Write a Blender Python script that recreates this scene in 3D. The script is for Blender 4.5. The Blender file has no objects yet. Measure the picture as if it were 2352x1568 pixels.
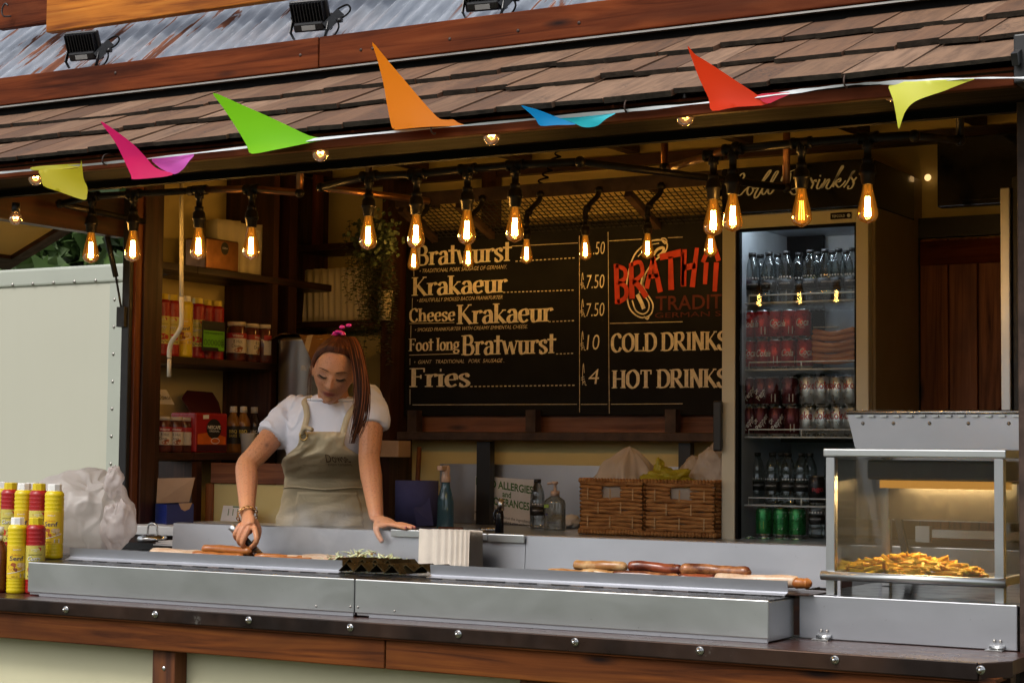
import bpy, bmesh, math, random
import numpy as np
from mathutils import Vector, Matrix, noise
random.seed(7); rnd = random.Random(11)
S = bpy.context.scene
COL = S.collection
# ------------------------------------------------------------------ camera
F_ = 4283.0                                   # focal length in units of a 2352 wide picture
_a = np.array([-7286, 183, F_]); _b = np.array([2524, 281, F_])
_Y = _b/np.linalg.norm(_b); _X = -_a; _X = _X-_Y*_X.dot(_Y); _X /= np.linalg.norm(_X)
_Z = np.cross(_X, _Y)
if _Z[1] > 0: _Z = -_Z
RM = np.array([_X, _Y, _Z]); CP = np.array([3.0, 0, 1.65])
cd = bpy.data.cameras.new('camera'); cam = bpy.data.objects.new('camera', cd); COL.objects.link(cam)
cd.sensor_width = 36; cd.lens = F_/2352*36; cd.clip_start = 0.1; cd.clip_end = 400
mw = Matrix.Identity(4)
for i, c in enumerate(([1, 0, 0], [0, -1, 0], [0, 0, -1])):
    w = RM @ np.array(c, float)
    for j in range(3): mw[j][i] = w[j]
for j in range(3): mw[j][3] = CP[j]
cam.matrix_world = mw; S.camera = cam
# ------------------------------------------------------------------ sky, sun, exposure
SUN_EL, SUN_AZ = 52, 200
W_ = bpy.data.worlds.new('World'); S.world = W_; W_.use_nodes = True
nt = W_.node_tree; bg = nt.nodes['Background']
sk = nt.nodes.new('ShaderNodeTexSky'); sk.sky_type = 'NISHITA'; sk.sun_disc = False
sk.sun_elevation = math.radians(SUN_EL); sk.sun_rotation = math.radians(SUN_AZ)
sk.air_density = 1.0; sk.dust_density = 4.0; sk.ozone_density = 1.0
hs = nt.nodes.new('ShaderNodeHueSaturation'); hs.inputs['Saturation'].default_value = 0.32
nt.links.new(sk.outputs[0], hs.inputs['Color']); nt.links.new(hs.outputs[0], bg.inputs[0])
bg.inputs[1].default_value = 0.15
sl = bpy.data.lights.new('sun', 'SUN'); sl.energy = 1.1; sl.angle = math.radians(14); sl.color = (1, .96, .9)
so = bpy.data.objects.new('sun', sl); COL.objects.link(so)
so.rotation_euler = (math.radians(90-SUN_EL), 0, math.radians(180-SUN_AZ))
S.view_settings.view_transform = 'Standard'; S.view_settings.look = 'None'
S.view_settings.gamma = 1; S.view_settings.use_curve_mapping = False
S.view_settings.exposure = 0.42
S.cycles.use_denoising = True; S.cycles.max_bounces = 8; S.cycles.transparent_max_bounces = 16
S.cycles.sample_clamp_indirect = 6; S.cycles.caustics_reflective = False; S.cycles.caustics_refractive = False
BULB_E = 285.0
# ------------------------------------------------------------------ measuring helpers: where a sight line meets a real plane
def ray(u, v): return RM @ np.array([u-1176, v-784, F_])/F_
def P(u, v, y): r = ray(u, v); return Vector(CP+r*(y/r[1]))
def PZ(u, v, z): r = ray(u, v); return Vector(CP+r*((z-CP[2])/r[2]))
def PX(u, v, x): r = ray(u, v); return Vector(CP+r*((x-CP[0])/r[0]))
def face_ang(x, y): return math.atan2(CP[1]-y, CP[0]-x)
# ------------------------------------------------------------------ mesh builder
class MB:
    def __init__(s): s.v = []; s.f = []; s.m = []; s.sm = []
    def add(s, vs, fs, m=0, smooth=False):
        o = len(s.v); s.v += [tuple(p) for p in vs]
        for f in fs:
            s.f.append([i+o for i in f]); s.m.append(m); s.sm.append(smooth)
        return s
    def box(s, x0, x1, y0, y1, z0, z1, m=0):
        return s.add([(x0,y0,z0),(x1,y0,z0),(x1,y1,z0),(x0,y1,z0),(x0,y0,z1),(x1,y0,z1),(x1,y1,z1),(x0,y1,z1)],
                     [(0,3,2,1),(4,5,6,7),(0,1,5,4),(1,2,6,5),(2,3,7,6),(3,0,4,7)], m)
    def bar(s, a, b, w, h, up=(0,0,1), m=0):
        a = Vector(a); b = Vector(b); d = (b-a).normalized(); up = Vector(up)
        sd = d.cross(up)
        if sd.length < 1e-4: sd = d.cross(Vector((1,0,0)))
        sd.normalize(); up = sd.cross(d)
        vs = [p+sd*(i*w/2)+up*(j*h/2) for p in (a,b) for i,j in ((-1,-1),(1,-1),(1,1),(-1,1))]
        return s.add(vs, [(0,3,2,1),(4,5,6,7),(0,1,5,4),(1,2,6,5),(2,3,7,6),(3,0,4,7)], m)
    def tube(s, pts, r, n=8, m=0, caps=True, smooth=True, sq=1.0, up=None):
        pts = [Vector(p) for p in pts]; k = len(pts)
        rs = list(r) if hasattr(r, '__len__') else [r]*k
        vs = []; prev = None
        for i, p in enumerate(pts):
            d = (pts[min(i+1,k-1)]-pts[max(i-1,0)])
            d = d.normalized() if d.length > 1e-9 else Vector((0,0,1))
            if prev is None:
                a = Vector(up) if up is not None else (Vector((0,0,1)) if abs(d.z) < .9 else Vector((1,0,0)))
                e1 = d.cross(a).normalized()
            else:
                e1 = prev-d*prev.dot(d)
                e1 = e1.normalized() if e1.length > 1e-6 else d.orthogonal().normalized()
            prev = e1; e2 = d.cross(e1)
            for j in range(n):
                t = 2*math.pi*j/n
                vs.append(p+e1*(math.cos(t)*rs[i])+e2*(math.sin(t)*rs[i]*sq))
        fs = [(i*n+j, i*n+(j+1)%n, (i+1)*n+(j+1)%n, (i+1)*n+j) for i in range(k-1) for j in range(n)]
        if caps: fs += [tuple(range(n-1,-1,-1)), tuple((k-1)*n+j for j in range(n))]
        return s.add(vs, fs, m, smooth)
    def lathe(s, prof, n=20, c=(0,0,0), m=0, smooth=True, axis='Z', ms=None, a0=0):
        vs = []; k = len(prof)
        for r, h in prof:
            for j in range(n):
                t = 2*math.pi*j/n+a0; x, y = r*math.cos(t), r*math.sin(t)
                q = {'Z': (x,y,h), 'Y': (x,h,y), 'X': (h,x,y)}[axis]
                vs.append((c[0]+q[0], c[1]+q[1], c[2]+q[2]))
        o = len(s.v); s.v += vs
        for i in range(k-1):
            for j in range(n):
                q = [i*n+j, i*n+(j+1)%n, (i+1)*n+(j+1)%n, (i+1)*n+j]
                if axis == 'Y': q.reverse()
                s.f.append([o+t for t in q]); s.m.append(ms[i] if ms else m); s.sm.append(smooth)
        for i, rev in ((0, True), (k-1, False)):
            if prof[i][0] > 1e-6:
                q = [i*n+j for j in range(n)]
                if rev != (axis == 'Y'): q.reverse()
                s.f.append([o+t for t in q]); s.m.append(ms[min(i,k-2)] if ms else m); s.sm.append(False)
        return s
    def poly(s, pts, ext, m=0):
        """a flat polygon pushed along ext"""
        k = len(pts); e = Vector(ext); a = [Vector(p) for p in pts]
        vs = a+[p+e for p in a]
        return s.add(vs, [tuple(range(k)), tuple(range(2*k-1,k-1,-1))]+[(i, i+k, (i+1)%k+k, (i+1)%k) for i in range(k)], m)
    def grid(s, nu, nv, fn, m=0, smooth=True, wrap=False):
        vs = [fn(i/(nu-1) if not wrap else i/nu, j/(nv-1)) for j in range(nv) for i in range(nu)]
        fs = []
        for j in range(nv-1):
            for i in range(nu if wrap else nu-1):
                fs.append((j*nu+i, j*nu+(i+1)%nu, (j+1)*nu+(i+1)%nu, (j+1)*nu+i))
        return s.add(vs, fs, m, smooth)
    def ball(s, c, r, n=12, k=8, m=0, sc=(1,1,1)):
        c = Vector(c)
        return s.add([c+Vector((r*sc[0]*math.sin(math.pi*j/k)*math.cos(2*math.pi*i/n), r*sc[1]*math.sin(math.pi*j/k)*math.sin(2*math.pi*i/n), r*sc[2]*-math.cos(math.pi*j/k))) for j in range(k+1) for i in range(n)],
                     [(j*n+i, j*n+(i+1)%n, (j+1)*n+(i+1)%n, (j+1)*n+i) for j in range(k) for i in range(n)], m, True)
def clean(me, dist=1e-5):
    bm = bmesh.new(); bm.from_mesh(me); bmesh.ops.remove_doubles(bm, verts=bm.verts, dist=dist)
    bmesh.ops.recalc_face_normals(bm, faces=bm.faces); bm.to_mesh(me); bm.free()
def tag(o, label=None, cat=None, group=None, kind=None):
    if label: o['label'] = label
    if cat: o['category'] = cat
    if group: o['group'] = group
    if kind: o['kind'] = kind
    return o
WL = {}
def thing(name, label, cat, at=(0,0,0), group=None, rz=0):
    o = bpy.data.objects.new(name, None); COL.objects.link(o); o.empty_display_size = .05
    o.location = at; o.rotation_euler = (0,0,rz); WL[o.name] = Vector(at)
    return tag(o, label, cat, group)
def mesh(mb, mats, at=(0,0,0), bev=0, name='m', seg=2, fix=False):
    me = bpy.data.meshes.new(name); a = Vector(at)
    me.from_pydata([tuple(Vector(p)-a) for p in mb.v], [], mb.f)
    for m in (mats if isinstance(mats, (list, tuple)) else [mats]): me.materials.append(m)
    me.polygons.foreach_set('material_index', mb.m); me.polygons.foreach_set('use_smooth', mb.sm)
    if bev or fix:
        bm = bmesh.new(); bm.from_mesh(me)
        if fix: bmesh.ops.remove_doubles(bm, verts=bm.verts, dist=1e-5); bmesh.ops.recalc_face_normals(bm, faces=bm.faces)
        if bev:
            es = [e for e in bm.edges if len(e.link_faces) == 2 and e.calc_face_angle(0) > .5]
            bmesh.ops.bevel(bm, geom=es, offset=bev, segments=seg, affect='EDGES', profile=.5, clamp_overlap=True)
        bm.to_mesh(me); bm.free()
    me.update(); return me
def obj(name, mb, mats, parent=None, at=None, bev=0, seg=2, fix=False, label=None, local=False):
    """link ONE mesh object; vertices are given in world space unless the thing is still at the origin"""
    if isinstance(mb, bpy.types.Mesh):
        o = bpy.data.objects.new(name, mb); o.location = at or (0,0,0)
    else:
        org = Vector((0,0,0))
        if parent is not None and not local:
            q = parent
            while q is not None: org = org+WL.get(q.name, Vector((0,0,0))); q = q.parent
        loc = Vector(at) if at is not None else Vector((0,0,0))
        if parent is None: org = loc
        else: org = org+loc
        o = bpy.data.objects.new(name, mesh(mb, mats, org if not local else loc, bev, name, seg, fix)); o.location = loc
        WL[o.name] = loc
    COL.objects.link(o)
    if parent is not None: o.parent = parent
    if label: o['label'] = label
    return o
def solo(name, mb, mats, label, cat, at, group=None, **k):
    return tag(obj(name, mb, mats, None, at, **k), label, cat, group)
def dup(o, loc=None, rz=None, parent=None, label=None, group=None, scale=None):
    c = o.copy(); COL.objects.link(c)
    if parent is not None: c.parent = parent
    if loc is not None: c.location = loc
    if rz is not None: c.rotation_euler = (0,0,rz)
    if scale is not None: c.scale = (scale,)*3 if not hasattr(scale,'__len__') else scale
    if label: c['label'] = label
    if group: c['group'] = group
    for ch in list(o.children): dup(ch, parent=c)
    return c
def smooth_pts(pts, n=6, closed=False):
    pts = [Vector(p) for p in pts]; k = len(pts); out = []
    for i in range(k if closed else k-1):
        if closed: a, b, c, d = pts[(i-1)%k], pts[i], pts[(i+1)%k], pts[(i+2)%k]
        else: a, b, c, d = pts[max(i-1,0)], pts[i], pts[i+1], pts[min(i+2,k-1)]
        for j in range(n):
            t = j/n
            out.append(.5*((2*b)+(c-a)*t+(2*a-5*b+4*c-d)*t*t+(3*b-a-3*c+d)*t**3))
    if not closed: out.append(pts[-1])
    return out
def lerp(a, b, t): return a+(b-a)*t
# ------------------------------------------------------------------ materials
def node(nt, t, **k):
    n = nt.nodes.new(t)
    for a, b in k.items():
        if a in n.inputs.keys(): n.inputs[a].default_value = b
        else: setattr(n, a, b)
    return n
def base(name, col=(.5,.5,.5), rough=.5, metal=0, spec=.5, **k):
    m = bpy.data.materials.new(name); m.use_nodes = True
    b = m.node_tree.nodes['Principled BSDF']
    b.inputs['Base Color'].default_value = (*col[:3], 1); b.inputs['Roughness'].default_value = rough
    b.inputs['Metallic'].default_value = metal; b.inputs['Specular IOR Level'].default_value = spec
    for a, v in k.items(): b.inputs[a.replace('_',' ')].default_value = v
    return m, m.node_tree, b
def coords(nt, scale=(1,1,1), random_shift=True, rot=(0,0,0)):
    tc = node(nt, 'ShaderNodeTexCoord'); mp = node(nt, 'ShaderNodeMapping'); mp.inputs['Scale'].default_value = scale; mp.inputs['Rotation'].default_value = rot
    if random_shift:
        oi = node(nt, 'ShaderNodeObjectInfo'); mul = node(nt, 'ShaderNodeMath', operation='MULTIPLY'); mul.inputs[1].default_value = 37.0
        nt.links.new(oi.outputs['Random'], mul.inputs[0])
        va = node(nt, 'ShaderNodeVectorMath', operation='ADD')
        nt.links.new(tc.outputs['Object'], va.inputs[0]); nt.links.new(mul.outputs[0], va.inputs[1]); nt.links.new(va.outputs[0], mp.inputs['Vector'])
    else: nt.links.new(tc.outputs['Object'], mp.inputs['Vector'])
    return mp.outputs[0]
def ramp(nt, fac, stops, interp='LINEAR'):
    r = node(nt, 'ShaderNodeValToRGB'); e = r.color_ramp.elements; r.color_ramp.interpolation = interp
    while len(e) < len(stops): e.new(.5)
    for i, (p, c) in enumerate(stops):
        e[i].position = p; e[i].color = (*c[:3], 1) if hasattr(c,'__len__') else (c,c,c,1)
    nt.links.new(fac, r.inputs[0]); return r.outputs[0]
def noise_t(nt, vec, scale=5, detail=4, rough=.55, dist=0):
    n = node(nt, 'ShaderNodeTexNoise'); n.inputs['Scale'].default_value = scale; n.inputs['Detail'].default_value = detail
    n.inputs['Roughness'].default_value = rough; n.inputs['Distortion'].default_value = dist
    nt.links.new(vec, n.inputs['Vector']); return n.outputs['Fac']
def mixc(nt, fac, a, b, mode='MIX'):
    x = node(nt, 'ShaderNodeMix', data_type='RGBA', blend_type=mode)
    for s, q in ((0, fac), (6, a), (7, b)):
        if hasattr(q, 'is_linked') or isinstance(q, bpy.types.NodeSocket): nt.links.new(q, x.inputs[s])
        elif s == 0: x.inputs[0].default_value = q
        else: x.inputs[s].default_value = (*q[:3], 1)
    return x.outputs[2]
def bump(nt, b, h, st=.3, d=.01):
    bp = node(nt, 'ShaderNodeBump'); bp.inputs['Strength'].default_value = st; bp.inputs['Distance'].default_value = d
    nt.links.new(h, bp.inputs['Height']); nt.links.new(bp.outputs[0], b.inputs['Normal'])
MC = {}
def plain(name, col, rough=.5, metal=0, spec=.5, var=.12, sc=8, bmp=0, bsc=60, **k):
    """a colour with slight mottling"""
    if name in MC: return MC[name]
    m, nt, b = base(name, col, rough, metal, spec, **k)
    v = coords(nt); n = noise_t(nt, v, sc)
    c = ramp(nt, n, [(.3, [x*(1-var) for x in col]), (.7, [min(1, x*(1+var)) for x in col])])
    nt.links.new(c, b.inputs['Base Color'])
    r = ramp(nt, noise_t(nt, v, sc*2.3), [(.3, max(0, rough-.07)), (.7, min(1, rough+.09))]); nt.links.new(r, b.inputs['Roughness'])
    if bmp: bump(nt, b, noise_t(nt, v, bsc), bmp, .004)
    MC[name] = m; return m
def wood(name, dark, mid, light, axis='X', rough=.45, knots=True, scale=1.0, wear=None, bmp=.25, spec=.4):
    m, nt, b = base(name, mid, rough, 0, spec)
    al, ac = 1.3*scale, 26*scale
    s = {'X': (al,ac,ac), 'Y': (ac,al,ac), 'Z': (ac,ac,al)}[axis]
    v = coords(nt, s); g = noise_t(nt, v, 1.0, 6, .62, 1.2)
    v2 = coords(nt, tuple(x*.16 if x > 5 else x*.9 for x in s)); g2 = noise_t(nt, v2, 1.6, 3, .5, .8)
    c = ramp(nt, g, [(.28, dark), (.5, mid), (.74, light)])
    c = mixc(nt, ramp(nt, g2, [(.35, .0), (.75, .75)]), c, dark)
    h = g
    if knots:
        kv = {'X': (2.2,9,9), 'Y': (9,2.2,9), 'Z': (9,9,2.2)}[axis]
        vo = node(nt, 'ShaderNodeTexVoronoi'); vo.inputs['Scale'].default_value = 1.0; nt.links.new(coords(nt, kv), vo.inputs['Vector'])
        k = ramp(nt, vo.outputs['Distance'], [(.05, 1), (.16, 0)])
        c = mixc(nt, k, c, tuple(x*.35 for x in dark))
    if wear:
        w = ramp(nt, noise_t(nt, coords(nt, tuple(x*.4 for x in s)), 2.5, 5, .7), [(.58, 0), (.68, 1)])
        c = mixc(nt, w, c, wear)
    nt.links.new(c, b.inputs['Base Color']); bump(nt, b, h, bmp, .003)
    nt.links.new(ramp(nt, g, [(.3, rough+.15), (.7, max(.08, rough-.08))]), b.inputs['Roughness'])
    return m
def steel(name, col=(.56,.57,.58), rough=.34, axis='X', smudge=.13, metal=1.0):
    m, nt, b = base(name, col, rough, metal)
    s = {'X': (2,160,160), 'Z': (160,160,2), 'Y': (160,2,160)}[axis]
    g = noise_t(nt, coords(nt, s), 1.0, 3, .6)
    d = noise_t(nt, coords(nt, (1.6,1.6,2.6)), 1.6, 5, .6)
    sm_ = ramp(nt, noise_t(nt, coords(nt, (1,1,2.2)), 3.2, 6, .68, .8), [(.3, rough-.025), (.7, rough+.04)]); nt.links.new(sm_, b.inputs['Roughness'])
    c = ramp(nt, d, [(.25, [x*(1-smudge) for x in col]), (.7, [min(1,x*(1+smudge*.5)) for x in col])])
    sp = ramp(nt, noise_t(nt, coords(nt), 70, 2), [(.72, 0), (.78, .35)])
    nt.links.new(mixc(nt, sp, c, (.25,.24,.23)), b.inputs['Base Color']); bump(nt, b, g, .015, .0005); return m
def glass(name, tint=(1,1,1), refl=.06, rough=.0, body=0.0, body_col=(1,1,1), ior=1.45, glow=0):
    """thin sheet glass or film: see-through with a fresnel sheen, optional cloudy body"""
    m = bpy.data.materials.new(name); m.use_nodes = True; nt = m.node_tree; nt.nodes.remove(nt.nodes['Principled BSDF'])
    out = nt.nodes['Material Output']
    tr = node(nt, 'ShaderNodeBsdfTransparent'); tr.inputs[0].default_value = (*tint, 1)
    gl = node(nt, 'ShaderNodeBsdfGlossy'); gl.inputs['Roughness'].default_value = rough
    fr = node(nt, 'ShaderNodeFresnel'); fr.inputs['IOR'].default_value = ior
    mx = node(nt, 'ShaderNodeMixShader'); ad = node(nt, 'ShaderNodeMath', operation='MULTIPLY_ADD'); ad.inputs[1].default_value = .72; ad.inputs[2].default_value = refl-.06; ad.use_clamp = True
    nt.links.new(fr.outputs[0], ad.inputs[0]); nt.links.new(ad.outputs[0], mx.inputs[0])
    last = tr.outputs[0]
    if glow:      # a lit bulb: the tinted envelope gives off part of its filament's light
        e = node(nt, 'ShaderNodeEmission'); e.inputs[0].default_value = (*body_col, 1); e.inputs[1].default_value = glow; c = node(nt, 'ShaderNodeMixShader'); c.inputs[0].default_value = body
        nt.links.new(last, c.inputs[1]); nt.links.new(e.outputs[0], c.inputs[2]); last = c.outputs[0]
    elif body:
        df = node(nt, 'ShaderNodeBsdfTranslucent'); df.inputs[0].default_value = (*body_col, 1)
        d2 = node(nt, 'ShaderNodeBsdfDiffuse'); d2.inputs[0].default_value = (*body_col, 1)
        a = node(nt, 'ShaderNodeMixShader'); a.inputs[0].default_value = .5; nt.links.new(df.outputs[0], a.inputs[1]); nt.links.new(d2.outputs[0], a.inputs[2])
        c = node(nt, 'ShaderNodeMixShader'); c.inputs[0].default_value = body; nt.links.new(last, c.inputs[1]); nt.links.new(a.outputs[0], c.inputs[2]); last = c.outputs[0]
    nt.links.new(last, mx.inputs[1]); nt.links.new(gl.outputs[0], mx.inputs[2]); nt.links.new(mx.outputs[0], out.inputs[0])
    return m
def emit(name, col, st):
    m = bpy.data.materials.new(name); m.use_nodes = True; nt = m.node_tree; nt.nodes.remove(nt.nodes['Principled BSDF'])
    e = node(nt, 'ShaderNodeEmission'); e.inputs[0].default_value = (*col, 1); e.inputs[1].default_value = st
    nt.links.new(e.outputs[0], nt.nodes['Material Output'].inputs[0]); return m
# ------------------------------------------------------------------ lettering
TXT = {}
def text_mesh(s, bold=0.0, shear=0.0):
    k = (s, bold, shear)
    if k not in TXT:
        c = bpy.data.curves.new('lettering', 'FONT'); c.body = s; c.size = 1; c.offset = bold; c.shear = shear; c.resolution_u = 3
        o = bpy.data.objects.new('lettering', c); me = bpy.data.meshes.new_from_object(o)
        bpy.data.objects.remove(o); bpy.data.curves.remove(c)
        vs = np.array([v.co[:2] for v in me.vertices]) if len(me.vertices) else np.zeros((0,2))
        TXT[k] = (vs, [list(p.vertices) for p in me.polygons]); bpy.data.meshes.remove(me)
    return TXT[k]
def text_into(mb, s, fn, x0, y0, h, w=None, m=0, bold=0, shear=0, rot=0, align='L'):
    """lay a string out in a flat (x, y) frame, cap height h, then place it through fn(x, y)"""
    vs, fs = text_mesh(s, bold, shear)
    if len(vs) == 0: return
    k = h/.72; q = vs*k; q[:,0] -= q[:,0].min()
    ww = q[:,0].max()
    if w: q[:,0] *= w/ww; ww = w
    if align == 'C': q[:,0] -= ww/2
    if rot:
        c_, s_ = math.cos(rot), math.sin(rot); q = np.stack([q[:,0]*c_-q[:,1]*s_, q[:,0]*s_+q[:,1]*c_], 1)
    mb.add([fn(x0+a, y0+b) for a, b in q], fs, m)
def ribbon(mb, pts, fn, T, t, nib=.35, m=0, closed=False, const=False):
    pts = [Vector((p[0], p[1])) for p in pts]; k = len(pts)
    if k < 2: return
    vs = []
    for i, p in enumerate(pts):
        if closed: d = pts[(i+1)%k]-pts[(i-1)%k]
        else: d = pts[min(i+1,k-1)]-pts[max(i-1,0)]
        if d.length < 1e-9: d = Vector((1,0))
        d.normalize(); w = T if const else t+(T-t)*abs(math.cos(nib)*d.y-math.sin(nib)*d.x*0.6)
        nrm = Vector((-d.y, d.x))*w/2
        vs += [fn(*(p+nrm)), fn(*(p-nrm))]
    fs = [(2*i+1, 2*((i+1)%k)+1, 2*((i+1)%k), 2*i) for i in range(k if closed else k-1)]
    mb.add(vs, fs, m)
def cv(s, closed=False):
    f = [float(x) for x in s.split()]; return smooth_pts([(f[i], f[i+1], 0) for i in range(0, len(f), 2)], 5, closed)
# hand-drawn roman letters: 'S x y0 y1' stem, 'L ...' straight, 'C ...' curve, 'O ...' closed curve, 'K ...' tick
GL = {
 'B': (.66, 'S .12 0 1|C .12 .98 .4 .97 .5 .76 .4 .56 .12 .53|C .12 .53 .46 .5 .56 .27 .44 .03 .12 .02'),
 'K': (.70, 'S .12 0 1|L .56 1 .14 .42|L .24 .56 .62 0|K .48 .98 .66 .98|K .52 .02 .72 .02'),
 'C': (.66, 'C .56 .78 .46 .96 .3 .99 .12 .8 .08 .5 .12 .2 .3 .01 .48 .05 .58 .24|L .57 .97 .57 .74'),
 'F': (.58, 'S .12 0 1|L .12 .97 .52 .97|L .52 .99 .52 .78|L .12 .54 .4 .54|L .4 .64 .4 .44'),
 'O': (.74, 'O .37 .99 .12 .8 .08 .5 .12 .2 .37 .01 .6 .2 .65 .5 .6 .8'),
 'L': (.58, 'S .12 0 1|L .12 .03 .52 .03|L .52 .0 .52 .24'),
 'D': (.72, 'S .12 0 1|C .12 .98 .42 .96 .6 .74 .63 .5 .6 .25 .42 .04 .12 .02'),
 'R': (.70, 'S .12 0 1|C .12 .98 .42 .97 .52 .76 .42 .53 .12 .5|C .3 .5 .42 .3 .62 .02|K .54 .02 .7 .02'),
 'I': (.32, 'S .16 0 1'),
 'N': (.76, 'L .13 0 .13 1|L .13 1 .6 0|L .6 0 .6 1|K .03 .98 .2 .98|K .03 .02 .24 .02|K .5 .98 .72 .98'),
 'S': (.58, 'C .48 .76 .42 .95 .26 .99 .1 .84 .12 .64 .4 .42 .5 .22 .38 .03 .22 .01 .09 .12 .07 .27|L .49 .98 .49 .72|L .07 .3 .07 .03'),
 'H': (.78, 'S .14 0 1|S .62 0 1|L .14 .52 .62 .52'),
 'T': (.68, 'S .34 0 1|L .06 .97 .62 .97|L .07 .99 .07 .76|L .61 .99 .61 .76'),
 'r': (.44, 'S .13 0 .66|C .13 .46 .24 .62 .36 .64 .41 .54'),
 'a': (.54, 'S .42 0 .5|C .1 .5 .2 .65 .36 .63 .42 .46|C .42 .4 .2 .37 .09 .2 .15 .03 .3 .03 .42 .16'),
 't': (.42, 'S .19 .0 .95|L -.02 .66 .42 .66|L -.02 .70 .42 .70'),
 'w': (.78, 'L .06 .66 .22 0|L .22 0 .39 .62|L .39 .62 .55 0|L .55 0 .72 .66|K -.02 .65 .14 .65|K .64 .65 .8 .65'),
 'u': (.58, 'S .12 .14 .66|S .45 0 .66|C .12 .18 .17 .03 .3 .02 .45 .16'),
 's': (.44, 'C .36 .52 .3 .64 .2 .65 .09 .55 .12 .42 .3 .28 .37 .15 .28 .02 .16 .01 .07 .1|L .37 .66 .37 .48|L .06 .2 .06 0'),
 'k': (.58, 'S .12 0 1|L .46 .66 .14 .28|L .22 .36 .5 0|K .38 .65 .56 .65|K .42 .02 .6 .02'),
 'e': (.52, 'L .1 .36 .43 .36|C .43 .36 .4 .6 .27 .65 .12 .54 .08 .33 .13 .1 .28 .01 .44 .12'),
 'h': (.60, 'S .12 0 1|S .46 0 .46|C .12 .45 .24 .62 .38 .63 .46 .45'),
 'n': (.60, 'S .12 0 .66|S .46 0 .46|C .12 .45 .24 .62 .38 .63 .46 .45'),
 'o': (.54, 'O .27 .65 .12 .54 .08 .33 .12 .11 .27 .01 .41 .11 .46 .33 .41 .54'),
 'l': (.28, 'S .13 0 1'),
 'i': (.28, 'S .13 0 .66|L .13 .8 .13 .94'),
 'g': (.54, 'O .25 .65 .12 .55 .09 .42 .13 .27 .26 .2 .38 .28 .41 .42 .37 .56|C .16 .22 .08 .12 .2 .04 .4 .0 .46 -.12 .3 -.25 .1 -.2 .08 -.08 .2 .03|L .38 .6 .52 .66'),
 ' ': (.26, '')}
def roman(mb, s, fn, x0, y0, h, w=None, T=.17, t=.05, m=0):
    adv = sum(GL[c][0] for c in s); kx = h if w is None else w/adv; x = 0; n = 0
    for c in s:
        a, st = GL[c]
        for q in [z for z in st.split('|') if z]:
            n += 1; e = n % 7
            g = lambda px, py, x=x, e=e: fn(x0+(x+px)*kx, y0+py*h, e*.00022)
            k, r = q[0], q[2:]
            f = [float(z) for z in r.split()]
            if k == 'S':
                ribbon(mb, [(f[0], f[1]), (f[0], (f[1]+f[2])/2), (f[0], f[2])], g, T, T, m=m, const=True)
                g2 = lambda px, py, x=x: fn(x0+(x+px)*kx, y0+py*h, .0019)
                for yy, sg in ((f[1], 1), (f[2], -1)):
                    if yy in (0, 1, .66): ribbon(mb, [(f[0]-.15, yy+sg*.025), (f[0]+.15, yy+sg*.025)], g2, .05, .05, m=m, const=True)
            elif k == 'L' or k == 'K':
                P2 = [(f[i], f[i+1]) for i in range(0, len(f), 2)]
                dx = P2[1][0]-P2[0][0]; dy = P2[1][1]-P2[0][1]
                thin = (dx*dy > 0 and abs(dx) > .05) or abs(dy) < .12
                ribbon(mb, P2, g, (t if thin else T*.95) if k == 'L' and abs(dy) > .3 else t*1.15, t, m=m, const=True)
            elif k == 'C': ribbon(mb, cv(r), g, T, t, m=m)
            elif k == 'O': ribbon(mb, cv(r, True), g, T, t, m=m, closed=True)
        x += a
# ================================================================== materials of the stall
M = {}
M['red_wood'] = wood('red_stained_wood', (.035,.006,.001), (.145,.027,.003), (.22,.05,.006), 'X', .68, spec=.15)
M['red_wood_z'] = wood('red_stained_wood_upright', (.04,.010,.003), (.15,.036,.008), (.24,.065,.014), 'Z', .42)
M['counter_wood'] = wood('counter_beam_wood', (.03,.007,.001), (.13,.034,.004), (.21,.065,.008), 'X', .68, spec=.2)
M['counter_wood_z'] = wood('counter_batten_wood', (.035,.009,.002), (.15,.042,.007), (.24,.08,.013), 'Z', .62)
M['orange_wood'] = wood('varnished_pine', (.12,.026,.003), (.52,.16,.012), (.66,.25,.025), 'X', .6, spec=.2)
M['dark_wood_x'] = wood('dark_stained_wood_x', (.010,.004,.002), (.04,.013,.006), (.085,.027,.010), 'X', .42)
M['dark_wood_y'] = wood('dark_stained_wood_y', (.010,.004,.002), (.04,.013,.006), (.085,.027,.010), 'Y', .42)
M['dark_wood_z'] = wood('dark_stained_wood_z', (.010,.004,.002), (.045,.014,.006), (.095,.03,.011), 'Z', .42)
M['rail_wood'] = wood('inside_rail_wood', (.07,.02,.008), (.22,.075,.028), (.32,.13,.05), 'X', .5)
M['rail_wood_z'] = wood('door_plank_wood', (.08,.022,.006), (.30,.095,.022), (.42,.15,.042), 'Z', .5)
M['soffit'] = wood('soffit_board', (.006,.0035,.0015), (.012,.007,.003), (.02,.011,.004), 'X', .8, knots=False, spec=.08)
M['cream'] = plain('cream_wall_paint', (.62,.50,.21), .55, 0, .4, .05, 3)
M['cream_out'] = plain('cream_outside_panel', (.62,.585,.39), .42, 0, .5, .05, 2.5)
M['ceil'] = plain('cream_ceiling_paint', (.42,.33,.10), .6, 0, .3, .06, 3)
M['black_metal'] = plain('black_painted_metal', (.012,.011,.011), .4, 0, .5, .2, 20)
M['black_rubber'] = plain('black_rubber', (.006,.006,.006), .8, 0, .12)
M['rust_metal'] = plain('rusty_dark_metal', (.06,.035,.025), .6, .4, .5, .5, 14, .3, 90)
M['steel'] = steel('brushed_steel', (.60,.62,.615)); M['steel_z'] = steel('brushed_steel_upright', axis='Z'); M['steel_y'] = steel('brushed_steel_deep', axis='Y')
M['dull_steel'] = steel('dull_steel_sheet', (.48,.49,.52), .42, 'X', .10)
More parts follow.
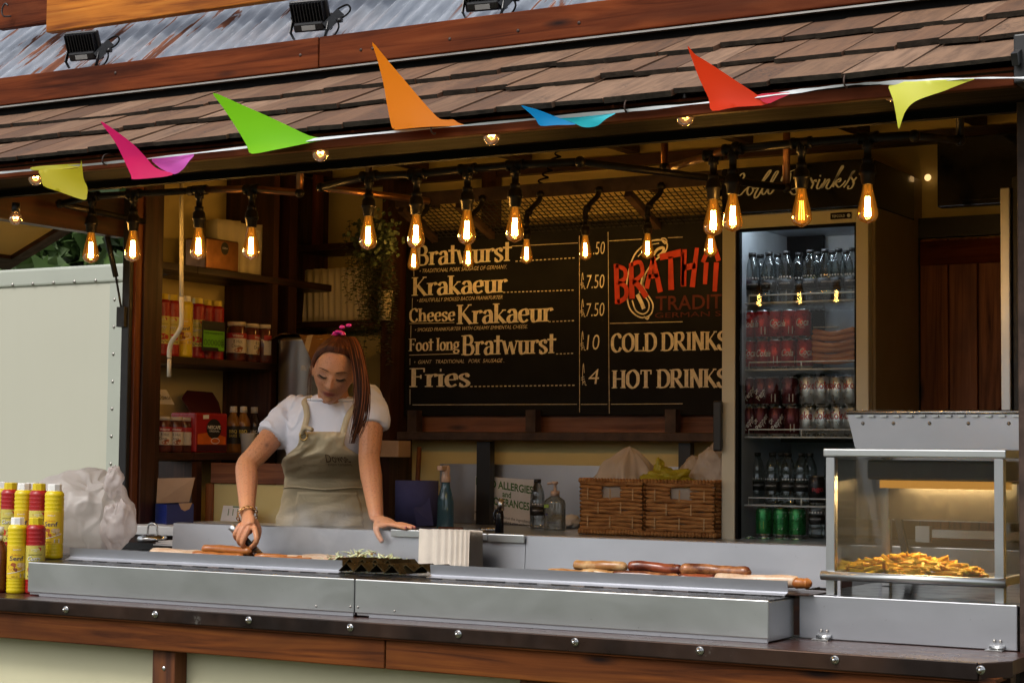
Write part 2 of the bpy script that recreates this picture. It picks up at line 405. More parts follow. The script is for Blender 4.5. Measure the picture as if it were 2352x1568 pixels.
M['chrome'] = plain('bright_metal', (.60,.60,.59), .24, 1, .5, .06)
M['zinc_screw'] = plain('zinc_screw', (.35,.33,.30), .4, 1)
M['white_paint'] = plain('white_paint', (.36,.38,.32), .4, 0, .5, .04, 3)
def van_mat():
    m, nt, b = base('weathered_white_panel', (.36,.38,.32), .42)
    n = noise_t(nt, coords(nt, (5,5,.35), False), 2.0, 5, .6); n2 = noise_t(nt, coords(nt, (1,1,1), False), 1.1, 4)
    c = mixc(nt, ramp(nt, n, [(.45,0),(.75,.10)]), (.46,.455,.365), (.41,.395,.30)); nt.links.new(mixc(nt, ramp(nt, n2, [(.4,0),(.7,.3)]), c, (.41,.405,.32)), b.inputs['Base Color']); return m
M['van'] = van_mat()
M['white_plastic'] = plain('white_plastic', (.80,.80,.78), .35, 0, .5, .03)
M['ground'] = plain('trodden_grass_ground', (.07,.075,.04), .9, 0, .2, .5, 3)
# brown edge strip with a worn, chipped lacquer
def strip_mat():
    m, nt, b = base('chipped_brown_metal', (.03,.016,.012), .35, .6)
    v = coords(nt); n = noise_t(nt, v, 9, 6, .7); n2 = noise_t(nt, v, 3, 4)
    c = mixc(nt, ramp(nt, n2, [(.4,0),(.7,1)]), (.018,.011,.009), (.065,.034,.022))
    c = mixc(nt, ramp(nt, n, [(.64,0),(.7,.5)]), c, (.2,.19,.17)); nt.links.new(c, b.inputs['Base Color'])
    nt.links.new(ramp(nt, n, [(.3,.25),(.7,.5)]), b.inputs['Roughness']); return m
M['strip'] = strip_mat()
M['counter_top'] = plain('dark_lacquered_counter', (.045,.016,.011), .30, 0, .35, .25, 6)
# shingle: matt brown-grey, fine grain down the slope, damp speckles
def shingle_mat():
    m, nt, b = base('weathered_shingle', (.16,.10,.07), .85, 0, .25)
    oi = node(nt, 'ShaderNodeObjectInfo')
    c = ramp(nt, oi.outputs['Random'], [(0,(.115,.060,.036)),(.35,(.185,.098,.056)),(.7,(.20,.115,.068)),(1,(.27,.165,.105))])
    g = noise_t(nt, coords(nt, (30,3,8)), 1, 5, .65, .6)
    c = mixc(nt, ramp(nt, g, [(.3,.8),(.6,0)]), c, (.085,.05,.034))
    sp = noise_t(nt, coords(nt), 85, 4, .7); blot = noise_t(nt, coords(nt), 4.5, 3)
    mul = node(nt, 'ShaderNodeMath', operation='MULTIPLY'); nt.links.new(ramp(nt, sp, [(.5,0),(.58,1)]), mul.inputs[0]); nt.links.new(ramp(nt, blot, [(.52,0),(.66,.75)]), mul.inputs[1])
    c = mixc(nt, mul.outputs[0], c, (.045,.036,.03)); nt.links.new(c, b.inputs['Base Color'])
    bump(nt, b, noise_t(nt, coords(nt, (40,9,40)), 1.5, 5, .7), .5, .004); return m
M['shingle'] = shingle_mat()
M['dark_edge'] = plain('dark_shingle_edge', (.028,.022,.016), .9, 0, .2, .5, 30, .5, 120)  # front butt edge, darker than the shingle face
def corr_mat():
    m, nt, b = base('galvanised_rusty_sheet', (.5,.52,.55), .4, .7)
    r38 = None
    def coords(nt, scale=(1,1,1), rs=False, r=0):
        tc = node(nt, 'ShaderNodeTexCoord'); a = node(nt, 'ShaderNodeMapping'); a.inputs['Rotation'].default_value = (math.radians(-38),0,0); c = node(nt, 'ShaderNodeMapping'); c.inputs['Scale'].default_value = scale
        nt.links.new(tc.outputs['Object'], a.inputs[0]); nt.links.new(a.outputs[0], c.inputs[0]); return c.outputs[0]
    v = coords(nt, (16,1.1,2), False, r38); n = noise_t(nt, v, 1.3, 6, .62, .5)
    big = noise_t(nt, coords(nt, (.55,.45,.5), False), 1.6, 3)
    ad = node(nt, 'ShaderNodeMath', operation='ADD'); nt.links.new(n, ad.inputs[0]); nt.links.new(ramp(nt, big, [(.35,.13),(.6,-.02)]) , ad.inputs[1])
    rust = ramp(nt, ad.outputs[0], [(.665,0),(.69,1)])
    zinc = ramp(nt, noise_t(nt, coords(nt, (30,5,30), False, r38), 1, 4), [(.3,(.22,.245,.29)),(.7,(.42,.45,.50))])
    wh = ramp(nt, noise_t(nt, coords(nt, (20,3,20), False, r38), 2.2, 6, .75), [(.6,0),(.68,.8)])
    zinc = mixc(nt, wh, zinc, (.56,.59,.64))
    rc = ramp(nt, noise_t(nt, coords(nt, (40,6,40), False, r38), 1, 3), [(.3,(.11,.03,.012)),(.7,(.22,.075,.032))])
    nt.links.new(mixc(nt, rust, zinc, rc), b.inputs['Base Color'])
    nt.links.new(ramp(nt, rust, [(0,.55),(1,0)]), b.inputs['Metallic']); nt.links.new(ramp(nt, rust, [(0,.38),(1,.85)]), b.inputs['Roughness'])
    return m
M['corr'] = corr_mat()
# ================================================================== ground, trees around, the neighbouring trailer
g = MB(); g.grid(41, 41, lambda a, b: (-60+120*a, -60+120*b, .012*noise.noise((a*40, b*40, 0))))
tag(obj('ground', g, M['ground']), 'worn grass showground under the food stall', kind='structure')
def leaf_mat(name, c1, c2):
    m, nt, b = base(name, c1, .5, 0, .4)
    n = noise_t(nt, coords(nt, (1,1,1), False), 1.3, 3); w = node(nt, 'ShaderNodeNewGeometry')
    nt.links.new(mixc(nt, ramp(nt, n, [(.3,0),(.7,1)]), c1, c2), b.inputs['Base Color']); return m
M['leaf'] = leaf_mat('tree_leaf', (.02,.045,.012), (.075,.13,.028)); M['bark'] = plain('tree_bark', (.06,.045,.03), .9)
def leaf_cloud(mb, centre, rad, n, size, r=rnd, lobed=False):
    for i in range(n):
        d = Vector((r.gauss(0,1), r.gauss(0,1), r.gauss(0,1))).normalized()*(r.random()**.4)
        p = Vector(centre)+Vector((d.x*rad[0], d.y*rad[1], d.z*rad[2]))
        a = Vector((r.gauss(0,1), r.gauss(0,1), r.gauss(0,.6))).normalized(); b = a.orthogonal().normalized()
        b = (Matrix.Rotation(r.random()*6.28, 3, a) @ b); s = size*(.6+r.random()*.8)
        if lobed:
            n5 = [p+a*0+b*s*.1]
            prof = [(.0,-.5),(.28,-.36),(.62,-.3),(.34,-.02),(.72,.22),(.28,.2),(.0,.72),(-.28,.2),(-.72,.22),(-.34,-.02),(-.62,-.3),(-.28,-.36)]
            c = a.cross(b)
            mb.add([p+b*(y*s)+c*(x*s)+a*(.12*s*abs(x)) for x, y in prof], [tuple(range(12))])
        else:
            c = a.cross(b)
            mb.add([p-b*s*.5, p+c*s*.32, p+b*s*.55, p-c*s*.32], [(0,1,2,3)])
def tree(x, y, h, r, n, label, size=.3, group=None, lobed=False, cz=None):
    t = thing('tree', label, 'tree', (x,y,0), group)
    tr = MB(); k = rnd.random()*6
    tr.tube([(x+.12*math.sin(k+q*2), y+.1*math.cos(k+q*3), h*.75*q) for q in (0,.2,.4,.6,.8,1)], [.22,.17,.14,.11,.07,.03], 8)
    for q in range(6):
        a = q*1.05+k; z0 = h*(.3+.06*q)
        tr.tube([(x,y,z0),(x+r*.45*math.cos(a), y+r*.45*math.sin(a), z0+h*.12),(x+r*.8*math.cos(a), y+r*.8*math.sin(a), z0+h*.2)], [.07,.045,.015], 6)
    obj('trunk', tr, M['bark'], t)
    cr = MB()
    for q in range(9):
        a = rnd.random()*6.28; rr = r*.6*rnd.random()**.5
        leaf_cloud(cr, (x+rr*math.cos(a), y+rr*math.sin(a), (cz or h*.62)+h*.28*(rnd.random()-.5)), (r*.55, r*.55, h*.17), n//9, size, lobed=lobed)
    obj('crown', cr, M['leaf'], t); return t
for i, (x, y, h, r) in enumerate(((-9.9,12.6,5.2,2.6),(-7.4,12.2,5.0,2.3),(-4.6,14.2,5.5,2.6))):
    tree(x, y, h, r, 5200, ('dark leafy tree above the white trailer, farthest left', 'broad-leaved tree with lit leaves above the white trailer beside the stall', 'dark tree behind the stall post and its shelves')[i], .17, 'trees behind the stall', True, cz=3.4)
hb = MB()
for q in range(44):
    x = -26+q*1.25; leaf_cloud(hb, (x, -15-rnd.random()*1.5, 1.35), (1.1, 1.0, 1.5+.25*math.sin(q*1.9)), 420, .42)
for q in range(44): hb.box(-26+q*1.25, -24.8+q*1.25, -16.2, -15.2, .0, 2.3+.2*math.sin(q*1.9))
tag(obj('hedge', hb, M['leaf']), 'long dark hedge across the field facing the stall front', 'hedge', kind='stuff')
for i, (x, lb) in enumerate(((-14,'leftmost of the round trees standing behind the facing hedge'),(-3,'middle round tree standing behind the facing hedge'),(9,'rightmost of the round trees standing behind the facing hedge'))):
    tree(x, -21-1.5*(i%2), 8.5+i%3, 3.4, 2400, lb, .6, 'trees facing the stall')
# white trailer at the left
yt = 9.5
t = thing('box_trailer', 'white riveted box trailer parked behind the left end of the food stall', 'trailer', (-7.2,yt,0))
b = MB(); b.box(-9.6,-5.62,yt,yt+2.2,.55,2.80); obj('body', b, M['van'], t, bev=.01)
b = MB(); b.box(-9.62,-5.60,yt-.014,yt+.06,2.775,2.905); obj('top_rail', b, M['white_paint'], t, bev=.02, seg=3)
b = MB(); b.box(-5.765,-5.60,yt-.008,yt+.05,.55,2.772); obj('corner_strip', b, M['white_paint'], t, bev=.003)
b = MB()
for i in range(20): b.ball((-9.4+i*.195, yt-.014, 2.795), .013, 8, 4, sc=(1,.6,1))
for i in range(12): b.ball((-5.72, yt-.008, 2.66-i*.185), .012, 8, 4, sc=(1,.6,1))
o = obj('rivets', b, M['zinc_screw'], t); o['kind'] = 'stuff'
b = MB(); b.box(-9.5,-5.7,yt+.1,yt+2.1,.42,.55); obj('chassis', b, M['black_metal'], t)
for x in (-8.1,-7.3):
    b = MB(); b.lathe([(.0,-.09),(.2,-.09),(.3,-.06),(.31,0),(.3,.06),(.0,.09)], 20, (x,yt+.2,.31), axis='Y'); obj('wheel', b, M['black_rubber'], t)
# ================================================================== the food stall
YB, YW, ZC, ZT = 4.86, 7.25, 1.152, 1.266      # body plane, back wall, counter height, griddle top
XL, XR = -2.14, 1.70
ST = thing('food_stall', 'timber sausage stall with brown shingled eave, cream walls and open serving front', 'food stall', (-.2,5.8,0))
def part(name, b, m, parent=ST, **k): return obj(name, b, m, parent, **k)
B = lambda *a: MB().box(*a)
# lower front
part('front_panel', B(-3.6,1.66,4.60,4.66,.25,1.045), M['cream_out'])
part('lower_beam', B(-3.6,-.078,4.515,4.60,1.022,1.106), M['counter_wood'], bev=.004)
part('lower_beam', B(-.074,1.695,4.515,4.60,1.022,1.106), M['counter_wood'], bev=.004)
for x in (-.978, .362, -2.3): part('batten', B(x,x+.092,4.54,4.599,.25,1.020), M['counter_wood_z'], bev=.003)
part('batten', B(1.60,1.69,4.54,4.599,.25,1.020), M['counter_wood_z'], bev=.003)
for x in (-.93,): part('screw', MB().ball((x,4.54,.965), .008, 8, 5, sc=(1,.6,1)), M['chrome'])
part('counter_lip', B(-3.6,1.71,4.505,4.60,1.107,1.116), M['counter_wood'])
part('counter_top', MB().poly([(-3.6,4.512,1.117),(1.66,4.512,1.117),(1.72,4.60,1.117),(1.72,4.92,1.117),(-3.6,4.92,1.117)], (0,0,ZC-1.117)), M['counter_top'], fix=True)
es = part('edge_strip', B(-3.6,1.668,4.498,4.511,1.112,ZC+.003), M['strip'], bev=.003)
part('edge_strip', MB().bar((1.668,4.505,1.133), (1.722,4.60,1.133), .013, .042), M['strip'], bev=.003)
for i, (u, v) in enumerate(((152,1399),(357,1410),(572,1423),(805,1440),(1053,1455),(1321,1473),(1608,1493),(1918,1514),(2253,1537))):
    p = P(u, v, 4.498); b = MB()
    b.lathe([(.0,.0),(.0108,.0),(.0112,-.0025),(.0,-.003)], 16, (p.x,p.y,p.z), axis='Y')
    b.lathe([(.008,-.0025),(.008,-.0065),(.0052,-.0075),(.0052,-.010),(.0038,-.0135),(.0,-.015)], 12, (p.x,p.y,p.z), axis='Y')
    part('dome_bolt', b, M['chrome'], es)
part('floor', B(-3.6,XR,4.7,7.3,.30,.36), M['dark_wood_x'])
part('inner_front_wall', B(-3.6,XR,4.67,4.72,.3,1.11), M['dark_wood_x'])
# walls
part('back_wall', B(-2.6,2.0,YW,YW+.05,.3,3.0), M['cream'])
part('left_wall', B(-2.47,-2.42,6.15,YW-.002,.3,3.0), M['cream'])
part('wall_end', B(-2.28,XL+.03,5.80,5.845,.3,2.95), M['dark_wood_z'])
part('right_wall', B(1.86,1.91,4.95,YW-.002,.3,3.0), M['cream'])
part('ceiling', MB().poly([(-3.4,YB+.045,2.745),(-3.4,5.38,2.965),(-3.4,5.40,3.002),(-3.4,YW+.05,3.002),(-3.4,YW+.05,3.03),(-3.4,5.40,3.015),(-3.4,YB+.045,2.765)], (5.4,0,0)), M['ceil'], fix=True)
for x in (-2.3,-1.75,-1.2,-.66,-.13,.38,.86,1.35): part('rafter', MB().poly([(x,YB+.046,2.70),(x,5.36,2.92),(x,YW-.06,2.953),(x,YW-.06,2.999),(x,5.41,2.999),(x,YB+.046,2.742)], (.06,0,0)), M['dark_wood_y'])
part('upright', B(P(1108,480,7.2).x,P(1140,480,7.2).x,7.19,7.245,2.5,2.94), M['dark_wood_z'])
part('wall_plate', B(-2.4,1.85,YW-.05,YW-.004,2.90,2.95), M['dark_wood_x'])
# lintel, soffit, eave
part('lintel', B(-3.4,1.80,YB-.005,YB+.04,2.565,2.765), M['dark_wood_x'])
part('lintel_seal', B(-3.4,1.69,YB-.035,YB-.006,2.553,2.592), M['black_rubber'])
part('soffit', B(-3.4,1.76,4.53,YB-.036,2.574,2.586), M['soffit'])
part('eave_fascia', B(-3.4,1.765,4.50,4.528,2.556,2.604), M['red_wood'], bev=.003)
part('corner_post', B(1.685,1.765,YB-.05,YB+.03,1.0,2.60), M['rust_metal'], bev=.004)
part('eave_bracket', B(1.766,1.80,4.49,4.60,2.56,2.68), M['black_metal'], bev=.004)
# shingled roof
PITCH = math.radians(24); cs, sn = math.cos(PITCH), math.sin(PITCH)
Y0, Z0 = 4.462, 2.600
def roofp(x, s, h=0): return Vector((x, Y0+s*cs-h*sn, Z0+s*sn+h*cs))
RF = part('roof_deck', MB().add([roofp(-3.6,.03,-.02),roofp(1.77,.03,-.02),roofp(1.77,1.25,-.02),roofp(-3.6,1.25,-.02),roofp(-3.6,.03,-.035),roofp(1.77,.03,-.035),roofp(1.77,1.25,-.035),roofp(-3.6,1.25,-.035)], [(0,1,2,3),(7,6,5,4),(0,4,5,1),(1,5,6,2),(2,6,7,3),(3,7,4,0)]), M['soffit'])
for row, s0 in enumerate((0, .295, .565)):
    x = -3.55+rnd.random()*.2
    while x < 1.765:
        w = rnd.uniform(.10,.21); x1 = min(x+w, 1.768)
        if 1.768-x1 < .09: x1 = 1.768
        off = rnd.uniform(-.018,.022) if row else rnd.uniform(-.006,.006); sk_ = rnd.uniform(-.008,.008); th = rnd.uniform(.011,.017)
        lift = .004+rnd.random()*.005; s1 = s0+.42
        b = MB(); vs = []
        for h in (0, th):
            for (xx, ss, hh) in ((x+.002, s0+off-sk_, lift), (x1-.002, s0+off+sk_, lift), (x1-.002, s1, -.016+.001*row), (x+.002, s1, -.016+.001*row)):
                vs.append(roofp(xx, ss, hh+h+.001*row))
        # rough butt edge: two extra points along the front
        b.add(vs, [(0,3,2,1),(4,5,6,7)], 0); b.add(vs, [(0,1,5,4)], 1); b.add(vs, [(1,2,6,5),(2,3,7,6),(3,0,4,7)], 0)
        c = roofp((x+x1)/2, s0, 0)
        o = obj('shingle', b, [M['shingle'], M['dark_edge']], RF, at=c-WL['food_stall'])
        x = x1
part('verge_cap', MB().bar(roofp(1.778,.0,.012), roofp(1.778,1.2,.012), .016, .03), M['black_metal'])
# upper fascia and flashing
yf = 5.20
zfb, zft = P(784,151,yf).z, P(784,80,yf).z
part('roof_flashing', B(-4.2,2.4,yf-.002,yf+.02,zfb-.008,zfb-.002), M['zinc_screw'])
part('upper_fascia', B(-4.2,-.852,yf-.01,yf+.03,zfb,zft), M['red_wood'], bev=.004)
part('upper_fascia', B(-.848,2.4,yf-.01,yf+.03,zfb,zft), M['red_wood'], bev=.004)
for u, v in ((829,115),(856,112),(1033,90),(1330,53),(1190,71),(690,127),(265,168)):
    p = P(u, v, yf-.01); part('screw', MB().lathe([(0,0),(.006,0),(.006,-.001),(0,-.0015)], 10, p, axis='Y'), M['rust_metal'])
part('fascia_shadow_board', B(-4.2,2.4,yf+.03,yf+.05,2.93,zft-.02), M['black_rubber'])  # black board put in for the shadow band under the fascia
C38, S38 = math.cos(math.radians(38)), math.sin(math.radians(38))
def corrp(a, b_):
    x = -4.2+6.6*a; s = 1.9*b_; h = .011*math.sin(x/.074*2*math.pi)+.004*noise.noise((x*1.5, s*2, 3))
    return (x, yf+.035+s*C38-h*S38, zft-.03+s*S38+h*C38)
part('corrugated_roof', MB().grid(1071, 8, corrp), M['corr'])
sb = P(105,75,5.44)
part('sign_board', B(sb.x,sb.x+1.66,sb.y,sb.y+.04,sb.z,sb.z+.15), M['orange_wood'], bev=.004)
part('sign_board', B(sb.x-.32,sb.x-.001,sb.y+.045,sb.y+.08,sb.z+.055,sb.z+.22), M['red_wood'], bev=.004)
b = MB(); p = P(18, 28, 5.47); b.tube(smooth_pts([p+Vector(q) for q in ((.02,0,-.02),(-.005,-.02,-.02),(-.012,-.02,.01),(.005,-.02,.03),(.02,-.02,.02))],5), .0035, 6); part('screw_hook', b, M['black_metal'])
# left end: header beam, hatch, post
part('header_beam', B(XL-.06,XL,4.60,5.66,2.50,2.66), M['dark_wood_y'], bev=.003)
part('hatch_post', B(XL,XL+.04,5.637,5.66,.3,2.66), M['black_metal'], bev=.004)
part('hatch_post', B(XL+.002,XL+.05,5.663,5.70,.3,2.95), M['red_wood_z'], bev=.003)
part('shelf_post', B(XL+.004,XL+.06,5.702,5.785,.3,2.95), M['dark_wood_z'], bev=.003)
h = thing('side_hatch', None, None, (0,0,0)); del WL[h.name]; bpy.data.objects.remove(h)
pa, pb = P(204,498,5.6), P(27,606,5.6); dv = (pb-pa); dv.y = 0; dn = Vector((dv.z,0,-dv.x)).normalized()
if dn.z > 0: dn = -dn
L0 = dv.length; dv.normalize()
def hatchp(a, y_, n_): q = pa+dv*a; return Vector((q.x, y_, q.z))+dn*n_
def hbox(a0,a1,y0,y1,n0,n1):
    vs = [hatchp(a,y_,n_) for n_ in (n0,n1) for a,y_ in ((a0,y0),(a1,y0),(a1,y1),(a0,y1))]
    return MB().add(vs, [(0,3,2,1),(4,5,6,7),(0,1,5,4),(1,2,6,5),(2,3,7,6),(3,0,4,7)])
SH = part('side_hatch', hbox(-.03,L0-.02,4.6,5.54,.0,-.025), M['cream'], fix=True)
obj('hatch_frame', hbox(-.05,L0+.02,5.53,5.60,.018,-.03), M['dark_wood_x'], SH, fix=True)
obj('hatch_frame', hbox(L0-.07,L0+.02,4.6,5.53,.018,-.03), M['dark_wood_y'], SH, fix=True)
b = MB(); a0, a1 = P(238,508,5.62), P(266,635,5.63); a2 = P(281,722,5.63)
b.tube([a0, a1], .0115, 10); b.tube([a1, a2], .0045, 8); b.box(a2.x-.02,a2.x+.02,a2.y-.012,a2.y+.012,a2.z-.05,a2.z+.03); part('gas_strut', b, M['black_metal'])
# shelves at the left wall
def bshelf(z, y1=YW-.01): return B(-2.418,XL,6.1,y1,z-.032,z).box(-2.28,XL,5.85,6.099,z-.032,z)
for z in (2.425, 2.038, 1.638): part('shelf', bshelf(z), M['dark_wood_y'], bev=.003)
part('shelf_end', B(-2.418,XL-.004,6.62,6.66,1.2,2.9), M['dark_wood_z'])
part('shelf_end', B(-2.418,XL-.006,6.74,6.80,1.2,2.9), M['dark_wood_z'])
part('corner_upright', B(-2.418,-2.30,7.02,YW-.004,1.2,2.94), M['dark_wood_z'])
part('corner_upright', B(P(717,500,7.0).x,P(742,500,7.06).x,7.0,7.06,2.612,2.94), M['red_wood_z'])
for z in (2.61, 2.25, 1.62): part('shelf', B(-2.298,-1.86,6.98,YW-.004,z-.03,z), M['dark_wood_x'], bev=.003)
part('shelf_upright', B(-1.858,-1.80,7.06,YW-.004,1.33,2.9), M['dark_wood_z'])
# left lower back: counter front under the shelves
part('low_cabinet', B(-2.40,XL-.01,6.1,6.165,.4,1.60), M['dark_wood_z'])
yp = 6.17; r0, r1 = P(488,1062,yp), P(488,1109,yp)
part('partition_rail', B(r0.x,-1.30,yp-.012,yp+.03,r1.z,r0.z), M['rail_wood'], bev=.004)
part('partition_panel', B(r0.x+.012,-1.30,yp,yp+.02,1.2,r1.z-.002), M['cream'])
part('partition_upright', B(r0.x-.03,r0.x+.011,yp-.008,yp+.025,1.2,r1.z-.002), M['rail_wood_z'], bev=.003)
part('side_worktop', B(-2.09,-1.47,5.60,yp-.014,1.315,1.352), M['white_plastic'], bev=.004)
part('worktop_support', B(-2.08,-1.5,5.62,6.1,.36,1.314), M['dark_wood_z'])
# back counter and splash
part('back_counter', B(-2.39,1.0,6.40,YW-.01,1.285,1.328), M['steel'], bev=.004)
part('splash_back', B(-1.64,.6,YW-.012,YW-.002,1.33,1.598), M['dull_steel'])
part('counter_base', B(-2.39,.9,6.46,YW-.01,.36,1.284), M['dark_wood_x'])
part('shelf_leg', B(-1.395,-1.325,7.16,7.20,1.33,1.70), M['black_metal'])
part('shelf_leg', B(-.395,-.34,7.16,7.20,1.33,1.70), M['black_metal'])
# plate rack below the menu board
part('rack_rail', B(-1.79,.6,7.10,7.15,1.705,1.742), M['rust_metal'], bev=.003)
part('rack_panel', B(-1.74,.6,7.20,7.225,1.744,1.84), M['rail_wood'])
for x in (-1.745,-1.12,-.44): part('rack_post', B(x,x+.05,7.12,7.17,1.743,1.84), M['rust_metal'])
# door at the right
DR = part('door_frame', B(.56,1.5,7.20,7.235,2.52,2.60), M['black_metal'])
part('door_frame', B(.545,.64,7.20,7.235,.4,2.519), M['black_metal'])
x = .642
DD = part('door', B(.645,1.5,7.222,7.24,.4,2.515), M['dark_wood_z'])
while x < 1.5:
    obj('plank', B(x,x+.112,7.205,7.221,.42,2.515), M['rail_wood_z'], DD, bev=.004); x += .117
obj('ledge', B(.645,1.5,7.19,7.204,2.41,2.505), M['red_wood'], DD, bev=.004)
obj('brace', MB().bar((.72,7.197,1.45),(1.25,7.197,2.15),.014,.09,(0,0,1)), M['red_wood'], DD)
a, b_ = P(2297,480,6.5), P(2322,950,6.5)
part('steel_upright', B(a.x,b_.x,6.5,6.56,1.35,2.60), M['steel_z'], bev=.004)
part('steel_upright', B(b_.x+.002,b_.x+.05,6.52,6.57,1.35,2.64), M['black_metal'], bev=.004)
# ================================================================== griddles and steelwork on the counter
M['griddle'] = plain('greasy_black_griddle', (.025,.022,.020), .28, .6, .5, .4, 12)
M['black_top'] = plain('black_enamel_top', (.012,.011,.011), .12, .3, .6, .3, 6)
M['slot'] = plain('dark_slot', (.004,.004,.004), .8)
yg = 4.645
def griddle(x0, x1, label, at, notch):
    t = thing('griddle', label, 'griddle', at, 'steel griddles on the counter')
    b = MB(); b.box(x0,x1,yg,yg+.008,ZC+.012,ZT)
    obj('front_panel', b, M['steel'], t, bev=.003)
    obj('front_foot', B(x0+.05,x1-.004,yg+.004,yg+.012,ZC+.001,ZC+.0115), M['dull_steel'], t)
    obj('casing', B(x0+.002,x1-.002,yg+.0085,4.83,ZC+.004,ZT-.004), M['steel_y'], t, bev=.002)
    obj('top_ledge', B(x0,x1-.002,yg+.0085,4.835,ZT-.0035,ZT), M['griddle'], t)
    b = MB()
    for k in range(int((x1-x0)/.11)): b.box(x0+.05+k*.11, x0+.11+k*.11, 4.785,4.79, ZT+.0005, ZT+.003)
    o = obj('vent_slots', b, M['slot'], t); o['kind'] = 'stuff'
    obj('screw', MB().lathe([(0,0),(.004,0),(.003,-.002),(0,-.0025)], 8, (x0+.012 if notch else x1-.012, yg, ZC+.03), axis='Y'), M['zinc_screw'], t)
    obj('screw', MB().lathe([(0,0),(.004,0),(.003,-.002),(0,-.0025)], 8, (x0+.145 if notch else x1-.14, yg, ZC+.025), axis='Y'), M['zinc_screw'], t)
    return t
G1 = griddle(-1.629, -.281, 'left steel griddle with a smoking hot plate and a low steel lip', (-.95,4.9,ZC), 0)
G2 = griddle(-.277, 1.063, 'right steel griddle whose open end shows beside the folding flap', (.4,4.9,ZC), 1)
def lip(t, x0, x1, zz=ZT):
    b = MB(); pr = [(4.79,zz+.004),(4.806,zz+.008),(4.814,zz+.012),(4.810,zz+.042),(4.8125,zz+.042),(4.8165,zz+.010),(4.808,zz+.005),(4.79,zz+.002)]
    b.poly([(x0,y_,z_) for y_,z_ in pr], (x1-x0,0,0)); obj('steel_lip', b, M['dull_steel'], t, fix=True)
lip(G1, -1.60, -.445); lip(G2, -.115, 1.05)
obj('hot_plate', B(-1.62,-.285,4.838,5.185,ZT-.02,ZT+.003), M['griddle'], G1)
obj('hot_plate', B(-.275,1.00,4.838,5.185,ZT-.02,ZT+.003), M['griddle'], G2)
obj('tray', B(.80,1.115,4.80,5.0,ZT+.004,ZT+.007), M['strip'], G2)
def splash(t, x0, x1, z1=1.386):
    b = MB(); b.poly([(x0,5.19,ZT),(x0,5.196,z1),(x0,5.215,z1+.002),(x0,5.255,z1+.001),(x0,5.255,z1-.004),(x0,5.204,z1-.003),(x0,5.20,ZT)], (x1-x0,0,0))
    obj('back_splash', b, M['dull_steel'], t, fix=True)
splash(G1, -1.467, -.002); splash(G2, .0, 1.06)
b = MB().box(-.515,-.39,5.183,5.188,1.368,1.391).box(-.515,-.39,5.19,5.25,1.389,1.392); obj('edge_clip', b, M['steel'], G1, bev=.002)
b = MB().box(-.135,-.0,5.183,5.188,1.362,1.389); obj('edge_clip', b, M['steel'], G1, bev=.003)
b = MB().box(-.37,-.14,5.183,5.188,1.366,1.389); obj('edge_clip', b, M['steel'], G1, bev=.003)
SD = thing('side_table', 'dark topped steel side table left of the griddle under the plastic bag', 'table', (-2.05,5.1,ZC))
obj('table_top', B(-2.9,-1.645,4.77,5.52,ZT-.012,ZT-.002), M['griddle'], SD, bev=.003)
obj('apron_panel', B(-2.88,-1.66,4.785,4.79,ZC+.002,ZT-.013), M['steel'], SD)
for x, y_ in ((-2.85,5.45),(-1.68,5.45)): obj('leg', B(x-.015,x+.015,y_-.015,y_+.015,.36,ZT-.013), M['steel_z'], SD)
# low shelf with papers left of the splash
# ------------------------------------------------------------------ folding flap
FL = thing('folding_flap', 'steel flap with two hinges standing on the counter in front of the chip cabinet', 'flap', (1.37,4.84,ZC))
obj('panel', B(1.074,1.672,4.836,4.846,ZC+.002,1.271), M['dull_steel'], FL, bev=.002)
for u0, u1, v0, v1 in ((1877,1910,1455,1474),(2274,2309,1480,1499)):
    a, c = P(u0, v0, 4.834), P(u1, v1, 4.834); zt = a.z; zb = ZC+.003
    b = MB(); b.box(a.x,c.x,4.8315,4.8355,zb+.008,zt); b.box(a.x-.006,c.x,4.805,4.8315,zb-.002,zb+.001)
    b.tube([(a.x,4.829,zb+.006),(c.x,4.829,zb+.006)], .0045, 8)
    hg = obj('hinge', b, M['chrome'], FL)
    for k in (.3,.7): obj('screw', MB().lathe([(0,0),(.0045,0),(.003,-.002),(0,-.0025)], 10, (lerp(a.x,c.x,k),4.8312,zb+.022), axis='Y'), M['zinc_screw'], hg)
# ------------------------------------------------------------------ chip cabinet
TB = thing('serving_table', 'black topped table carrying the chip cabinet behind the flap', 'table', (1.4,5.2,.36))
obj('table_top', B(1.073,1.68,4.85,5.68,1.245,1.270), M['black_top'], TB, bev=.002)
for x in (1.1,1.64): obj('leg', B(x-.02,x+.02,5.55,5.6,.36,1.244), M['steel_z'], TB)
M['clear'] = glass('clear_pane', (.96,.97,.96), .06)
M['smoky'] = glass('greasy_cabinet_pane', (.80,.79,.77), .10, .02, .05, (.5,.48,.45))
yc0, yc1, zc0, zc1 = 4.862, 5.34, 1.271, 1.671
CB = thing('chip_cabinet', 'steel framed glass chip warmer cabinet with a glowing heat lamp', 'cabinet', (1.39,5.1,zc0))
xa, xb = 1.141, 1.632
for x in (xa, xb-.026):
    obj('post', B(x,x+.025,yc0,yc0+.025,zc0,zc1-.024), M['steel_z'], CB, bev=.002)
    obj('post', B(x,x+.025,yc1-.025,yc1,zc0,zc1-.024), M['steel_z'], CB, bev=.002)
    obj('side_rail', B(x+.001,x+.024,yc0+.026,yc1-.026,zc0+.045,zc0+.065), M['steel_y'], CB)
b = MB().box(xa-.006,xb+.008,yc0-.006,yc1,zc1-.0225,zc1); obj('roof_panel', b, M['steel'], CB, bev=.004, seg=3)
b = MB(); b.tube([(xa-.008,yc0-.012,zc0+.054),(xb+.008,yc0-.012,zc0+.054)], .0125, 12); obj('front_bar', b, M['steel'], CB)
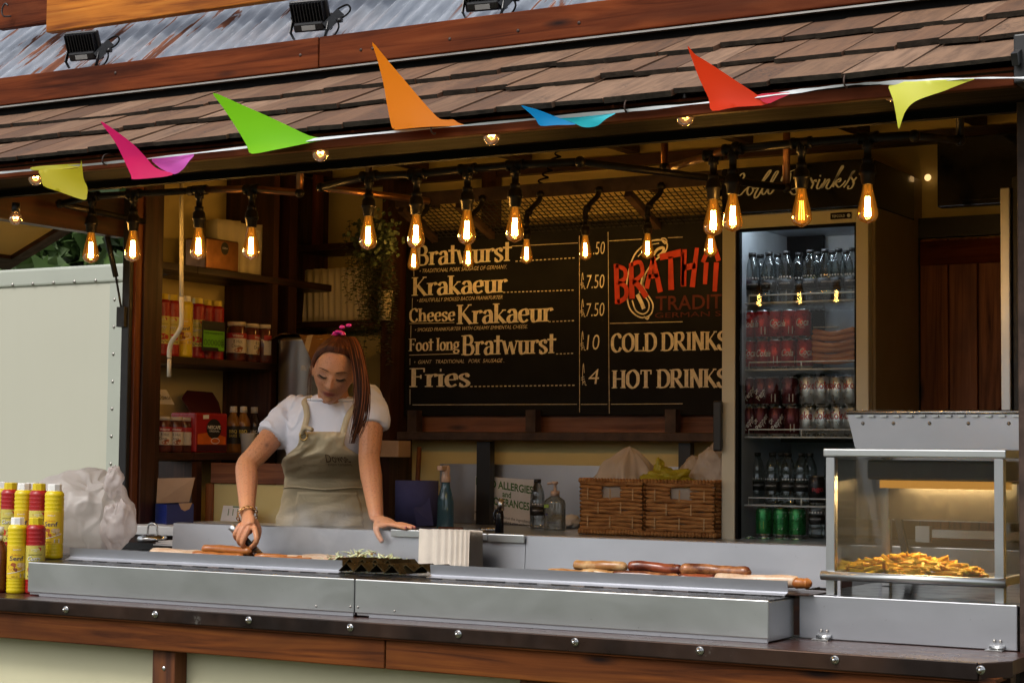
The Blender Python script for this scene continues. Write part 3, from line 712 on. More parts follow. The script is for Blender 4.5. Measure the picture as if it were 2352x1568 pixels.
obj('floor_tray', B(xa+.026,xb-.027,yc0+.01,yc1-.03,zc0+.045,zc0+.052), M['steel'], CB)
obj('glass_pane', B(xa+.026,xb-.027,yc0+.006,yc0+.010,zc0+.068,zc1-.023), M['smoky'], CB)
for x in (xa+.012, xb-.016): obj('glass_pane', B(x,x+.003,yc0+.026,yc1-.026,zc0+.066,zc1-.023), M['clear'], CB)
obj('light_blocker', B(xa+.06,xb-.06,5.205,5.211,zc1-.20,zc1-.086), M['black_metal'], CB)  # plate added to keep the tube's light off the fryer
obj('lamp_hood', B(xa+.06,xb-.06,5.02,5.25,zc1-.085,zc1-.03), M['black_metal'], CB, bev=.008)
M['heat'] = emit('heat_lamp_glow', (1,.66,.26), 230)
hl = obj('lamp_reflector', B(xa+.09,xb-.03,5.05,5.21,zc1-.092,zc1-.086), M['rust_metal'], CB)
M['trough_glow'] = emit('amber_trough_glow', (1,.46,.07), .62)  # glowing strip stands in for the lamp-lit reflector trough
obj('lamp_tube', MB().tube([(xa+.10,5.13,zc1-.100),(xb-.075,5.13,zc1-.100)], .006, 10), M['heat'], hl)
obj('glow_strip', B(xa+.09,xb-.03,5.044,5.050,zc1-.108,zc1-.0865), M['trough_glow'], hl)
b = MB(); b.lathe([(.004,0),(.006,-.006),(.004,-.014),(.012,-.018),(.012,-.026),(.0,-.034)], 12, (xa, yc0+.12, zc0+.075), axis='X'); obj('knob', b, M['black_metal'], CB)
# ------------------------------------------------------------------ chips
def chip_mat():
    m, nt, b = base('golden_chip', (.85,.42,.02), .45, 0, .4, Subsurface_Weight=.15)
    oi = node(nt, 'ShaderNodeObjectInfo'); n = noise_t(nt, coords(nt), 40, 3)
    c = ramp(nt, oi.outputs['Random'], [(0,(.80,.43,.015)),(.5,(.90,.56,.02)),(1,(.94,.66,.06))])
    nt.links.new(mixc(nt, ramp(nt, n, [(.6,0),(.75,.5)]), c, (.7,.32,.015)), b.inputs['Base Color']); return m
M['chip'] = chip_mat()
CH = thing('chip_pile', 'heap of golden chips lying in the glass cabinet', 'chips', (P(2092,1320,5.02).x,5.03,zc0+.052))
chip_me = []
for k in range(8):
    L = rnd.uniform(.045,.085); b = MB(); w = rnd.uniform(.0085,.011); bend = rnd.uniform(-.006,.006); vs = []
    for i in range(5):
        q = i/4-.5; ww = w*(.72 if i in (0,4) else 1); ox = bend*(1-4*q*q)
        vs += [(q*L, ox+ww*a*.5, ww*c*.5) for a, c in ((-1,-1),(1,-1),(1,1),(-1,1))]
    fs = [(i*4+j, i*4+(j+1)%4, i*4+4+(j+1)%4, i*4+4+j) for i in range(4) for j in range(4)]+[(3,2,1,0),(16,17,18,19)]
    b.add(vs, fs, 0, False); chip_me.append(mesh(b, M['chip'], name='chip', fix=True, bev=.0015, seg=1))
for k in range(300):
    a, r_ = rnd.random()*6.28, rnd.random()**.55
    x, y_ = .198*r_*math.cos(a), .128*r_*math.sin(a)
    hh = .050*(1-r_**1.7)*(.80+.3*noise.noise((x*9,y_*9,1)))+.008
    zz = rnd.uniform(.35,1)*hh+.004 if k < 120 else hh+.002
    o = bpy.data.objects.new('chip', rnd.choice(chip_me)); COL.objects.link(o); o.parent = CH
    o.location = (x, y_, zz); o.rotation_euler = (rnd.random()*3, rnd.gauss(0,.17), rnd.random()*6.28); s_ = rnd.uniform(.85,1.15); o.scale = (s_, s_, s_)
# ------------------------------------------------------------------ fryer behind
FR = thing('fryer', 'steel deep fryer with a hinged lid standing open behind the chip cabinet', 'fryer', (1.2,6.0,.36))
yl = 5.72
obj('body', B(.90,1.62,5.72,6.2,.36,1.37), M['steel'], FR, bev=.004)
p = [P(1946,950,yl), P(2336,950,yl), P(2336,1040,yl), P(1961,1040,yl)]; p[1].x = p[2].x = 1.66
zt = (p[0].z+p[1].z)/2; p[0].z = p[1].z = zt; p[2].z = p[3].z = 1.45; p[3].x += .06
ld = obj('lid', MB().poly(p, (0,.012,0)), M['dull_steel'], FR, fix=True)
b = MB(); b.tube([(p[0].x,yl-.003,zt+.005),(1.66,yl-.003,zt+.005)], .0065, 8); obj('piano_hinge', b, M['chrome'], ld)
b = MB()
for k in range(16): b.box(p[0].x+.03+k*.042, p[0].x+.05+k*.042, yl-.0115, yl-.004, zt-.010, zt-.004)
obj('hinge_leaf', b, M['steel'], ld)
for u in (1982,2052,2135,2224,2317):
    q = P(u, 964, yl); obj('screw', MB().lathe([(0,0),(.006,0),(.005,-.003),(0,-.004)], 10, (q.x,yl,zt-.03), axis='Y'), M['zinc_screw'], ld)
obj('basket_rail', B(1.17,1.55,5.70,5.716,1.40,1.425), M['steel'], FR)
obj('basket_rail', B(1.12,1.165,5.69,5.715,1.385,1.435), M['steel'], FR)
obj('frame_leg', MB().bar((1.02,5.69,1.30),(.96,5.69,1.66),.03,.02), M['dull_steel'], FR)
obj('frame_leg', MB().bar((1.10,5.69,1.30),(1.02,5.69,1.66),.02,.02), M['black_metal'], FR)
# sauce bottle and oil beside the cabinet
b = MB(); b.lathe([(0,0),(.03,0),(.03,.11),(.026,.125),(.012,.135),(.008,.165),(0,.166)], 16, (1.60,5.62,1.271)); solo('sauce_bottle', b, M['white_plastic'], 'pale squeezy bottle behind the right post of the chip cabinet', 'bottle', (1.60,5.62,1.271))
# ================================================================== fridge
M['fridge_frame'] = plain('fridge_cream_frame', (.62,.58,.44), .38, 0, .5, .04, 4)
M['fridge_body'] = plain('fridge_side_panel', (.30,.23,.12), .5, 0, .4, .06, 4)
M['fridge_in'] = plain('fridge_liner', (.42,.45,.48), .5, 0, .4, .1)
M['black_gloss'] = plain('black_gloss_panel', (.006,.007,.012), .12, 0, .6)
M['fridge_glass'] = glass('fridge_door_glass', (.95,.97,.98), .045)
M['letter_white'] = plain('white_lettering', (.82,.82,.78), .6, 0, .3, .03)
M['letter_bright'] = plain('bright_white_print', (.78,.78,.76), .5, 0, .3, .02)
yfr = 6.65
fa = P(1657,1100,yfr); fb = P(1995,1100,yfr); x0, x1 = fa.x, fb.x
ztop = P(2006,363,yfr).z; zdoor = P(1800,488,yfr).z; zin = P(1830,518,yfr+.0).z
FRI = thing('drinks_fridge', 'tall glass-door drinks fridge with a black script sign on top', 'fridge', ((x0+x1)/2,yfr+.3,.36))
xi0, xi1 = P(1688,900,yfr).x, P(1966,900,yfr).x
dz0, zf0 = .72, .36
b = MB(); b.box(x0+.005,x0+.04,yfr+.045,yfr+.60,zf0,ztop-.004); b.box(x1-.04,x1+.012,yfr+.045,yfr+.60,zf0,ztop-.004)
obj('cabinet', b, M['fridge_body'], FRI, bev=.004)
b = MB(); b.box(x0+.041,x1-.041,yfr+.57,yfr+.60,zf0,ztop-.01); b.box(x0+.041,x1-.041,yfr+.045,yfr+.569,zdoor-.03,zdoor+.01); b.box(x0+.041,x1-.041,yfr+.045,yfr+.569,.62,.66)
obj('liner', b, M['fridge_in'], FRI)
for x in (xi0-.001, xi1): obj('liner_side', B(x-.006,x+.006,yfr+.05,yfr+.56,.66,zdoor-.031), M['fridge_in'], FRI)
DO = obj('door', MB().box(x0,xi0,yfr,yfr+.04,.60,zdoor-.003).box(xi1,x1,yfr,yfr+.04,.60,zdoor-.003).box(xi0,xi1,yfr+.001,yfr+.039,zin,zdoor-.0035).box(xi0,xi1,yfr+.001,yfr+.039,.60,.70), M['fridge_frame'], FRI, bev=.003)
obj('gasket', MB().box(xi0+.0,xi0+.012,yfr+.006,yfr+.038,.70,zin).box(xi1-.008,xi1,yfr+.006,yfr+.038,.70,zin).box(xi0+.012,xi1-.008,yfr+.006,yfr+.038,zin-.01,zin), M['black_rubber'], DO)
obj('glass_pane', B(xi0+.012,xi1-.008,yfr+.012,yfr+.018,.70,zin-.01), M['fridge_glass'], DO)
ha, hb_ = P(1656,920,yfr-.03), P(1656,1036,yfr-.03)
obj('handle', B(x0-.022,x0+.012,yfr-.035,yfr-.012,hb_.z,ha.z).box(x0-.012,x0+.008,yfr-.013,yfr+.001,hb_.z+.01,hb_.z+.05).box(x0-.012,x0+.008,yfr-.013,yfr+.001,ha.z-.05,ha.z-.01), M['black_metal'], DO, bev=.006)
pb = P(1932,496,yfr); bd = obj('badge', B(pb.x-.042,pb.x+.042,yfr-.003,yfr-.0005,pb.z-.012,pb.z+.013), M['black_gloss'], DO, bev=.001)
b = MB(); text_into(b, 'TEFCOLD', lambda x,y_: (x,yfr-.0035,y_), pb.x-.036, pb.z-.005, .010, .052); obj('badge_lettering', b, M['letter_white'], DO)
obj('badge_roundel', MB().lathe([(0,0),(.007,0),(.007,-.0008),(0,-.001)], 14, (pb.x+.031,yfr-.0032,pb.z), axis='Y'), M['letter_white'], DO)
SG = obj('sign_box', B(x0-.002,x1+.014,yfr-.004,yfr+.5,zdoor+.004,ztop), M['black_gloss'], FRI, bev=.006)
# script lettering 'Cold Drinks' drawn with a broad brush
b = MB(); q0 = P(1568+385/3, 1345/3, yfr-.006); pxm = (P(1900,420,yfr).x-P(1800,420,yfr).x)/100
def sfn(px, py):                # zoomed picture pixels of the sign, laid on the sign's own plane
    q = P(1568+px/3, py/3, yfr-.006); return q
def script(st, T=15, t=5, nib=.45):
    f = [float(x) for x in st.split()]
    pts = smooth_pts([(f[i], -f[i+1], 0) for i in range(0, len(f), 2)], 6)
    script.n += 1; e = (script.n % 9)*.0003
    ribbon(b, pts, lambda x, y_: tuple(sfn(x, -y_)-Vector((0,e,0))), T, t, nib)
script.n = 0
for st in ("405 1245 425 1215 415 1195 385 1225 360 1285 365 1335 395 1345 430 1310 452 1290",
           "478 1288 455 1292 445 1325 460 1345 485 1315 482 1288 500 1300 520 1285",
           "515 1290 570 1235 605 1185 600 1175 570 1215 520 1300 497 1345 500 1365 520 1352 545 1310",
           "585 1280 560 1285 545 1320 560 1340 590 1300 640 1220 658 1185 640 1190 600 1270 590 1325 610 1332 655 1265",
           "680 1250 695 1215 740 1185 790 1168 800 1190 775 1200", "745 1192 740 1230 725 1300", "720 1302 770 1300 830 1240 840 1190 800 1175", "725 1300 760 1340 790 1330 780 1290",
           "880 1225 890 1245 900 1265 885 1300", "890 1262 915 1240 920 1255", "945 1235 925 1290 940 1300 965 1265", "985 1232 960 1295 1000 1240 1010 1245 990 1290 1010 1300 1040 1262",
           "1038 1262 1080 1195 1105 1155 1100 1145 1075 1190 1035 1290", "1045 1262 1085 1230 1085 1250 1055 1262 1075 1290 1100 1275 1125 1245",
           "1110 1292 1140 1250 1170 1190 1185 1180 1160 1215 1180 1255 1165 1295 1140 1300 1145 1280", "1170 1260 1200 1222"): script(st)
obj('sign_lettering', b, M['letter_white'], SG)
b = MB(); b.lathe([(.004,0),(.004,.006)], 8, P(1568+948/3,1212/3,yfr-.006), axis='Y'); obj('sign_dot', b, M['letter_white'], SG)
M['tube_light'] = emit('cool_white_tube', (.80,.90,1), 34)
a, c = P(1727,529,yfr+.06), P(1915,515,yfr+.06)
obj('light_tube', MB().tube([a, (c.x,c.y,a.z)], .005, 8), M['tube_light'], FRI)
SHZ = [P(1850,691,yfr+.09).z, P(1850,846,yfr+.09).z, P(1850,1002,yfr+.09).z, P(1800,1159,yfr+.09).z, P(1800,1290,yfr+.09).z]
M['wire_white'] = plain('white_coated_wire', (.70,.70,.66), .4)
for z_ in SHZ[:4]:
    b = MB(); ya = yfr+.075
    for x in np.linspace(xi0+.02, xi1-.02, 22): b.tube([(x,ya,z_-.002),(x,yfr+.55,z_-.002)], .0016, 5)
    b.tube([(xi0+.01,ya-.002,z_-.004),(xi1-.01,ya-.002,z_-.004)], .004, 6)
    b.tube([(xi0+.028,ya-.004,z_-.006),(xi0+.028,ya-.004,z_+.026),(xi1-.012,ya-.004,z_+.026),(xi1-.012,ya-.004,z_-.006)], .0026, 6, caps=True)
    b.tube([((xi0+xi1)/2,ya-.004,z_-.004),((xi0+xi1)/2,ya-.004,z_+.026)], .0026, 6)
    obj('wire_shelf', b, M['wire_white'], FRI)
# ------------------------------------------------------------------ drinks
def can_proto(kind, body, print_fn, label_h=None, metal=.75):
    m = plain('can_'+kind, body, .3, metal, .5, .08, 30); lm = plain('can_lid', (.6,.6,.58), .25, 1)
    b = MB(); b.lathe([(0,.0025),(.024,.0),(.0255,.003),(.033,.011),(.033,.099),(.0265,.110),(.0262,.1145),(.0245,.115),(.0235,.112),(0,.1115)], 22, ms=[1,1,1,0,0,1,1,1,1])
    me = [mesh(b, [m, lm], name='drinks_can')]
    pm = print_fn() if print_fn else None
    return me[0], pm
def cyl_fn(r, a0=-math.pi/2, tilt=0):
    """flat label coordinates (metres along, up) wrapped round a bottle of radius r; a0 = bearing of x = 0"""
    def f(x, y_):
        a = a0+x/r; return (r*math.cos(a), r*math.sin(a), y_)
    return f
def print_mesh(draw, mat, r=.0334):
    b = MB(); draw(b, cyl_fn(r)); return mesh(b, mat, name='label_print')
M['p_white'] = plain('can_white_print', (.74,.72,.70), .45); M['p_red'] = plain('can_red_print', (.42,.02,.03), .4); M['p_dark'] = plain('can_dark_print', (.02,.015,.015), .5)
M['p_green'] = plain('can_lime_print', (.28,.45,.05), .4)
def barcode(b, f, x, y_):
    b.add([f(x,y_),f(x+.017,y_),f(x+.017,y_+.03),f(x,y_+.03)], [(0,1,2,3)])
def d_coke(b, f): text_into(b, 'Coca', f, -.027, .052, .027, .052, shear=.35, bold=.012); text_into(b, 'ORIGINAL', f, -.010, .040, .004, .022); ribbon(b, cv('-.02 .05 .0 .046 .022 .054'), f, .003, .0012)
def d_coke2(b, f): text_into(b, 'Cola', f, -.03, .050, .027, .05, shear=.35, bold=.012); barcode(b, f, .024, .02)
def d_cokeb(b, f): barcode(b, f, -.008, .02); text_into(b, 'Cola', f, -.06, .05, .025, .04, shear=.35, bold=.01)
def d_dp(b, f):
    text_into(b, 'Dr', f, -.026, .045, .019, .022, rot=.95, bold=.02); text_into(b, 'Pepper', f, -.012, .022, .021, .072, rot=.95, bold=.02)
def d_dpb(b, f): barcode(b, f, -.006, .018); text_into(b, 'Dr', f, -.045, .05, .015, .02, rot=.95, bold=.02)
def d_diet(b, f): text_into(b, 'Coke', f, -.04, .067, .030, .075, bold=.02)
def d_diet2(b, f): text_into(b, 'Coke', f, -.062, .067, .030, .075, bold=.02)
def d_7(b, f):
    b.add([f(-.016,.085),f(.018,.085),f(.002,.03),f(-.013,.03),f(.004,.072),f(-.016,.072)], [(0,5,4,1),(1,4,3,2)]); 
def d_7b(b, f): barcode(b, f, -.016, .03)
def d_mango(b, f): text_into(b, 'ngo', f, -.028, .055, .018, .045, bold=.03)
KIN = {}
for k, body, fn, pm, me_ in (('coke',(.36,.02,.02),d_coke,'p_white',.55),('coke2',(.36,.02,.02),d_coke2,'p_white',.55),('cokeb',(.36,.02,.02),d_cokeb,'p_white',.55),
        ('dp',(.09,.012,.02),d_dp,'p_white',.5),('dpb',(.10,.014,.022),d_dpb,'p_white',.5),('diet',(.62,.64,.65),d_diet,'p_red',.9),('diet2',(.62,.64,.65),d_diet2,'p_red',.9),
        ('seven',(.03,.22,.06),d_7,'p_white',.6),('sevenb',(.03,.22,.06),d_7b,'p_green',.6),('mango',(.015,.012,.015),d_mango,'p_red',.3)):
    me, _ = can_proto(k, body, None, metal=me_); KIN[k] = (me, print_mesh(fn, M[pm]))
def can(kind, x, y_, z_, rz, label, group):
    o = bpy.data.objects.new('drinks_can', KIN[kind][0]); COL.objects.link(o); o.location = (x,y_,z_); o.rotation_euler = (0,0,rz)
    tag(o, label, 'can', group)
    c = bpy.data.objects.new('label_print', KIN[kind][1]); COL.objects.link(c); c.parent = o; return o
yr1, yr2 = yfr+.125, yfr+.195
def ux(u, y_): return P(u, 800, y_).x
def row(us, kinds, z_, y_, labels, group, jit=.5):
    for u, k, lb in zip(us, kinds, labels):
        x = ux(u, y_); can(k, x, y_+rnd.uniform(-.006,.006), z_, face_ang(x, y_)+math.pi/2+rnd.uniform(-jit,jit), lb, group)
z2 = SHZ[1]+.0; H = .1155
W5 = ['leftmost', 'second from the left', 'middle', 'second from the right', 'rightmost', 'end']
row((1722,1754,1783,1813,1850), ('coke','coke2','cokeb','coke2','coke'), z2, yr1, ['red cola can %s in the lower layer of the second fridge shelf' % w for w in W5], 'red cola cans', .15)
row((1722,1754,1783,1813,1845), ('coke2','cokeb','coke','cokeb','coke'), z2+H, yr1, ['red cola can %s in the upper layer of the second fridge shelf' % w for w in W5], 'red cola cans', .15)
row((1735,1768,1800,1834), ('coke',)*4, z2, yr2, ['red cola can in the back row of the second fridge shelf']*4, 'red cola cans at the back')
row((1735,1768,1800,1834), ('coke',)*4, z2+H, yr2, ['red cola can in the back row of the second fridge shelf']*4, 'red cola cans at the back')
z3 = SHZ[2]
row((1722,1750,1786,1820), ('dp','dp','dp','dpb'), z3, yr1, ['dark red can with slanted white lettering, lower layer, %s' % w for w in W5], 'dark red cans', .2)
row((1722,1750,1776,1815), ('dp','dp','dpb','dpb'), z3+H, yr1, ['dark red can with slanted white lettering, upper layer, %s' % w for w in W5], 'dark red cans', .2)
row((1856,1890,1926,1958), ('diet2','diet','diet','diet'), z3, yr1, ['silver can with red lettering, lower layer, %s' % w for w in ('next to the dark red cans','second from the dark red cans','third from the dark red cans','at the right end')], 'silver cans', .25)
row((1856,1891,1925,1957), ('diet','diet','diet2','diet2'), z3+H, yr1, ['silver can with red lettering, upper layer, %s' % w for w in ('next to the dark red cans','second from the dark red cans','third from the dark red cans','at the right end')], 'silver cans', .25)
row((1740,1774,1806,1842,1876,1910,1944), ('dp',)*3+('diet',)*4, z3, yr2, ['can in the back row of the third fridge shelf']*7, 'cans at the back')
row((1740,1774,1806,1842,1876,1910,1944), ('dp',)*3+('diet',)*4, z3+H, yr2, ['can in the back row of the third fridge shelf']*7, 'cans at the back')
z5 = P(1790,1232,yr1).z
row((1757,1795,1833), ('sevenb','seven','seven'), z5, yr1, ['green can showing its barcode side on the bottom fridge shelf','green can with a white seven, middle of the bottom fridge shelf','green can with a white seven, right of the bottom fridge shelf'], 'green cans', .1)
row((1722,1757,1795,1833), ('sevenb',)*4, z5-H, yr1, ['green can at the bottom of the fridge, only its lid showing']*4, 'green cans below')
obj('wire_shelf', B(xi0+.01,xi1-.01,yfr+.08,yfr+.55,z5-H-.008,z5-H-.002), M['wire_white'], FRI)
can('mango', ux(1876,yr1), yr1, SHZ[3], face_ang(ux(1876,yr1),yr1)+math.pi/2+.3, 'black can with a red fruit print on the fourth fridge shelf', None)
# water bottles
M['water'] = glass('clear_water_bottle', (.80,.84,.84), .12, .04, .06, (.35,.38,.38)); M['black_label'] = plain('black_paper_label', (.010,.010,.012), .5)
bw = MB(); bw.lathe([(0,.002),(.026,0),(.0305,.006),(.031,.05),(.0295,.055),(.031,.09),(.0305,.112),(.0285,.118),(.030,.124),(.026,.15),(.019,.170),(.0125,.181),(.0125,.186)], 20)
wme = mesh(bw, M['water'], name='water_bottle')
bc = MB(); bc.lathe([(.0135,.186),(.0145,.186),(.0145,.2),(.0,.2005)], 14); cme = mesh(bc, M['black_metal'], name='cap')
bl = MB(); bl.lathe([(.0312,.052),(.0316,.052),(.0316,.088),(.0312,.088)], 22); lme = mesh(bl, M['black_label'], name='label')
def d_h(b, f):
    text_into(b, 'HARROGATE', f, -.024, .070, .0062, .046); barcode(b, f, .05, .055)
    for k in range(3): s_ = .0035; x = -.012+k*.011; b.add([f(x,.062),f(x+s_,.066),f(x,.070),f(x-s_,.066)][::-1], [(0,1,2,3)]) if 0 else None
pw = MB(); d_h(pw, cyl_fn(.0321)); 
for k in range(-2, 3):
    f = cyl_fn(.0312); s_ = .0042; x = k*.012; pw.add([f(x-s_,.098),f(x,.094),f(x+s_,.098),f(x,.102)], [(0,1,2,3)])
pme = mesh(pw, M['p_white'], name='label_print')
def water(x, y_, z_, label, group, jit=.5):
    o = bpy.data.objects.new('water_bottle', wme); COL.objects.link(o); o.location = (x,y_,z_); o.rotation_euler = (0,0,face_ang(x,y_)+math.pi/2+rnd.uniform(-jit,jit)); tag(o, label, 'bottle', group)
    for n_, m_ in (('cap',cme),('label',lme),('label_print',pme)):
        c = bpy.data.objects.new(n_, m_); COL.objects.link(c); c.parent = o
    return o
for u, w7 in zip((1728,1766,1806,1861,1895,1926,1958), ('leftmost of the front row','second from the left in front','third from the left in front','middle of the front row','third from the right in front','second from the right in front','rightmost of the front row')): water(ux(u,yr1), yr1, SHZ[0], 'clear water bottle on the top fridge shelf, '+w7, 'water bottles on the top shelf')
for u in (1746,1786,1835,1878,1912,1944): water(ux(u,yr2), yr2, SHZ[0], 'clear water bottle with a black label on the top fridge shelf, second row', 'water bottles on the top shelf, second row')
for u, w3 in ((1775,'left'),(1810,'middle'),(1842,'right')): water(ux(u,yr1), yr1, SHZ[3], 'clear water bottle on the fourth fridge shelf, '+w3+' one of the front three', 'water bottles on the fourth shelf', .3)
for u in (1740,1795,1860,1910): water(ux(u,yr2), yr2, SHZ[3], 'clear water bottle at the back of the fourth fridge shelf', 'water bottles at the back of the fourth shelf', .3)
water(ux(1876,yr1), yr1, z5, 'single water bottle right of the green cans', None)
# frankfurter pack
M['frank'] = plain('vacuum_packed_sausage', (.42,.15,.03), .18, 0, .6, .2, 10)
FP = thing('sausage_pack', 'clear pack of orange sausages stacked on the second fridge shelf', 'sausage pack', (ux(1910,yr1),yr1,SHZ[1]))
for k in range(6):
    zz = SHZ[1]+.035+k*.022; b = MB(); xa_, xb_ = ux(1858+abs(k-2)*3,yr1), ux(1966,yr1)
    for j in (0, 1): b.tube(smooth_pts([(xa_, yr1+j*.03,zz),((xa_+xb_)/2, yr1-.012+j*.03,zz-.008-.006*(k%2)),(xb_, yr1+j*.03,zz+.004)],6), [.006]+[.0125]*11+[.007], 10)
    obj('sausage', b, M['frank'], FP)
a, c = ux(1872,yr1), ux(1925,yr1); obj('paper_label', B(a,c,yr1-.02,yr1+.02,SHZ[1]+.158,SHZ[1]+.160), M['p_white'], FP)
# ================================================================== lamps
M['iron'] = plain('black_iron_pipe', (.022,.019,.017), .38, .7, .5, .3, 25)
M['copper'] = plain('warm_copper_pipe', (.30,.14,.06), .35, 1, .5, .2, 20)
M['amber'] = glass('amber_bulb_glass', (1,.70,.28), .07, .02, .34, (1,.33,.025), glow=.62)
M['fil'] = emit('hot_filament', (1,.70,.34), BULB_E); M['fil_dim'] = emit('dim_filament', (1,.42,.08), BULB_E*.06)
M['brass'] = plain('bulb_cap_brass', (.55,.35,.12), .3, 1)
M['fil_globe'] = emit('globe_filament', (1,.55,.16), 130)
BP = [(.0125,.006),(.0135,0),(.0150,-.012),(.0200,-.035),(.0262,-.062),(.0300,-.080),(.0305,-.088),(.0288,-.097),(.0220,-.107),(.0100,-.112),(.004,-.115),(0,-.1155)]
bb = MB(); bb.lathe(BP, 20); bulb_me = mesh(bb, M['amber'], name='bulb')
def fil(mat, thick=.0012):
    b = MB()
    for k in range(6):
        a = k*math.pi/3; r0, r1 = .0055, .0088
        b.tube([(r0*math.cos(a), r0*math.sin(a), -.036),(r1*math.cos(a), r1*math.sin(a), -.093)], thick, 5)
    return mesh(b, mat, name='filament')
fil_me = fil(M['fil']); fil_dim_me = fil(M['fil_dim'], .0008)
b = MB(); b.tube([(0,0,.0),(0,0,-.030)], [.004,.0025], 8); b.tube([(0,0,-.030),(.0,0,-.040)], .006, 6); stem_me = mesh(b, M['brass'], name='stem')
def holder(drop=.138, n=14):
    """tee end, short pipe, coupling and socket, hanging from z = drop to the top of the bulb at z = 0"""
    b = MB(); d = drop
    b.lathe([(.0,d-.012),(.0165,d-.012),(.0165,d-.030),(.0115,d-.031),(.0115,.078),(.0165,.077),(.0165,.066),(.0150,.064),(.0225,.054),(.0235,.040),(.0255,.037),(.0255,.030),(.0215,.028),(.0185,.002),(.0165,0),(0,0)], n)
    return mesh(b, M['iron'], name='lamp_holder')
hold_me = holder()
def bulb_at(parent, tip, dim=False, hm=None):
    """tip = lowest point of the bulb"""
    top = Vector(tip)+Vector((0,0,.1155)); o_ = top-WL[parent.name]
    if hm is not False:
        h = bpy.data.objects.new('lamp_holder', hm or hold_me); COL.objects.link(h); h.parent = parent; h.location = o_
    c = bpy.data.objects.new('bulb', bulb_me); COL.objects.link(c); c.parent = parent; c.location = o_
    f = bpy.data.objects.new('filament', fil_dim_me if dim else fil_me); COL.objects.link(f); f.parent = c; f.rotation_euler = (0,0,rnd.random())
    f = bpy.data.objects.new('stem', stem_me); COL.objects.link(f); f.parent = c
    return top
YP = 5.2
PIPE_R = .0125
def pipe_lamp(label, at, runs, tips, elbows=(), dims=()):
    t = thing('pipe_lamp', label, 'lamp', at, 'pipe lamps with filament bulbs')
    for pts, m, r in runs: obj('pipe', MB().tube(pts, r, 12), M[m], t)
    b = MB()
    for p, r in elbows: b.ball(p, r, 12, 8)
    for tip in tips:
        z = tip.z+.1155+.138
        b.tube([(tip.x-.032,tip.y,z),(tip.x-.022,tip.y,z),(tip.x-.0219,tip.y,z),(tip.x+.0219,tip.y,z),(tip.x+.022,tip.y,z),(tip.x+.032,tip.y,z)], [.0185,.0185,.0165,.0165,.0185,.0185], 12)
        b.tube([(tip.x,tip.y,z),(tip.x,tip.y,z-.02)], .0165, 12)
    o = obj('pipe_fittings', b, M['iron'], t); o['kind'] = 'stuff'
    for i, tip in enumerate(tips): bulb_at(t, tip, i in dims)
    return t
T1 = [P(208,605,YP), P(304,602,YP), P(455,597,YP), P(576,597,YP)]
z_ = lambda t: t.z+.2535
e0, e1 = P(138,468,YP), P(688,443,YP)
pipe_lamp('left pipe lamp carrying four amber filament bulbs before the shelves', (T1[0].x,YP,2.59),
    [([e0, (T1[0].x,YP,z_(T1[0])), (T1[1].x,YP,z_(T1[1])), (T1[2].x-.05,YP,z_(T1[2]))], 'iron', PIPE_R), ([(T1[2].x-.05,YP,z_(T1[2])), (T1[2].x+.03,YP,z_(T1[2]))], 'iron', .0175), ([(T1[2].x+.03,YP,z_(T1[2])), (T1[3].x,YP,z_(T1[3])), e1], 'copper', PIPE_R), ([e0, e0+Vector((.02,.45,-.02))], 'iron', PIPE_R), ([e1, (e1.x,e1.y,2.75)], 'copper', PIPE_R)], T1, [(e0,.018),(e1,.017)])
T2 = [P(845,574,YP), P(955,572,YP), P(1072,563,YP), P(1182,557,YP)]
e0, e1 = P(737,430,YP), P(1332,372,YP); e2 = P(1398,388,YP-.0)
pipe_lamp('middle pipe lamp carrying four amber filament bulbs before the plant and menu board', (T2[0].x,YP,2.59),
    [([e0]+[(t.x,YP,z_(t)) for t in T2]+[e1], 'iron', PIPE_R+.001), ([e0, e0+Vector((.22,.35,-.02))], 'copper', PIPE_R), ([e1, e1+Vector((.42,.7,-.02))], 'iron', PIPE_R), ([(T2[0].x,YP,z_(T2[0])), (T2[0].x,YP,2.78)], 'copper', PIPE_R), ([e1+Vector((.42,.7,-.02)), e1+Vector((.42,.7,.28))], 'copper', PIPE_R)], T2, [(e0,.017),(e1,.019),(e1+Vector((.42,.7,-.02)),.018)])
T3 = [P(1638,543,YP+.05), P(1683,533,YP), P(1841,522,YP), P(1993,514,YP)]
e0 = P(1690,338,YP); em = P(1545,383,YP+.35); et = P(1525,322,YP+.35); e1 = P(2100,312,YP); e2 = P(2205,322,YP+.2)
pipe_lamp('right pipe lamp carrying four amber filament bulbs before the drinks fridge', (T3[1].x,YP,2.59),
    [([e0]+[(t.x,YP,z_(t)) for t in T3[1:]]+[e1], 'iron', PIPE_R+.001), ([e0, (T3[0].x,T3[0].y,z_(T3[0])), em], 'copper', PIPE_R), ([em, (em.x-.03,em.y,em.z), (em.x-.03,em.y,2.76)], 'copper', PIPE_R), ([e1, e2], 'iron', PIPE_R), ([e2, e2+Vector((0,0,.3))], 'iron', PIPE_R)], T3, [(em+Vector((-.03,0,0)),.018),(e0,.018),(e1,.018),(e2,.018)], dims=(2,))
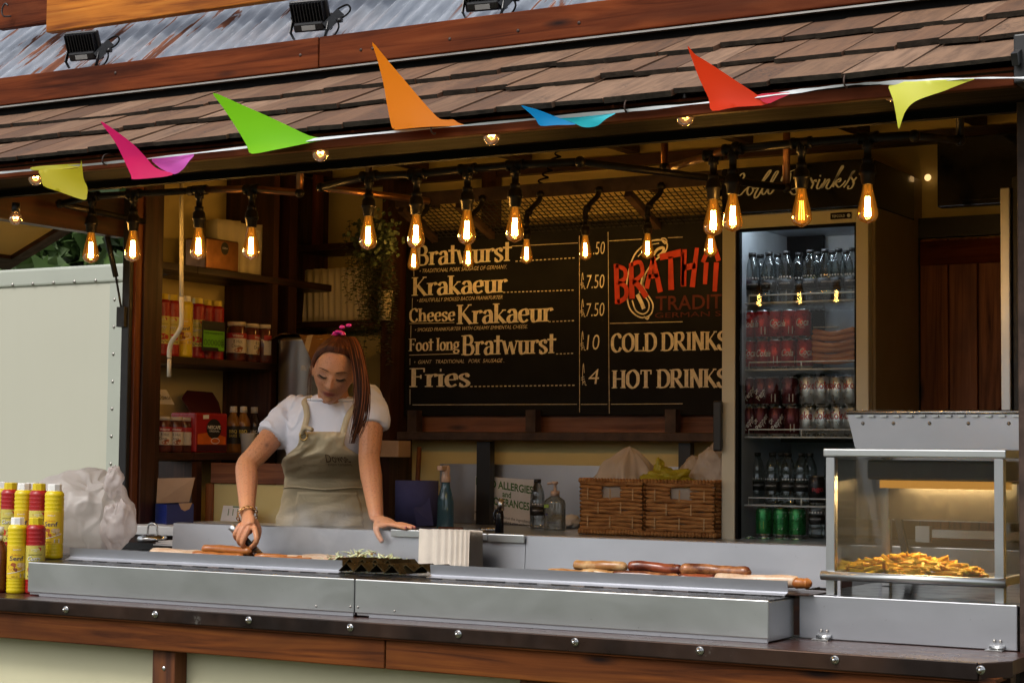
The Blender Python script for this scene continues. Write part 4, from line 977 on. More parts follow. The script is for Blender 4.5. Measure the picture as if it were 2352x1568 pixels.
# mesh lamp frame above the menu board
YF = 6.86
LF = thing('mesh_lamp_frame', 'dark angled metal frame with wire mesh and six hanging bulbs above the menu board', 'lamp frame', (-.9,7.0,2.6), 'lamp frame over the board')
fl, fr_ = P(910,462,YF), P(1652,406,YF); zt = (fl.z+fr_.z)/2
xl, xr = fl.x, .16
obj('frame_bar', B(xl,xr,YF,YF+.006,zt-.030,zt+.030).box(xl,xr,YF+.006,YF+.06,zt+.024,zt+.030), M['rust_metal'], LF, bev=.002)
zb_ = P(1100,548,7.17).z; fy = 7.19
for x in (xl+.012, -1.33, -.50, xr-.01):
    obj('frame_arm', MB().bar((x,YF+.02,zt-.035),(x,fy,zb_),.03,.03), M['rust_metal'], LF)
    obj('frame_arm', MB().bar((x,YF+.065,zt+.012),(x,fy,zt+.012),.022,.022), M['rust_metal'], LF)
obj('side_plate', MB().poly([(xl-.004,YF,zt+.03),(xl-.004,YF,zt-.03),(xl-.004,fy,zb_-.02),(xl-.004,fy,zb_+.03),(xl-.004,YF+.07,zt+.03)], (.004,0,0)), M['rust_metal'], LF, fix=True)
obj('frame_bar', B(xl,xr,fy-.02,fy+.01,zb_-.02,zb_+.012), M['black_metal'], LF)
b = MB(); n1 = 66
up = Vector((0, fy-YF-.02, zb_-zt+.035)); p0 = Vector((xl+.03, YF+.02, zt-.03))
sl_ = (up.length)
for k in range(n1):
    x = p0.x+k*(xr-xl-.05)/(n1-1)
    b.bar((x,p0.y,p0.z), (x+.0,p0.y+up.y,p0.z+up.z), .0035, .0035)
for k in range(1, 11): q = k/11; b.bar((p0.x,p0.y+up.y*q+.003,p0.z+up.z*q), (xr-.02,p0.y+up.y*q+.003,p0.z+up.z*q), .0035, .0035)
o = obj('wire_mesh', b, M['black_metal'], LF); o['kind'] = 'stuff'
YR = 6.80
for u, v in ((950,622),(1075,616),(1209,606),(1344,598),(1487,595),(1632,590)):
    tip = P(u, v, YR); s_ = .86; top = tip+Vector((0,0,.1155*.9))
    z0 = top.z
    pts = smooth_pts([(tip.x,YR,z0+.07),(tip.x,YR,z0+.10),(tip.x+.012,YR+.02,z0+.135),(tip.x+.03,YF-.01,z0+.17),(tip.x+.035,YF-.005,zt-.005)],5)
    b = MB(); b.tube(pts, .0115, 10); b.tube(pts[6:9], .016, 10); b.tube(pts[-4:-1], .017, 10)
    obj('elbow_pipe', b, M['iron'], LF)
    h = bpy.data.objects.new('lamp_holder', hold_me); COL.objects.link(h); h.parent = LF; h.location = top-WL[LF.name]; h.scale = (.85,.85,.62)
    c = bpy.data.objects.new('bulb', bulb_me); COL.objects.link(c); c.parent = LF; c.location = top-WL[LF.name]; c.scale = (.88,.88,.9)
    for me_ in (fil_me, stem_me):
        f = bpy.data.objects.new(me_.name.split('.')[0], me_); COL.objects.link(f); f.parent = c
b = MB(); pts = []
p0, p1 = P(1240,425,6.9), P(1268,380,6.9)
for k in range(90):
    a = k/89; w = a*2*math.pi*6; c = p0.lerp(p1+Vector((.06,0,.09)), a); pts.append(c+Vector((math.cos(w)*.016, math.sin(w)*.016, 0)))
b.tube(pts, .004, 6); obj('coiled_cable', b, M['black_rubber'], LF)
# small globe bulbs under the eave
M['globe'] = glass('amber_globe_glass', (1,.80,.55), .10, .02, .55, (1,.42,.14), glow=.34)
gb = MB(); R_ = .0250
gb.lathe([(.011,.028),(.013,.019)]+[(R_*math.sin(a), -R_*math.cos(a)) for a in np.linspace(2.55,0,12)], 18); globe_me = mesh(gb, M['globe'], name='globe')
gf = MB(); gf.tube([(.009*math.cos(k*.7), .009*math.sin(k*.7), .003+.003*math.sin(k*2.3)) for k in range(10)], .0011, 5); gf_me = mesh(gf, M['fil_globe'], name='filament')
gh = MB(); gh.lathe([(0,.06),(.016,.06),(.016,.026),(.0125,.024),(0,.024)], 14); gh_me = mesh(gh, M['black_metal'], name='lamp_holder')
def globe(c, label, s_=1, group='globe bulbs under the eave'):
    t = thing('globe_bulb', label, 'bulb', c, group); t.scale = (s_,s_,s_)
    for n_, m_ in (('lamp_holder',gh_me),('globe',globe_me)):
        o = bpy.data.objects.new(n_, m_); COL.objects.link(o); o.parent = t
    f = bpy.data.objects.new('filament', gf_me); COL.objects.link(f); f.parent = o
for (u, v), lb in zip(((82,404),(736,348),(1129,309),(1574,264),(2049,206)), ('next to the folded olive pennant','right of the green pennant','between the orange and blue pennants','left of the red pennant','behind the pale yellow pennant')):
    globe(P(u, v+5, 4.545), 'small lit globe bulb under the eave '+lb, 1)
globe(P(36,502,4.72), 'small lit globe bulb under the raised side hatch', .92, None)
# ================================================================== bunting
M['cord'] = plain('white_ribbon', (.55,.57,.58), .4)
def flag_mat(name, c):
    m, nt, b = base(name, c, .38, 0, .5); out = nt.nodes['Material Output']
    tl = node(nt, 'ShaderNodeBsdfTranslucent'); tl.inputs[0].default_value = (*c, 1); mx = node(nt, 'ShaderNodeMixShader'); mx.inputs[0].default_value = .35
    nt.links.new(b.outputs[0], mx.inputs[1]); nt.links.new(tl.outputs[0], mx.inputs[2]); nt.links.new(mx.outputs[0], out.inputs[0]); return m
FC = {'olive': (.50,.46,.015), 'pink': (.80,.012,.16), 'violet': (.62,.10,.55), 'lime': (.26,.78,.01), 'orange': (.95,.25,.0), 'blue': (.0,.30,.72), 'cyan': (.02,.55,.68), 'red': (.92,.05,.005), 'crimson': (.72,.02,.06), 'yellow': (.72,.74,.06)}
M.update({'flag_'+k: flag_mat('pennant_'+k, c) for k, c in FC.items()})
YB_ = 4.455
BU = thing('bunting', 'string of bright plastic pennants fluttering on a white ribbon along the eave', 'bunting', (0,YB_,2.575))
def zp(col, x, y_, d=0): return P(col*784+x/3, y_/3, YB_-d)
pts = [P(-700,464,YB_), P(-60,403,YB_), P(0,397,YB_), P(240,375,YB_), P(440,353,YB_), P(745,318,YB_), P(1060,289,YB_), P(1400,258,YB_), P(1640,234,YB_), P(1800,214,YB_), P(1950,195,YB_), P(2050,190,YB_), P(2235,180,YB_), P(2420,177,YB_), P(2700,160,YB_)]
sp = smooth_pts(pts, 8); b = MB(); vs = []
for i, p in enumerate(sp):
    w = .0034+.0014*math.sin(i*.37)+.001*math.sin(i*1.3); tw = .6*math.sin(i*.21)
    vs += [(p.x,p.y+w*math.sin(tw),p.z+w*math.cos(tw)), (p.x,p.y-w*math.sin(tw),p.z-w*math.cos(tw))]
b.add(vs, [(2*i,2*i+1,2*i+3,2*i+2) for i in range(len(sp)-1)]); obj('ribbon', b, M['cord'], BU)
from mathutils.geometry import delaunay_2d_cdt
def flag(col, pts, mat, bulge=.03, tip=0, label=None):
    """outline filled with small triangles and billowed in depth as one smooth sheet"""
    out = smooth_pts([zp(col, *p) for p in pts], 3, True)
    q = [Vector((p.x, p.z)) for p in out]; n = len(q)
    x0_, x1_ = min(p.x for p in q), max(p.x for p in q); z0_, z1_ = min(p.y for p in q), max(p.y for p in q)
    st = max(x1_-x0_, z1_-z0_)/16; inner = []
    for a in np.arange(x0_+st/2, x1_, st):
        for c in np.arange(z0_+st/2, z1_, st): inner.append(Vector((a+st*.13*math.sin(c*300), c)))
    r = delaunay_2d_cdt(q+inner, [(i, (i+1)%n) for i in range(n)], [list(range(n))], 1, 1e-6)
    vs = []
    for p in r[0]:
        a = (p.x-x0_)/(x1_-x0_); c = (p.y-z0_)/(z1_-z0_)
        vs.append((p.x, YB_-bulge*math.sin(math.pi*min(1,a))*(.5+.5*c)-tip*c*c-.35*bulge*math.sin(4.2*a+2.6*c), p.y))
    b = MB(); b.add(vs, [f for f in r[2]], 0, True); obj('pennant', b, M['flag_'+mat], BU, label=label)
flag(0, [(290,1178),(420,1172),(555,1160),(583,1108),(576,1225),(594,1290),(590,1345),(572,1377),(440,1328),(322,1285),(305,1225)], 'olive', .02, .01, label='olive yellow pennant folded over the ribbon')
flag(0, [(228,1152),(400,1138),(556,1128),(545,1152),(330,1176),(228,1172)], 'olive', .008)
flag(0, [(775,857),(870,915),(970,1004),(1030,1085),(1070,1145),(1110,1172),(1180,1195),(1117,1221),(960,1243),(940,1215),(900,1110),(850,985)], 'pink', .03, .05, label='hot pink pennant blown upwards')
flag(0, [(1040,1092),(1180,1076),(1330,1060),(1305,1110),(1262,1158),(1200,1190),(1165,1194),(1110,1170),(1070,1143)], 'violet', -.02, 0, label='violet pennant half curled below the ribbon')
flag(0, [(1548,662),(1700,725),(1870,803),(2000,868),(2130,935),(2225,956),(2090,996),(1945,1035),(1770,1068),(1735,1010),(1680,905),(1600,760)], 'lime', .03, .05, label='lime green pennant blown upwards')
flag(1, [(288,318),(380,432),(490,575),(600,720),(680,815),(725,828),(770,824),(800,845),(828,862),(640,880),(400,902),(395,886),(368,884),(345,740),(330,580),(305,420)], 'orange', .03, .05, label='orange pennant standing straight up in the wind')
flag(1, [(1268,738),(1330,752),(1400,772),(1480,805),(1540,828),(1570,838),(1605,856),(1500,866),(1393,874),(1362,828),(1320,785)], 'blue', .02, .02, label='bright blue pennant nearly flat against the eave')
flag(1, [(1485,808),(1680,790),(1888,774),(1820,822),(1760,862),(1690,874),(1640,868),(1605,852),(1560,832)], 'cyan', -.015, 0, label='cyan underside of the blue pennant')
flag(2, [(95,345),(140,400),(215,446),(310,510),(420,588),(515,655),(577,714),(400,745),(228,774),(205,690),(150,560),(115,440)], 'red', .03, .05, label='red pennant blown upwards')
flag(2, [(515,656),(640,640),(752,640),(660,684),(578,714)], 'crimson', .0, 0, label='crimson folded end of the red pennant')
flag(2, [(1420,572),(1600,564),(1800,552),(2005,538),(1940,570),(1880,595),(1800,630),(1720,660),(1640,692),(1585,728),(1540,790),(1497,893),(1480,800),(1455,690)], 'yellow', .02, -.01, label='pale yellow pennant hanging point down')
for u, v in ((258,368),(1010,296),(1452,246),(1953,188)):
    p = P(u, v, 4.49); b = MB(); b.tube(smooth_pts([p+Vector(q) for q in ((0,.02,.018),(0,-.015,.018),(0,-.04,.008),(0,-.045,-.012),(0,-.03,-.02),(0,-.022,-.016))],4), .0026, 6)
    part('cup_hook', b, M['rust_metal'])
p = P(2243,196,4.62); b = MB(); b.lathe([(0,.05),(.022,.05),(.022,0),(.034,-.008),(.036,-.014),(.016,-.016),(0,-.012)], 18, p); solo('lamp_socket', b, M['dull_steel'], 'grey metal lamp socket under the right end of the eave', 'socket', p)
# ================================================================== floodlights
M['flood'] = plain('black_cast_housing', (.010,.010,.012), .32, 0, .5, .15, 20)
M['sticker'] = plain('grey_rating_sticker', (.28,.28,.27), .5)
def floodlight(at, label, rz=0, s_=1):
    t = thing('floodlight', label, 'floodlight', (0,0,0), 'floodlights along the roof')
    W, Hh = .118, .088; A = Matrix.Rotation(math.radians(24), 3, 'X')
    tr = lambda p: tuple(A @ Vector(p)+Vector((0,0,.115)))
    def bx(x0,x1,y0,y1,z0,z1): m_ = B(x0,x1,y0,y1,z0,z1); m_.v = [tr(v) for v in m_.v]; return m_
    obj('housing', bx(-W,W,-.012,.016,-Hh,Hh), M['flood'], t, bev=.011, seg=3, local=True)
    obj('rear_case', bx(-W*.78,W*.78,-.05,-.013,-Hh*.92,-Hh*.30), M['flood'], t, bev=.012, local=True)
    for k in range(11): x = -W*.82+k*W*1.64/10; obj('fin', bx(x-.0025,x+.0025,-.042,-.0125,-Hh*.28,Hh*.86), M['flood'], t, local=True)
    obj('rating_sticker', bx(-.042,.042,-.0525,-.0505,-Hh*.80,-Hh*.5), M['sticker'], t, local=True)
    b = MB()
    for sx in (-1, 1):
        b.bar((sx*.115,.012,.115),(sx*.115,-.02,.02),.005,.024,(0,1,0)); b.bar((sx*.115,-.02,.025),(sx*.095,-.01,-.015),.006,.022,(0,1,0))
        b.lathe([(0,-.006),(.011,-.006),(.011,.008),(0,.008)], 10, (sx*.121,.01,.112), axis='X')
    o = obj('bracket', b, M['flood'], t, local=True); o['kind'] = 'stuff'
    b = MB(); b.bar((.10,-.01,.04),(.17,.03,.13),.022,.05); b.lathe([(0,0),(.014,0),(.014,.03),(0,.03)], 10, (.165,.0,.075), axis='X'); obj('junction_box', b, M['flood'], t, local=True)
    b = MB(); b.tube(smooth_pts([(.16,.0,.08),(.21,.01,.10),(.235,.02,.135),(.21,.03,.165),(.16,.03,.15),(.13,.02,.12)],6), .0055, 8); b.tube(smooth_pts([(.17,.0,.07),(.18,-.01,.03),(.14,.0,-.01),(.05,.02,-.02)],6), .0055, 8)
    obj('cable', b, M['black_rubber'], t, local=True)
    t.location = at; t.rotation_euler = (0,0,rz); t.scale = (s_,s_,s_); return t
for (u, v), lb in zip(((192,146),(713,80),(1112,33)), ('black floodlight at the left end of the upper roof board','black floodlight standing between the orange roof board and the board joint','black floodlight cut off by the top of the picture')):
    p = P(u, v, 5.25); floodlight(p+Vector((0,0,-.006)), lb, math.radians(8), .64)
# ================================================================== menu board
M['chalkboard'] = plain('black_chalkboard', (.006,.006,.0065), .7, 0, .15, .35, 3)
M['chalk'] = plain('chalk_paint_cream', (.72,.66,.56), .8, 0, .2, .18, 60)
M['chalk_dim'] = plain('thin_chalk_line', (.62,.55,.43), .8, 0, .2, .2, 60)
M['red_paint'] = plain('red_sign_paint', (.42,.03,.012), .6, 0, .3, .2, 20)
M['dim_red'] = plain('faded_dark_red_paint', (.085,.014,.010), .7, 0, .3, .2, 20)
YM = 7.165
bl, br, bt = P(928,954,YM), P(1660,954,YM), P(1000,535,YM)
MN = thing('menu_board', 'long black hand-lettered sausage menu board with prices', 'menu board', ((bl.x+.16)/2,YM,bl.z))
obj('panel', B(bl.x,.25,YM,YM+.018,bl.z,2.665), M['chalkboard'], MN, bev=.002)
yq = YM-.0012
def mb_(x, y_, e=0): return (x, yq-e, y_)
def bq(zx, zy, col=1, row=1): p = P(col*784+zx/3, row*522.667+zy/3, yq); return p.x, p.z
def line_text(b, s, x0, y0, x1, cap, T=.17, t=.05):
    """from/to pixels of one baseline in the enlarged picture; cap height in the same pixels"""
    X0, Z0_ = bq(x0, y0); X1, Z1_ = bq(x1, y0); _, Zc = bq(x0, y0-cap)
    roman(b, s, mb_, X0, Z0_, Zc-Z0_, X1-X0, T, t)
b = MB()
line_text(b, 'Bratwurst', 515, 262, 1175, 132); line_text(b, 'Krakaeur', 490, 470, 1140, 126); line_text(b, 'Cheese', 468, 650, 785, 90)
line_text(b, 'Krakaeur', 800, 665, 1455, 132); line_text(b, 'Foot long', 468, 850, 815, 84); line_text(b, 'Bratwurst', 832, 878, 1480, 135); line_text(b, 'Fries', 476, 1098, 888, 130)
X0, Z0_ = bq(1858, 856); X1, _ = bq(1858+806, 856); roman(b, 'COLD DRINKS', mb_, X0, Z0_, bq(1858,734)[1]-bq(1858,856)[1], X1-X0, .19, .06)
X0, Z0_ = bq(1866, 1106); X1, _ = bq(1866+800, 1106); roman(b, 'HOT DRINKS', mb_, X0, Z0_, bq(1858,734)[1]-bq(1858,856)[1], X1-X0, .19, .06)
for s, x0, y0, x1, cap in (('.50',1735,186,1815,92),('7.50',1690,420,1812,100),('7.50',1688,612,1812,98),('10',1690,842,1778,112),('4',1702,1078,1775,112)):
    X0, Z0_ = bq(x0, y0); X1, _ = bq(x1, y0); _, Zc = bq(x0, y0-cap); text_into(b, s, mb_, X0, Z0_, (Zc-Z0_)*.98, X1-X0, bold=-.008, shear=.12)
o = obj('lettering', b, M['chalk'], MN); o['kind'] = 'stuff'
b = MB()
for s, x0, y0, x1, cap in (('• TRADITIONAL PORK SAUSAGE OF GERMANY.',540,312,1140,27),('• BEAUTIFULLY SMOKED BACON FRANKFURTER',522,514,1110,26),('• SMOKED FRANKFURTER WITH CREAMY EMMENTAL CHEESE.',508,716,1282,25),('•  GIANT   TRADITIONAL   PORK  SAUSAGE .',502,938,1122,26)):
    X0, Z0_ = bq(x0, y0); X1, Z1_ = bq(x1, y0-20); _, Zc = bq(x0, y0-cap); text_into(b, s, mb_, X0, Z0_, Zc-Z0_, X1-X0, bold=-.004, shear=.3)
def chalk_line(x0, y0, x1, y1, w=.0026, col=1):
    a, c = bq(x0, y0, col), bq(x1, y1, col); ribbon(b, [a, ((a[0]+c[0])/2, (a[1]+c[1])/2), c], mb_, w, w, const=True)
for x0, y0, x1, y1 in ((1175,128,1630,106),(490,1220,1624,1216),(1650,1217,1832,1216),(1857,1216,2352,1212),(1640,56,1642,1272),(1838,30,1846,1280),(500,300,500,338),(490,486,488,562),(480,672,478,760),(473,900,473,946),(473,1112,473,1218),(1846,92,2070,80),(2250,70,2352,66),(1850,660,2352,648),(470,660,778,654),(468,878,812,868)): chalk_line(x0, y0, x1, y1)
for x0, y0, x1, y1, n in ((1200,232,1620,208,15),(1115,446,1612,430,19),(1428,648,1615,640,7),(1480,870,1608,865,5),(888,1094,1620,1085,25)):
    for k in range(n):
        q0, q1 = k/n, (k+.55)/n; chalk_line(lerp(x0,x1,q0), lerp(y0,y1,q0), lerp(x0,x1,q1), lerp(y0,y1,q1), .0042)
for x, y_, h_ in ((1646,420,108),(1646,612,120),(1646,842,130),(1652,1082,148)):   # tall drawn pound signs
    f = lambda a, c: bq(x+a, y_-c)
    for pp in ([(12,0),(10,h_*.5),(16,h_),(22,h_*.55)], [(0,h_*.32),(22,h_*.38)], [(0,h_*.22),(24,h_*.28)], [(8,0),(24,h_*.2),(28,0),(38,0)]): ribbon(b, smooth_pts([(*f(*p), 0) for p in pp], 3), mb_, .0032, .0026, const=True)
o = obj('fine_chalk', b, M['chalk_dim'], MN); o['kind'] = 'stuff'
# red brush lettering and the sausage emblem
b = MB()
def brush(pp, w0, w1, col=1, e=.0026):
    pts = [Vector((*bq(x, y_, col), 0)) for x, y_ in pp]; pts = smooth_pts(pts, 4) if len(pp) > 2 else pts; n = len(pts); vs = []
    for i, p in enumerate(pts):
        d = (pts[min(i+1,n-1)]-pts[max(i-1,0)]).normalized(); w = lerp(w0, w1, i/(n-1))*.5; nn = Vector((-d.y, d.x, 0))*w
        vs += [mb_(p.x+nn.x, p.y+nn.y, e), mb_(p.x-nn.x, p.y-nn.y, e)]
    b.add(vs, [(2*i+1,2*i+3,2*i+2,2*i) for i in range(n-1)])
K = .00072
for pp, w0, w1 in (([(1895,250),(1905,525)],32,34),([(1895,262),(1955,290),(1955,350),(1912,375)],26,28),([(1912,380),(1962,410),(1960,480),(1905,515)],28,30),
        ([(1998,245),(2005,490)],30,36),([(1998,256),(2060,240),(2075,320),(2012,372)],26,26),([(2012,372),(2050,400),(2105,478)],30,36),
        ([(2150,205),(2105,420)],24,32),([(2150,205),(2200,445)],28,34),([(2118,340),(2185,330)],26,26),
        ([(2195,205),(2345,172)],38,44),([(2270,200),(2275,430)],30,38)): brush(pp, w0*K, w1*K)
for pp, w0, w1 in (([(0,170),(0,400)],20,24),([(15,150),(8,405)],28,34),([(100,140),(68,410)],26,34),([(10,275),(90,262)],36,36),
        ([(205,90),(140,240)],24,28),([(205,80),(250,230)],26,30),([(165,240),(155,390)],30,26),([(235,240),(222,440)],32,28)): brush(pp, w0*K, w1*K, 2)
obj('red_lettering', b, M['red_paint'], MN)
b = MB()
X0, Z0_ = bq(2165, 570); X1, _ = bq(2352+275, 570); text_into(b, 'TRADITIONAL', mb_, X0, Z0_, .062, .58, bold=.012)
X0, Z0_ = bq(2160, 622); text_into(b, 'GERMAN SAUSAGE', mb_, X0, Z0_, .022, .55)
obj('faded_lettering', b, M['dim_red'], MN)
b = MB()
def loop(pp, w, closed=True, e=.0012):
    pts = smooth_pts([(*bq(x, y_), 0) for x, y_ in pp], 5, closed); ribbon(b, pts, lambda x, y_: mb_(x, y_, e), w, w, const=True, closed=closed)
loop([(2195,85),(2110,105),(2020,190),(1975,330),(1968,450),(1990,560),(2060,618),(2130,600),(2148,530),(2110,460),(2080,400),(2090,330),(2150,240),(2230,170),(2245,110)], .0065)
loop([(2190,108),(2120,128),(2045,200)], .004, False); loop([(2005,500),(2030,570),(2080,595),(2115,570),(2120,520),(2090,470)], .006, False); loop([(2040,460),(2070,520),(2085,560)], .018, False); loop([(2150,190),(2180,150),(2220,140),(2215,170),(2180,200)], .012, False)
loop([(2205,80),(2230,75),(2245,95),(2230,110)], .005); loop([(2085,612),(2110,630),(2120,612)], .007, False); loop([(2085,330),(2070,390),(2062,450)], .016, False)
obj('sausage_emblem', b, M['chalk'], MN)
# television and small wall things
p0, p1 = P(2152,318,6.9), P(2326,466,6.9)
TV = thing('television', 'black flat screen mounted high beside the fridge', 'television', ((p0.x+p1.x)/2,6.9,p1.z))
obj('casing', B(p0.x,1.45,6.9,6.95,p1.z,p0.z), M['black_gloss'], TV, bev=.005); obj('screen', B(p0.x+.012,1.44,6.8965,6.8995,p1.z+.02,p0.z-.012), M['black_gloss'], TV)
obj('wall_arm', B(1.1,1.16,6.951,YW-.001,p1.z+.1,p1.z+.16), M['black_metal'], TV)
M['glow'] = emit('wall_lamp', (1,.60,.24), 1.1)
p = P(2131,408,YW-.03); b = MB(); b.lathe([(0,-.006),(.010,-.006),(.014,0),(.0,.004)], 14, p, axis='Y'); WLp = thing('wall_light', 'small warm light glowing on the cream wall above the fridge side', 'light', p); obj('shade', b, M['glow'], WLp)
p = P(637,470,7.0); b = MB(); b.lathe([(0,-.03),(.025,-.03),(.034,-.02),(.036,0),(0,0)], 18, p, axis='Y'); solo('smoke_alarm', b, M['white_plastic'], 'round cream alarm on the dark upright behind the left pipe lamp', 'alarm', p)
# awning winding rod
b = MB(); yw = 5.35
b.tube([P(417,422,yw), P(417,682,yw)], .0078, 10); b.tube(smooth_pts([P(417,682,yw),P(417,740,yw),P(410,762,yw),P(394,785,yw),P(389,805,yw),P(389,822,yw)],5), .0088, 10); b.tube([P(389,824,yw),P(388,865,yw)], .0080, 10)
M['rod'] = plain('cream_plastic_rod', (.55,.50,.38), .45)
solo('winding_rod', b, M['rod'], 'cream cranked winding rod hanging in front of the sauce shelves', 'rod', P(417,422,yw))
# ================================================================== sauce bottles
M['mustard'] = plain('mustard_yellow_plastic', (.66,.50,.005), .34, 0, .5, .05, 10); M['curry_red'] = plain('curry_red_plastic', (.34,.010,.012), .34, 0, .5, .06, 10)
M['yellow_cap'] = plain('yellow_cap_plastic', (.66,.50,.01), .38, 0, .5, .04); M['label_yellow'] = plain('warm_yellow_label', (.70,.47,.02), .4, 0, .5, .1, 14); M['label_straw'] = plain('straw_label', (.56,.48,.10), .4, 0, .5, .1, 14)
M['ink_blue'] = plain('navy_ink', (.02,.02,.09), .5); M['ink_black'] = plain('black_ink', (.015,.012,.01), .5); M['ink_red'] = plain('red_ink', (.42,.012,.03), .5); M['ink_orange'] = plain('orange_ink', (.55,.14,.01), .5)
M['food_brown'] = plain('printed_sausage_picture', (.30,.075,.02), .5, 0, .4, .5, 60); M['food_pale'] = plain('printed_egg_picture', (.62,.45,.26), .5, 0, .4, .3, 50); M['food_red'] = plain('printed_tomato_picture', (.45,.03,.015), .5, 0, .4, .4, 50)
RB = .0335
def sauce_body(mat):
    pr = [(0,.001),(.030,0),(.0335,.006)]
    for k in range(4): z = .012+k*.011; pr += [(.0335,z),(.0335,z+.003),(.0322,z+.0065)]
    pr += [(.0335,.057),(.0335,.166)]
    for k in range(4): z = .170+k*.0145; pr += [(.0322,z),(.0338,z+.006),(.0335,z+.009)]
    pr += [(.0322,.226),(.028,.233),(.022,.236),(.0,.2365)]
    b = MB(); b.lathe(pr, 28); return mesh(b, mat, name='sauce_bottle')
def oct_cap(mat):
    b = MB(); b.lathe([(0,.234),(.0245,.234),(.0238,.258),(.0225,.2595),(0,.2595)], 8, smooth=False, a0=.3); return mesh(b, mat, name='cap', bev=.0012)
def lab(mat, z0, z1, r=RB+.0003, a=1.35):
    b = MB(); n = 20; vs = []
    for i in range(n+1):
        t = -math.pi/2-a+2*a*i/n
        for z in (z0, z1): vs.append((r*math.cos(t), r*math.sin(t), z))
    b.add(vs, [(2*i,2*i+2,2*i+3,2*i+1) for i in range(n)], 0, True); return mesh(b, mat, name='label')
def spot(b, f, x, y_, rx, ry, n=12, rot=0): b.add([f(x,y_)]+[f(x+rx*math.cos(2*math.pi*i/n+rot), y_+ry*math.sin(2*math.pi*i/n+rot)) for i in range(n)], [(0,1+i,1+(i+1)%n) for i in range(n)])
def prints(specs):
    out = []
    for mat, fn, r in specs:
        b = MB(); fn(b, cyl_fn(r)); out.append(mesh(b, M[mat], name='label_print'))
    return out
senf_prints = prints([
 ('ink_red', lambda b, f: (b.add([f(-.020,.151),f(0,.142),f(.020,.151),f(0,.160)], [(0,1,2,3)])), RB+.0007),
 ('p_white', lambda b, f: text_into(b, 'Burkhardt', f, 0, .1485, .0055, .028, shear=.3, align='C'), RB+.0011),
 ('ink_orange', lambda b, f: text_into(b, 'Delikatess', f, -.019, .130, .0055, .034), RB+.0008),
 ('ink_blue', lambda b, f: text_into(b, 'Senf', f, -.0265, .1135, .0155, .050, bold=.015), RB+.0009),
 ('food_pale', lambda b, f: (spot(b,f,.012,.098,.011,.008), spot(b,f,.024,.099,.009,.007), spot(b,f,.027,.086,.010,.006)), RB+.0006),
 ('food_brown', lambda b, f: (spot(b,f,-.008,.090,.026,.010), spot(b,f,-.012,.100,.010,.006), spot(b,f,-.002,.082,.026,.006)), RB+.0008),
 ('p_white', lambda b, f: (b.add([f(.012,.056),f(.031,.056),f(.031,.070),f(.012,.070)], [(0,1,2,3)]), ribbon(b, cv('-.04 .068 .0 .075 .04 .088'), f, .0018, .0018)), RB+.0010),
 ('ink_black', lambda b, f: (text_into(b, '875 ml', f, -.017, .057, .0042, .020), [ribbon(b, [(.013,.058+k*.0028),(.030,.058+k*.0028)], f, .0007, .0007, const=True) for k in range(4)]), RB+.0013)])
curry_prints = prints([
 ('ink_red', lambda b, f: b.add([f(-.020,.142),f(.019,.146),f(.021,.157),f(.010,.160),f(-.020,.154)], [(0,1,2,3,4)]), RB+.0007),
 ('p_white', lambda b, f: (text_into(b, 'ALTENBURGER', f, 0, .1495, .0038, .030, rot=.1, align='C'), text_into(b, 'LAND', f, 0, .1445, .0035, .012, rot=.1, align='C')), RB+.0011),
 ('ink_black', lambda b, f: (text_into(b, 'GEWÜRZ-KETCHUP', f, -.026, .131, .0044, .050, bold=.01), text_into(b, 'Curry', f, -.027, .113, .0150, .048, shear=.4, bold=.035)), RB+.0008),
 ('p_white', lambda b, f: text_into(b, 'Curry', f, -.0275, .1138, .0150, .048, shear=.4, bold=.002), RB+.0013),
 ('food_red', lambda b, f: (spot(b,f,-.018,.083,.010,.012), spot(b,f,.004,.080,.018,.013), spot(b,f,.02,.078,.010,.010)), RB+.0006),
 ('ink_black', lambda b, f: [spot(b,f,-.026+k*.0065,.060+.003*math.sin(k*2.3),.0026,.0026,6) for k in range(9)], RB+.0009)])
sen_me, cur_me = sauce_body(M['mustard']), sauce_body(M['curry_red'])
capw, capy = oct_cap(M['white_plastic']), oct_cap(M['yellow_cap'])
lab_s, lab_c = lab(M['label_yellow'], .053, .163), lab(M['label_straw'], .050, .165)
def sauce(kind, at, label, group, rz=None, z_scale=1):
    o = bpy.data.objects.new('sauce_bottle', sen_me if kind == 's' else cur_me); COL.objects.link(o); o.location = at
    o.rotation_euler = (0,0,(face_ang(at[0],at[1])+math.pi/2) if rz is None else rz); tag(o, label, 'bottle', group)
    for n_, m_ in [('cap', capw if kind == 's' else capy), ('label', lab_s if kind == 's' else lab_c)]+[('label_print', m_) for m_ in (senf_prints if kind == 's' else curry_prints)]:
        c = bpy.data.objects.new(n_, m_); COL.objects.link(c); c.parent = o
    return o
def onc(u, v, z=ZC): q = PZ(u, v, z); return (q.x, q.y, z)
fx = lambda u, yy, z: (P(u, 1200, yy).x, yy, z)
GS = 'sauce bottles on the counter end'
sauce('s', fx(41,4.70,ZC), 'yellow mustard squeezy bottle with white cap, front row beside the curry ketchup', GS)
sauce('c', fx(83,4.735,ZC), 'red curry ketchup bottle with yellow cap, front row against the griddle', GS)
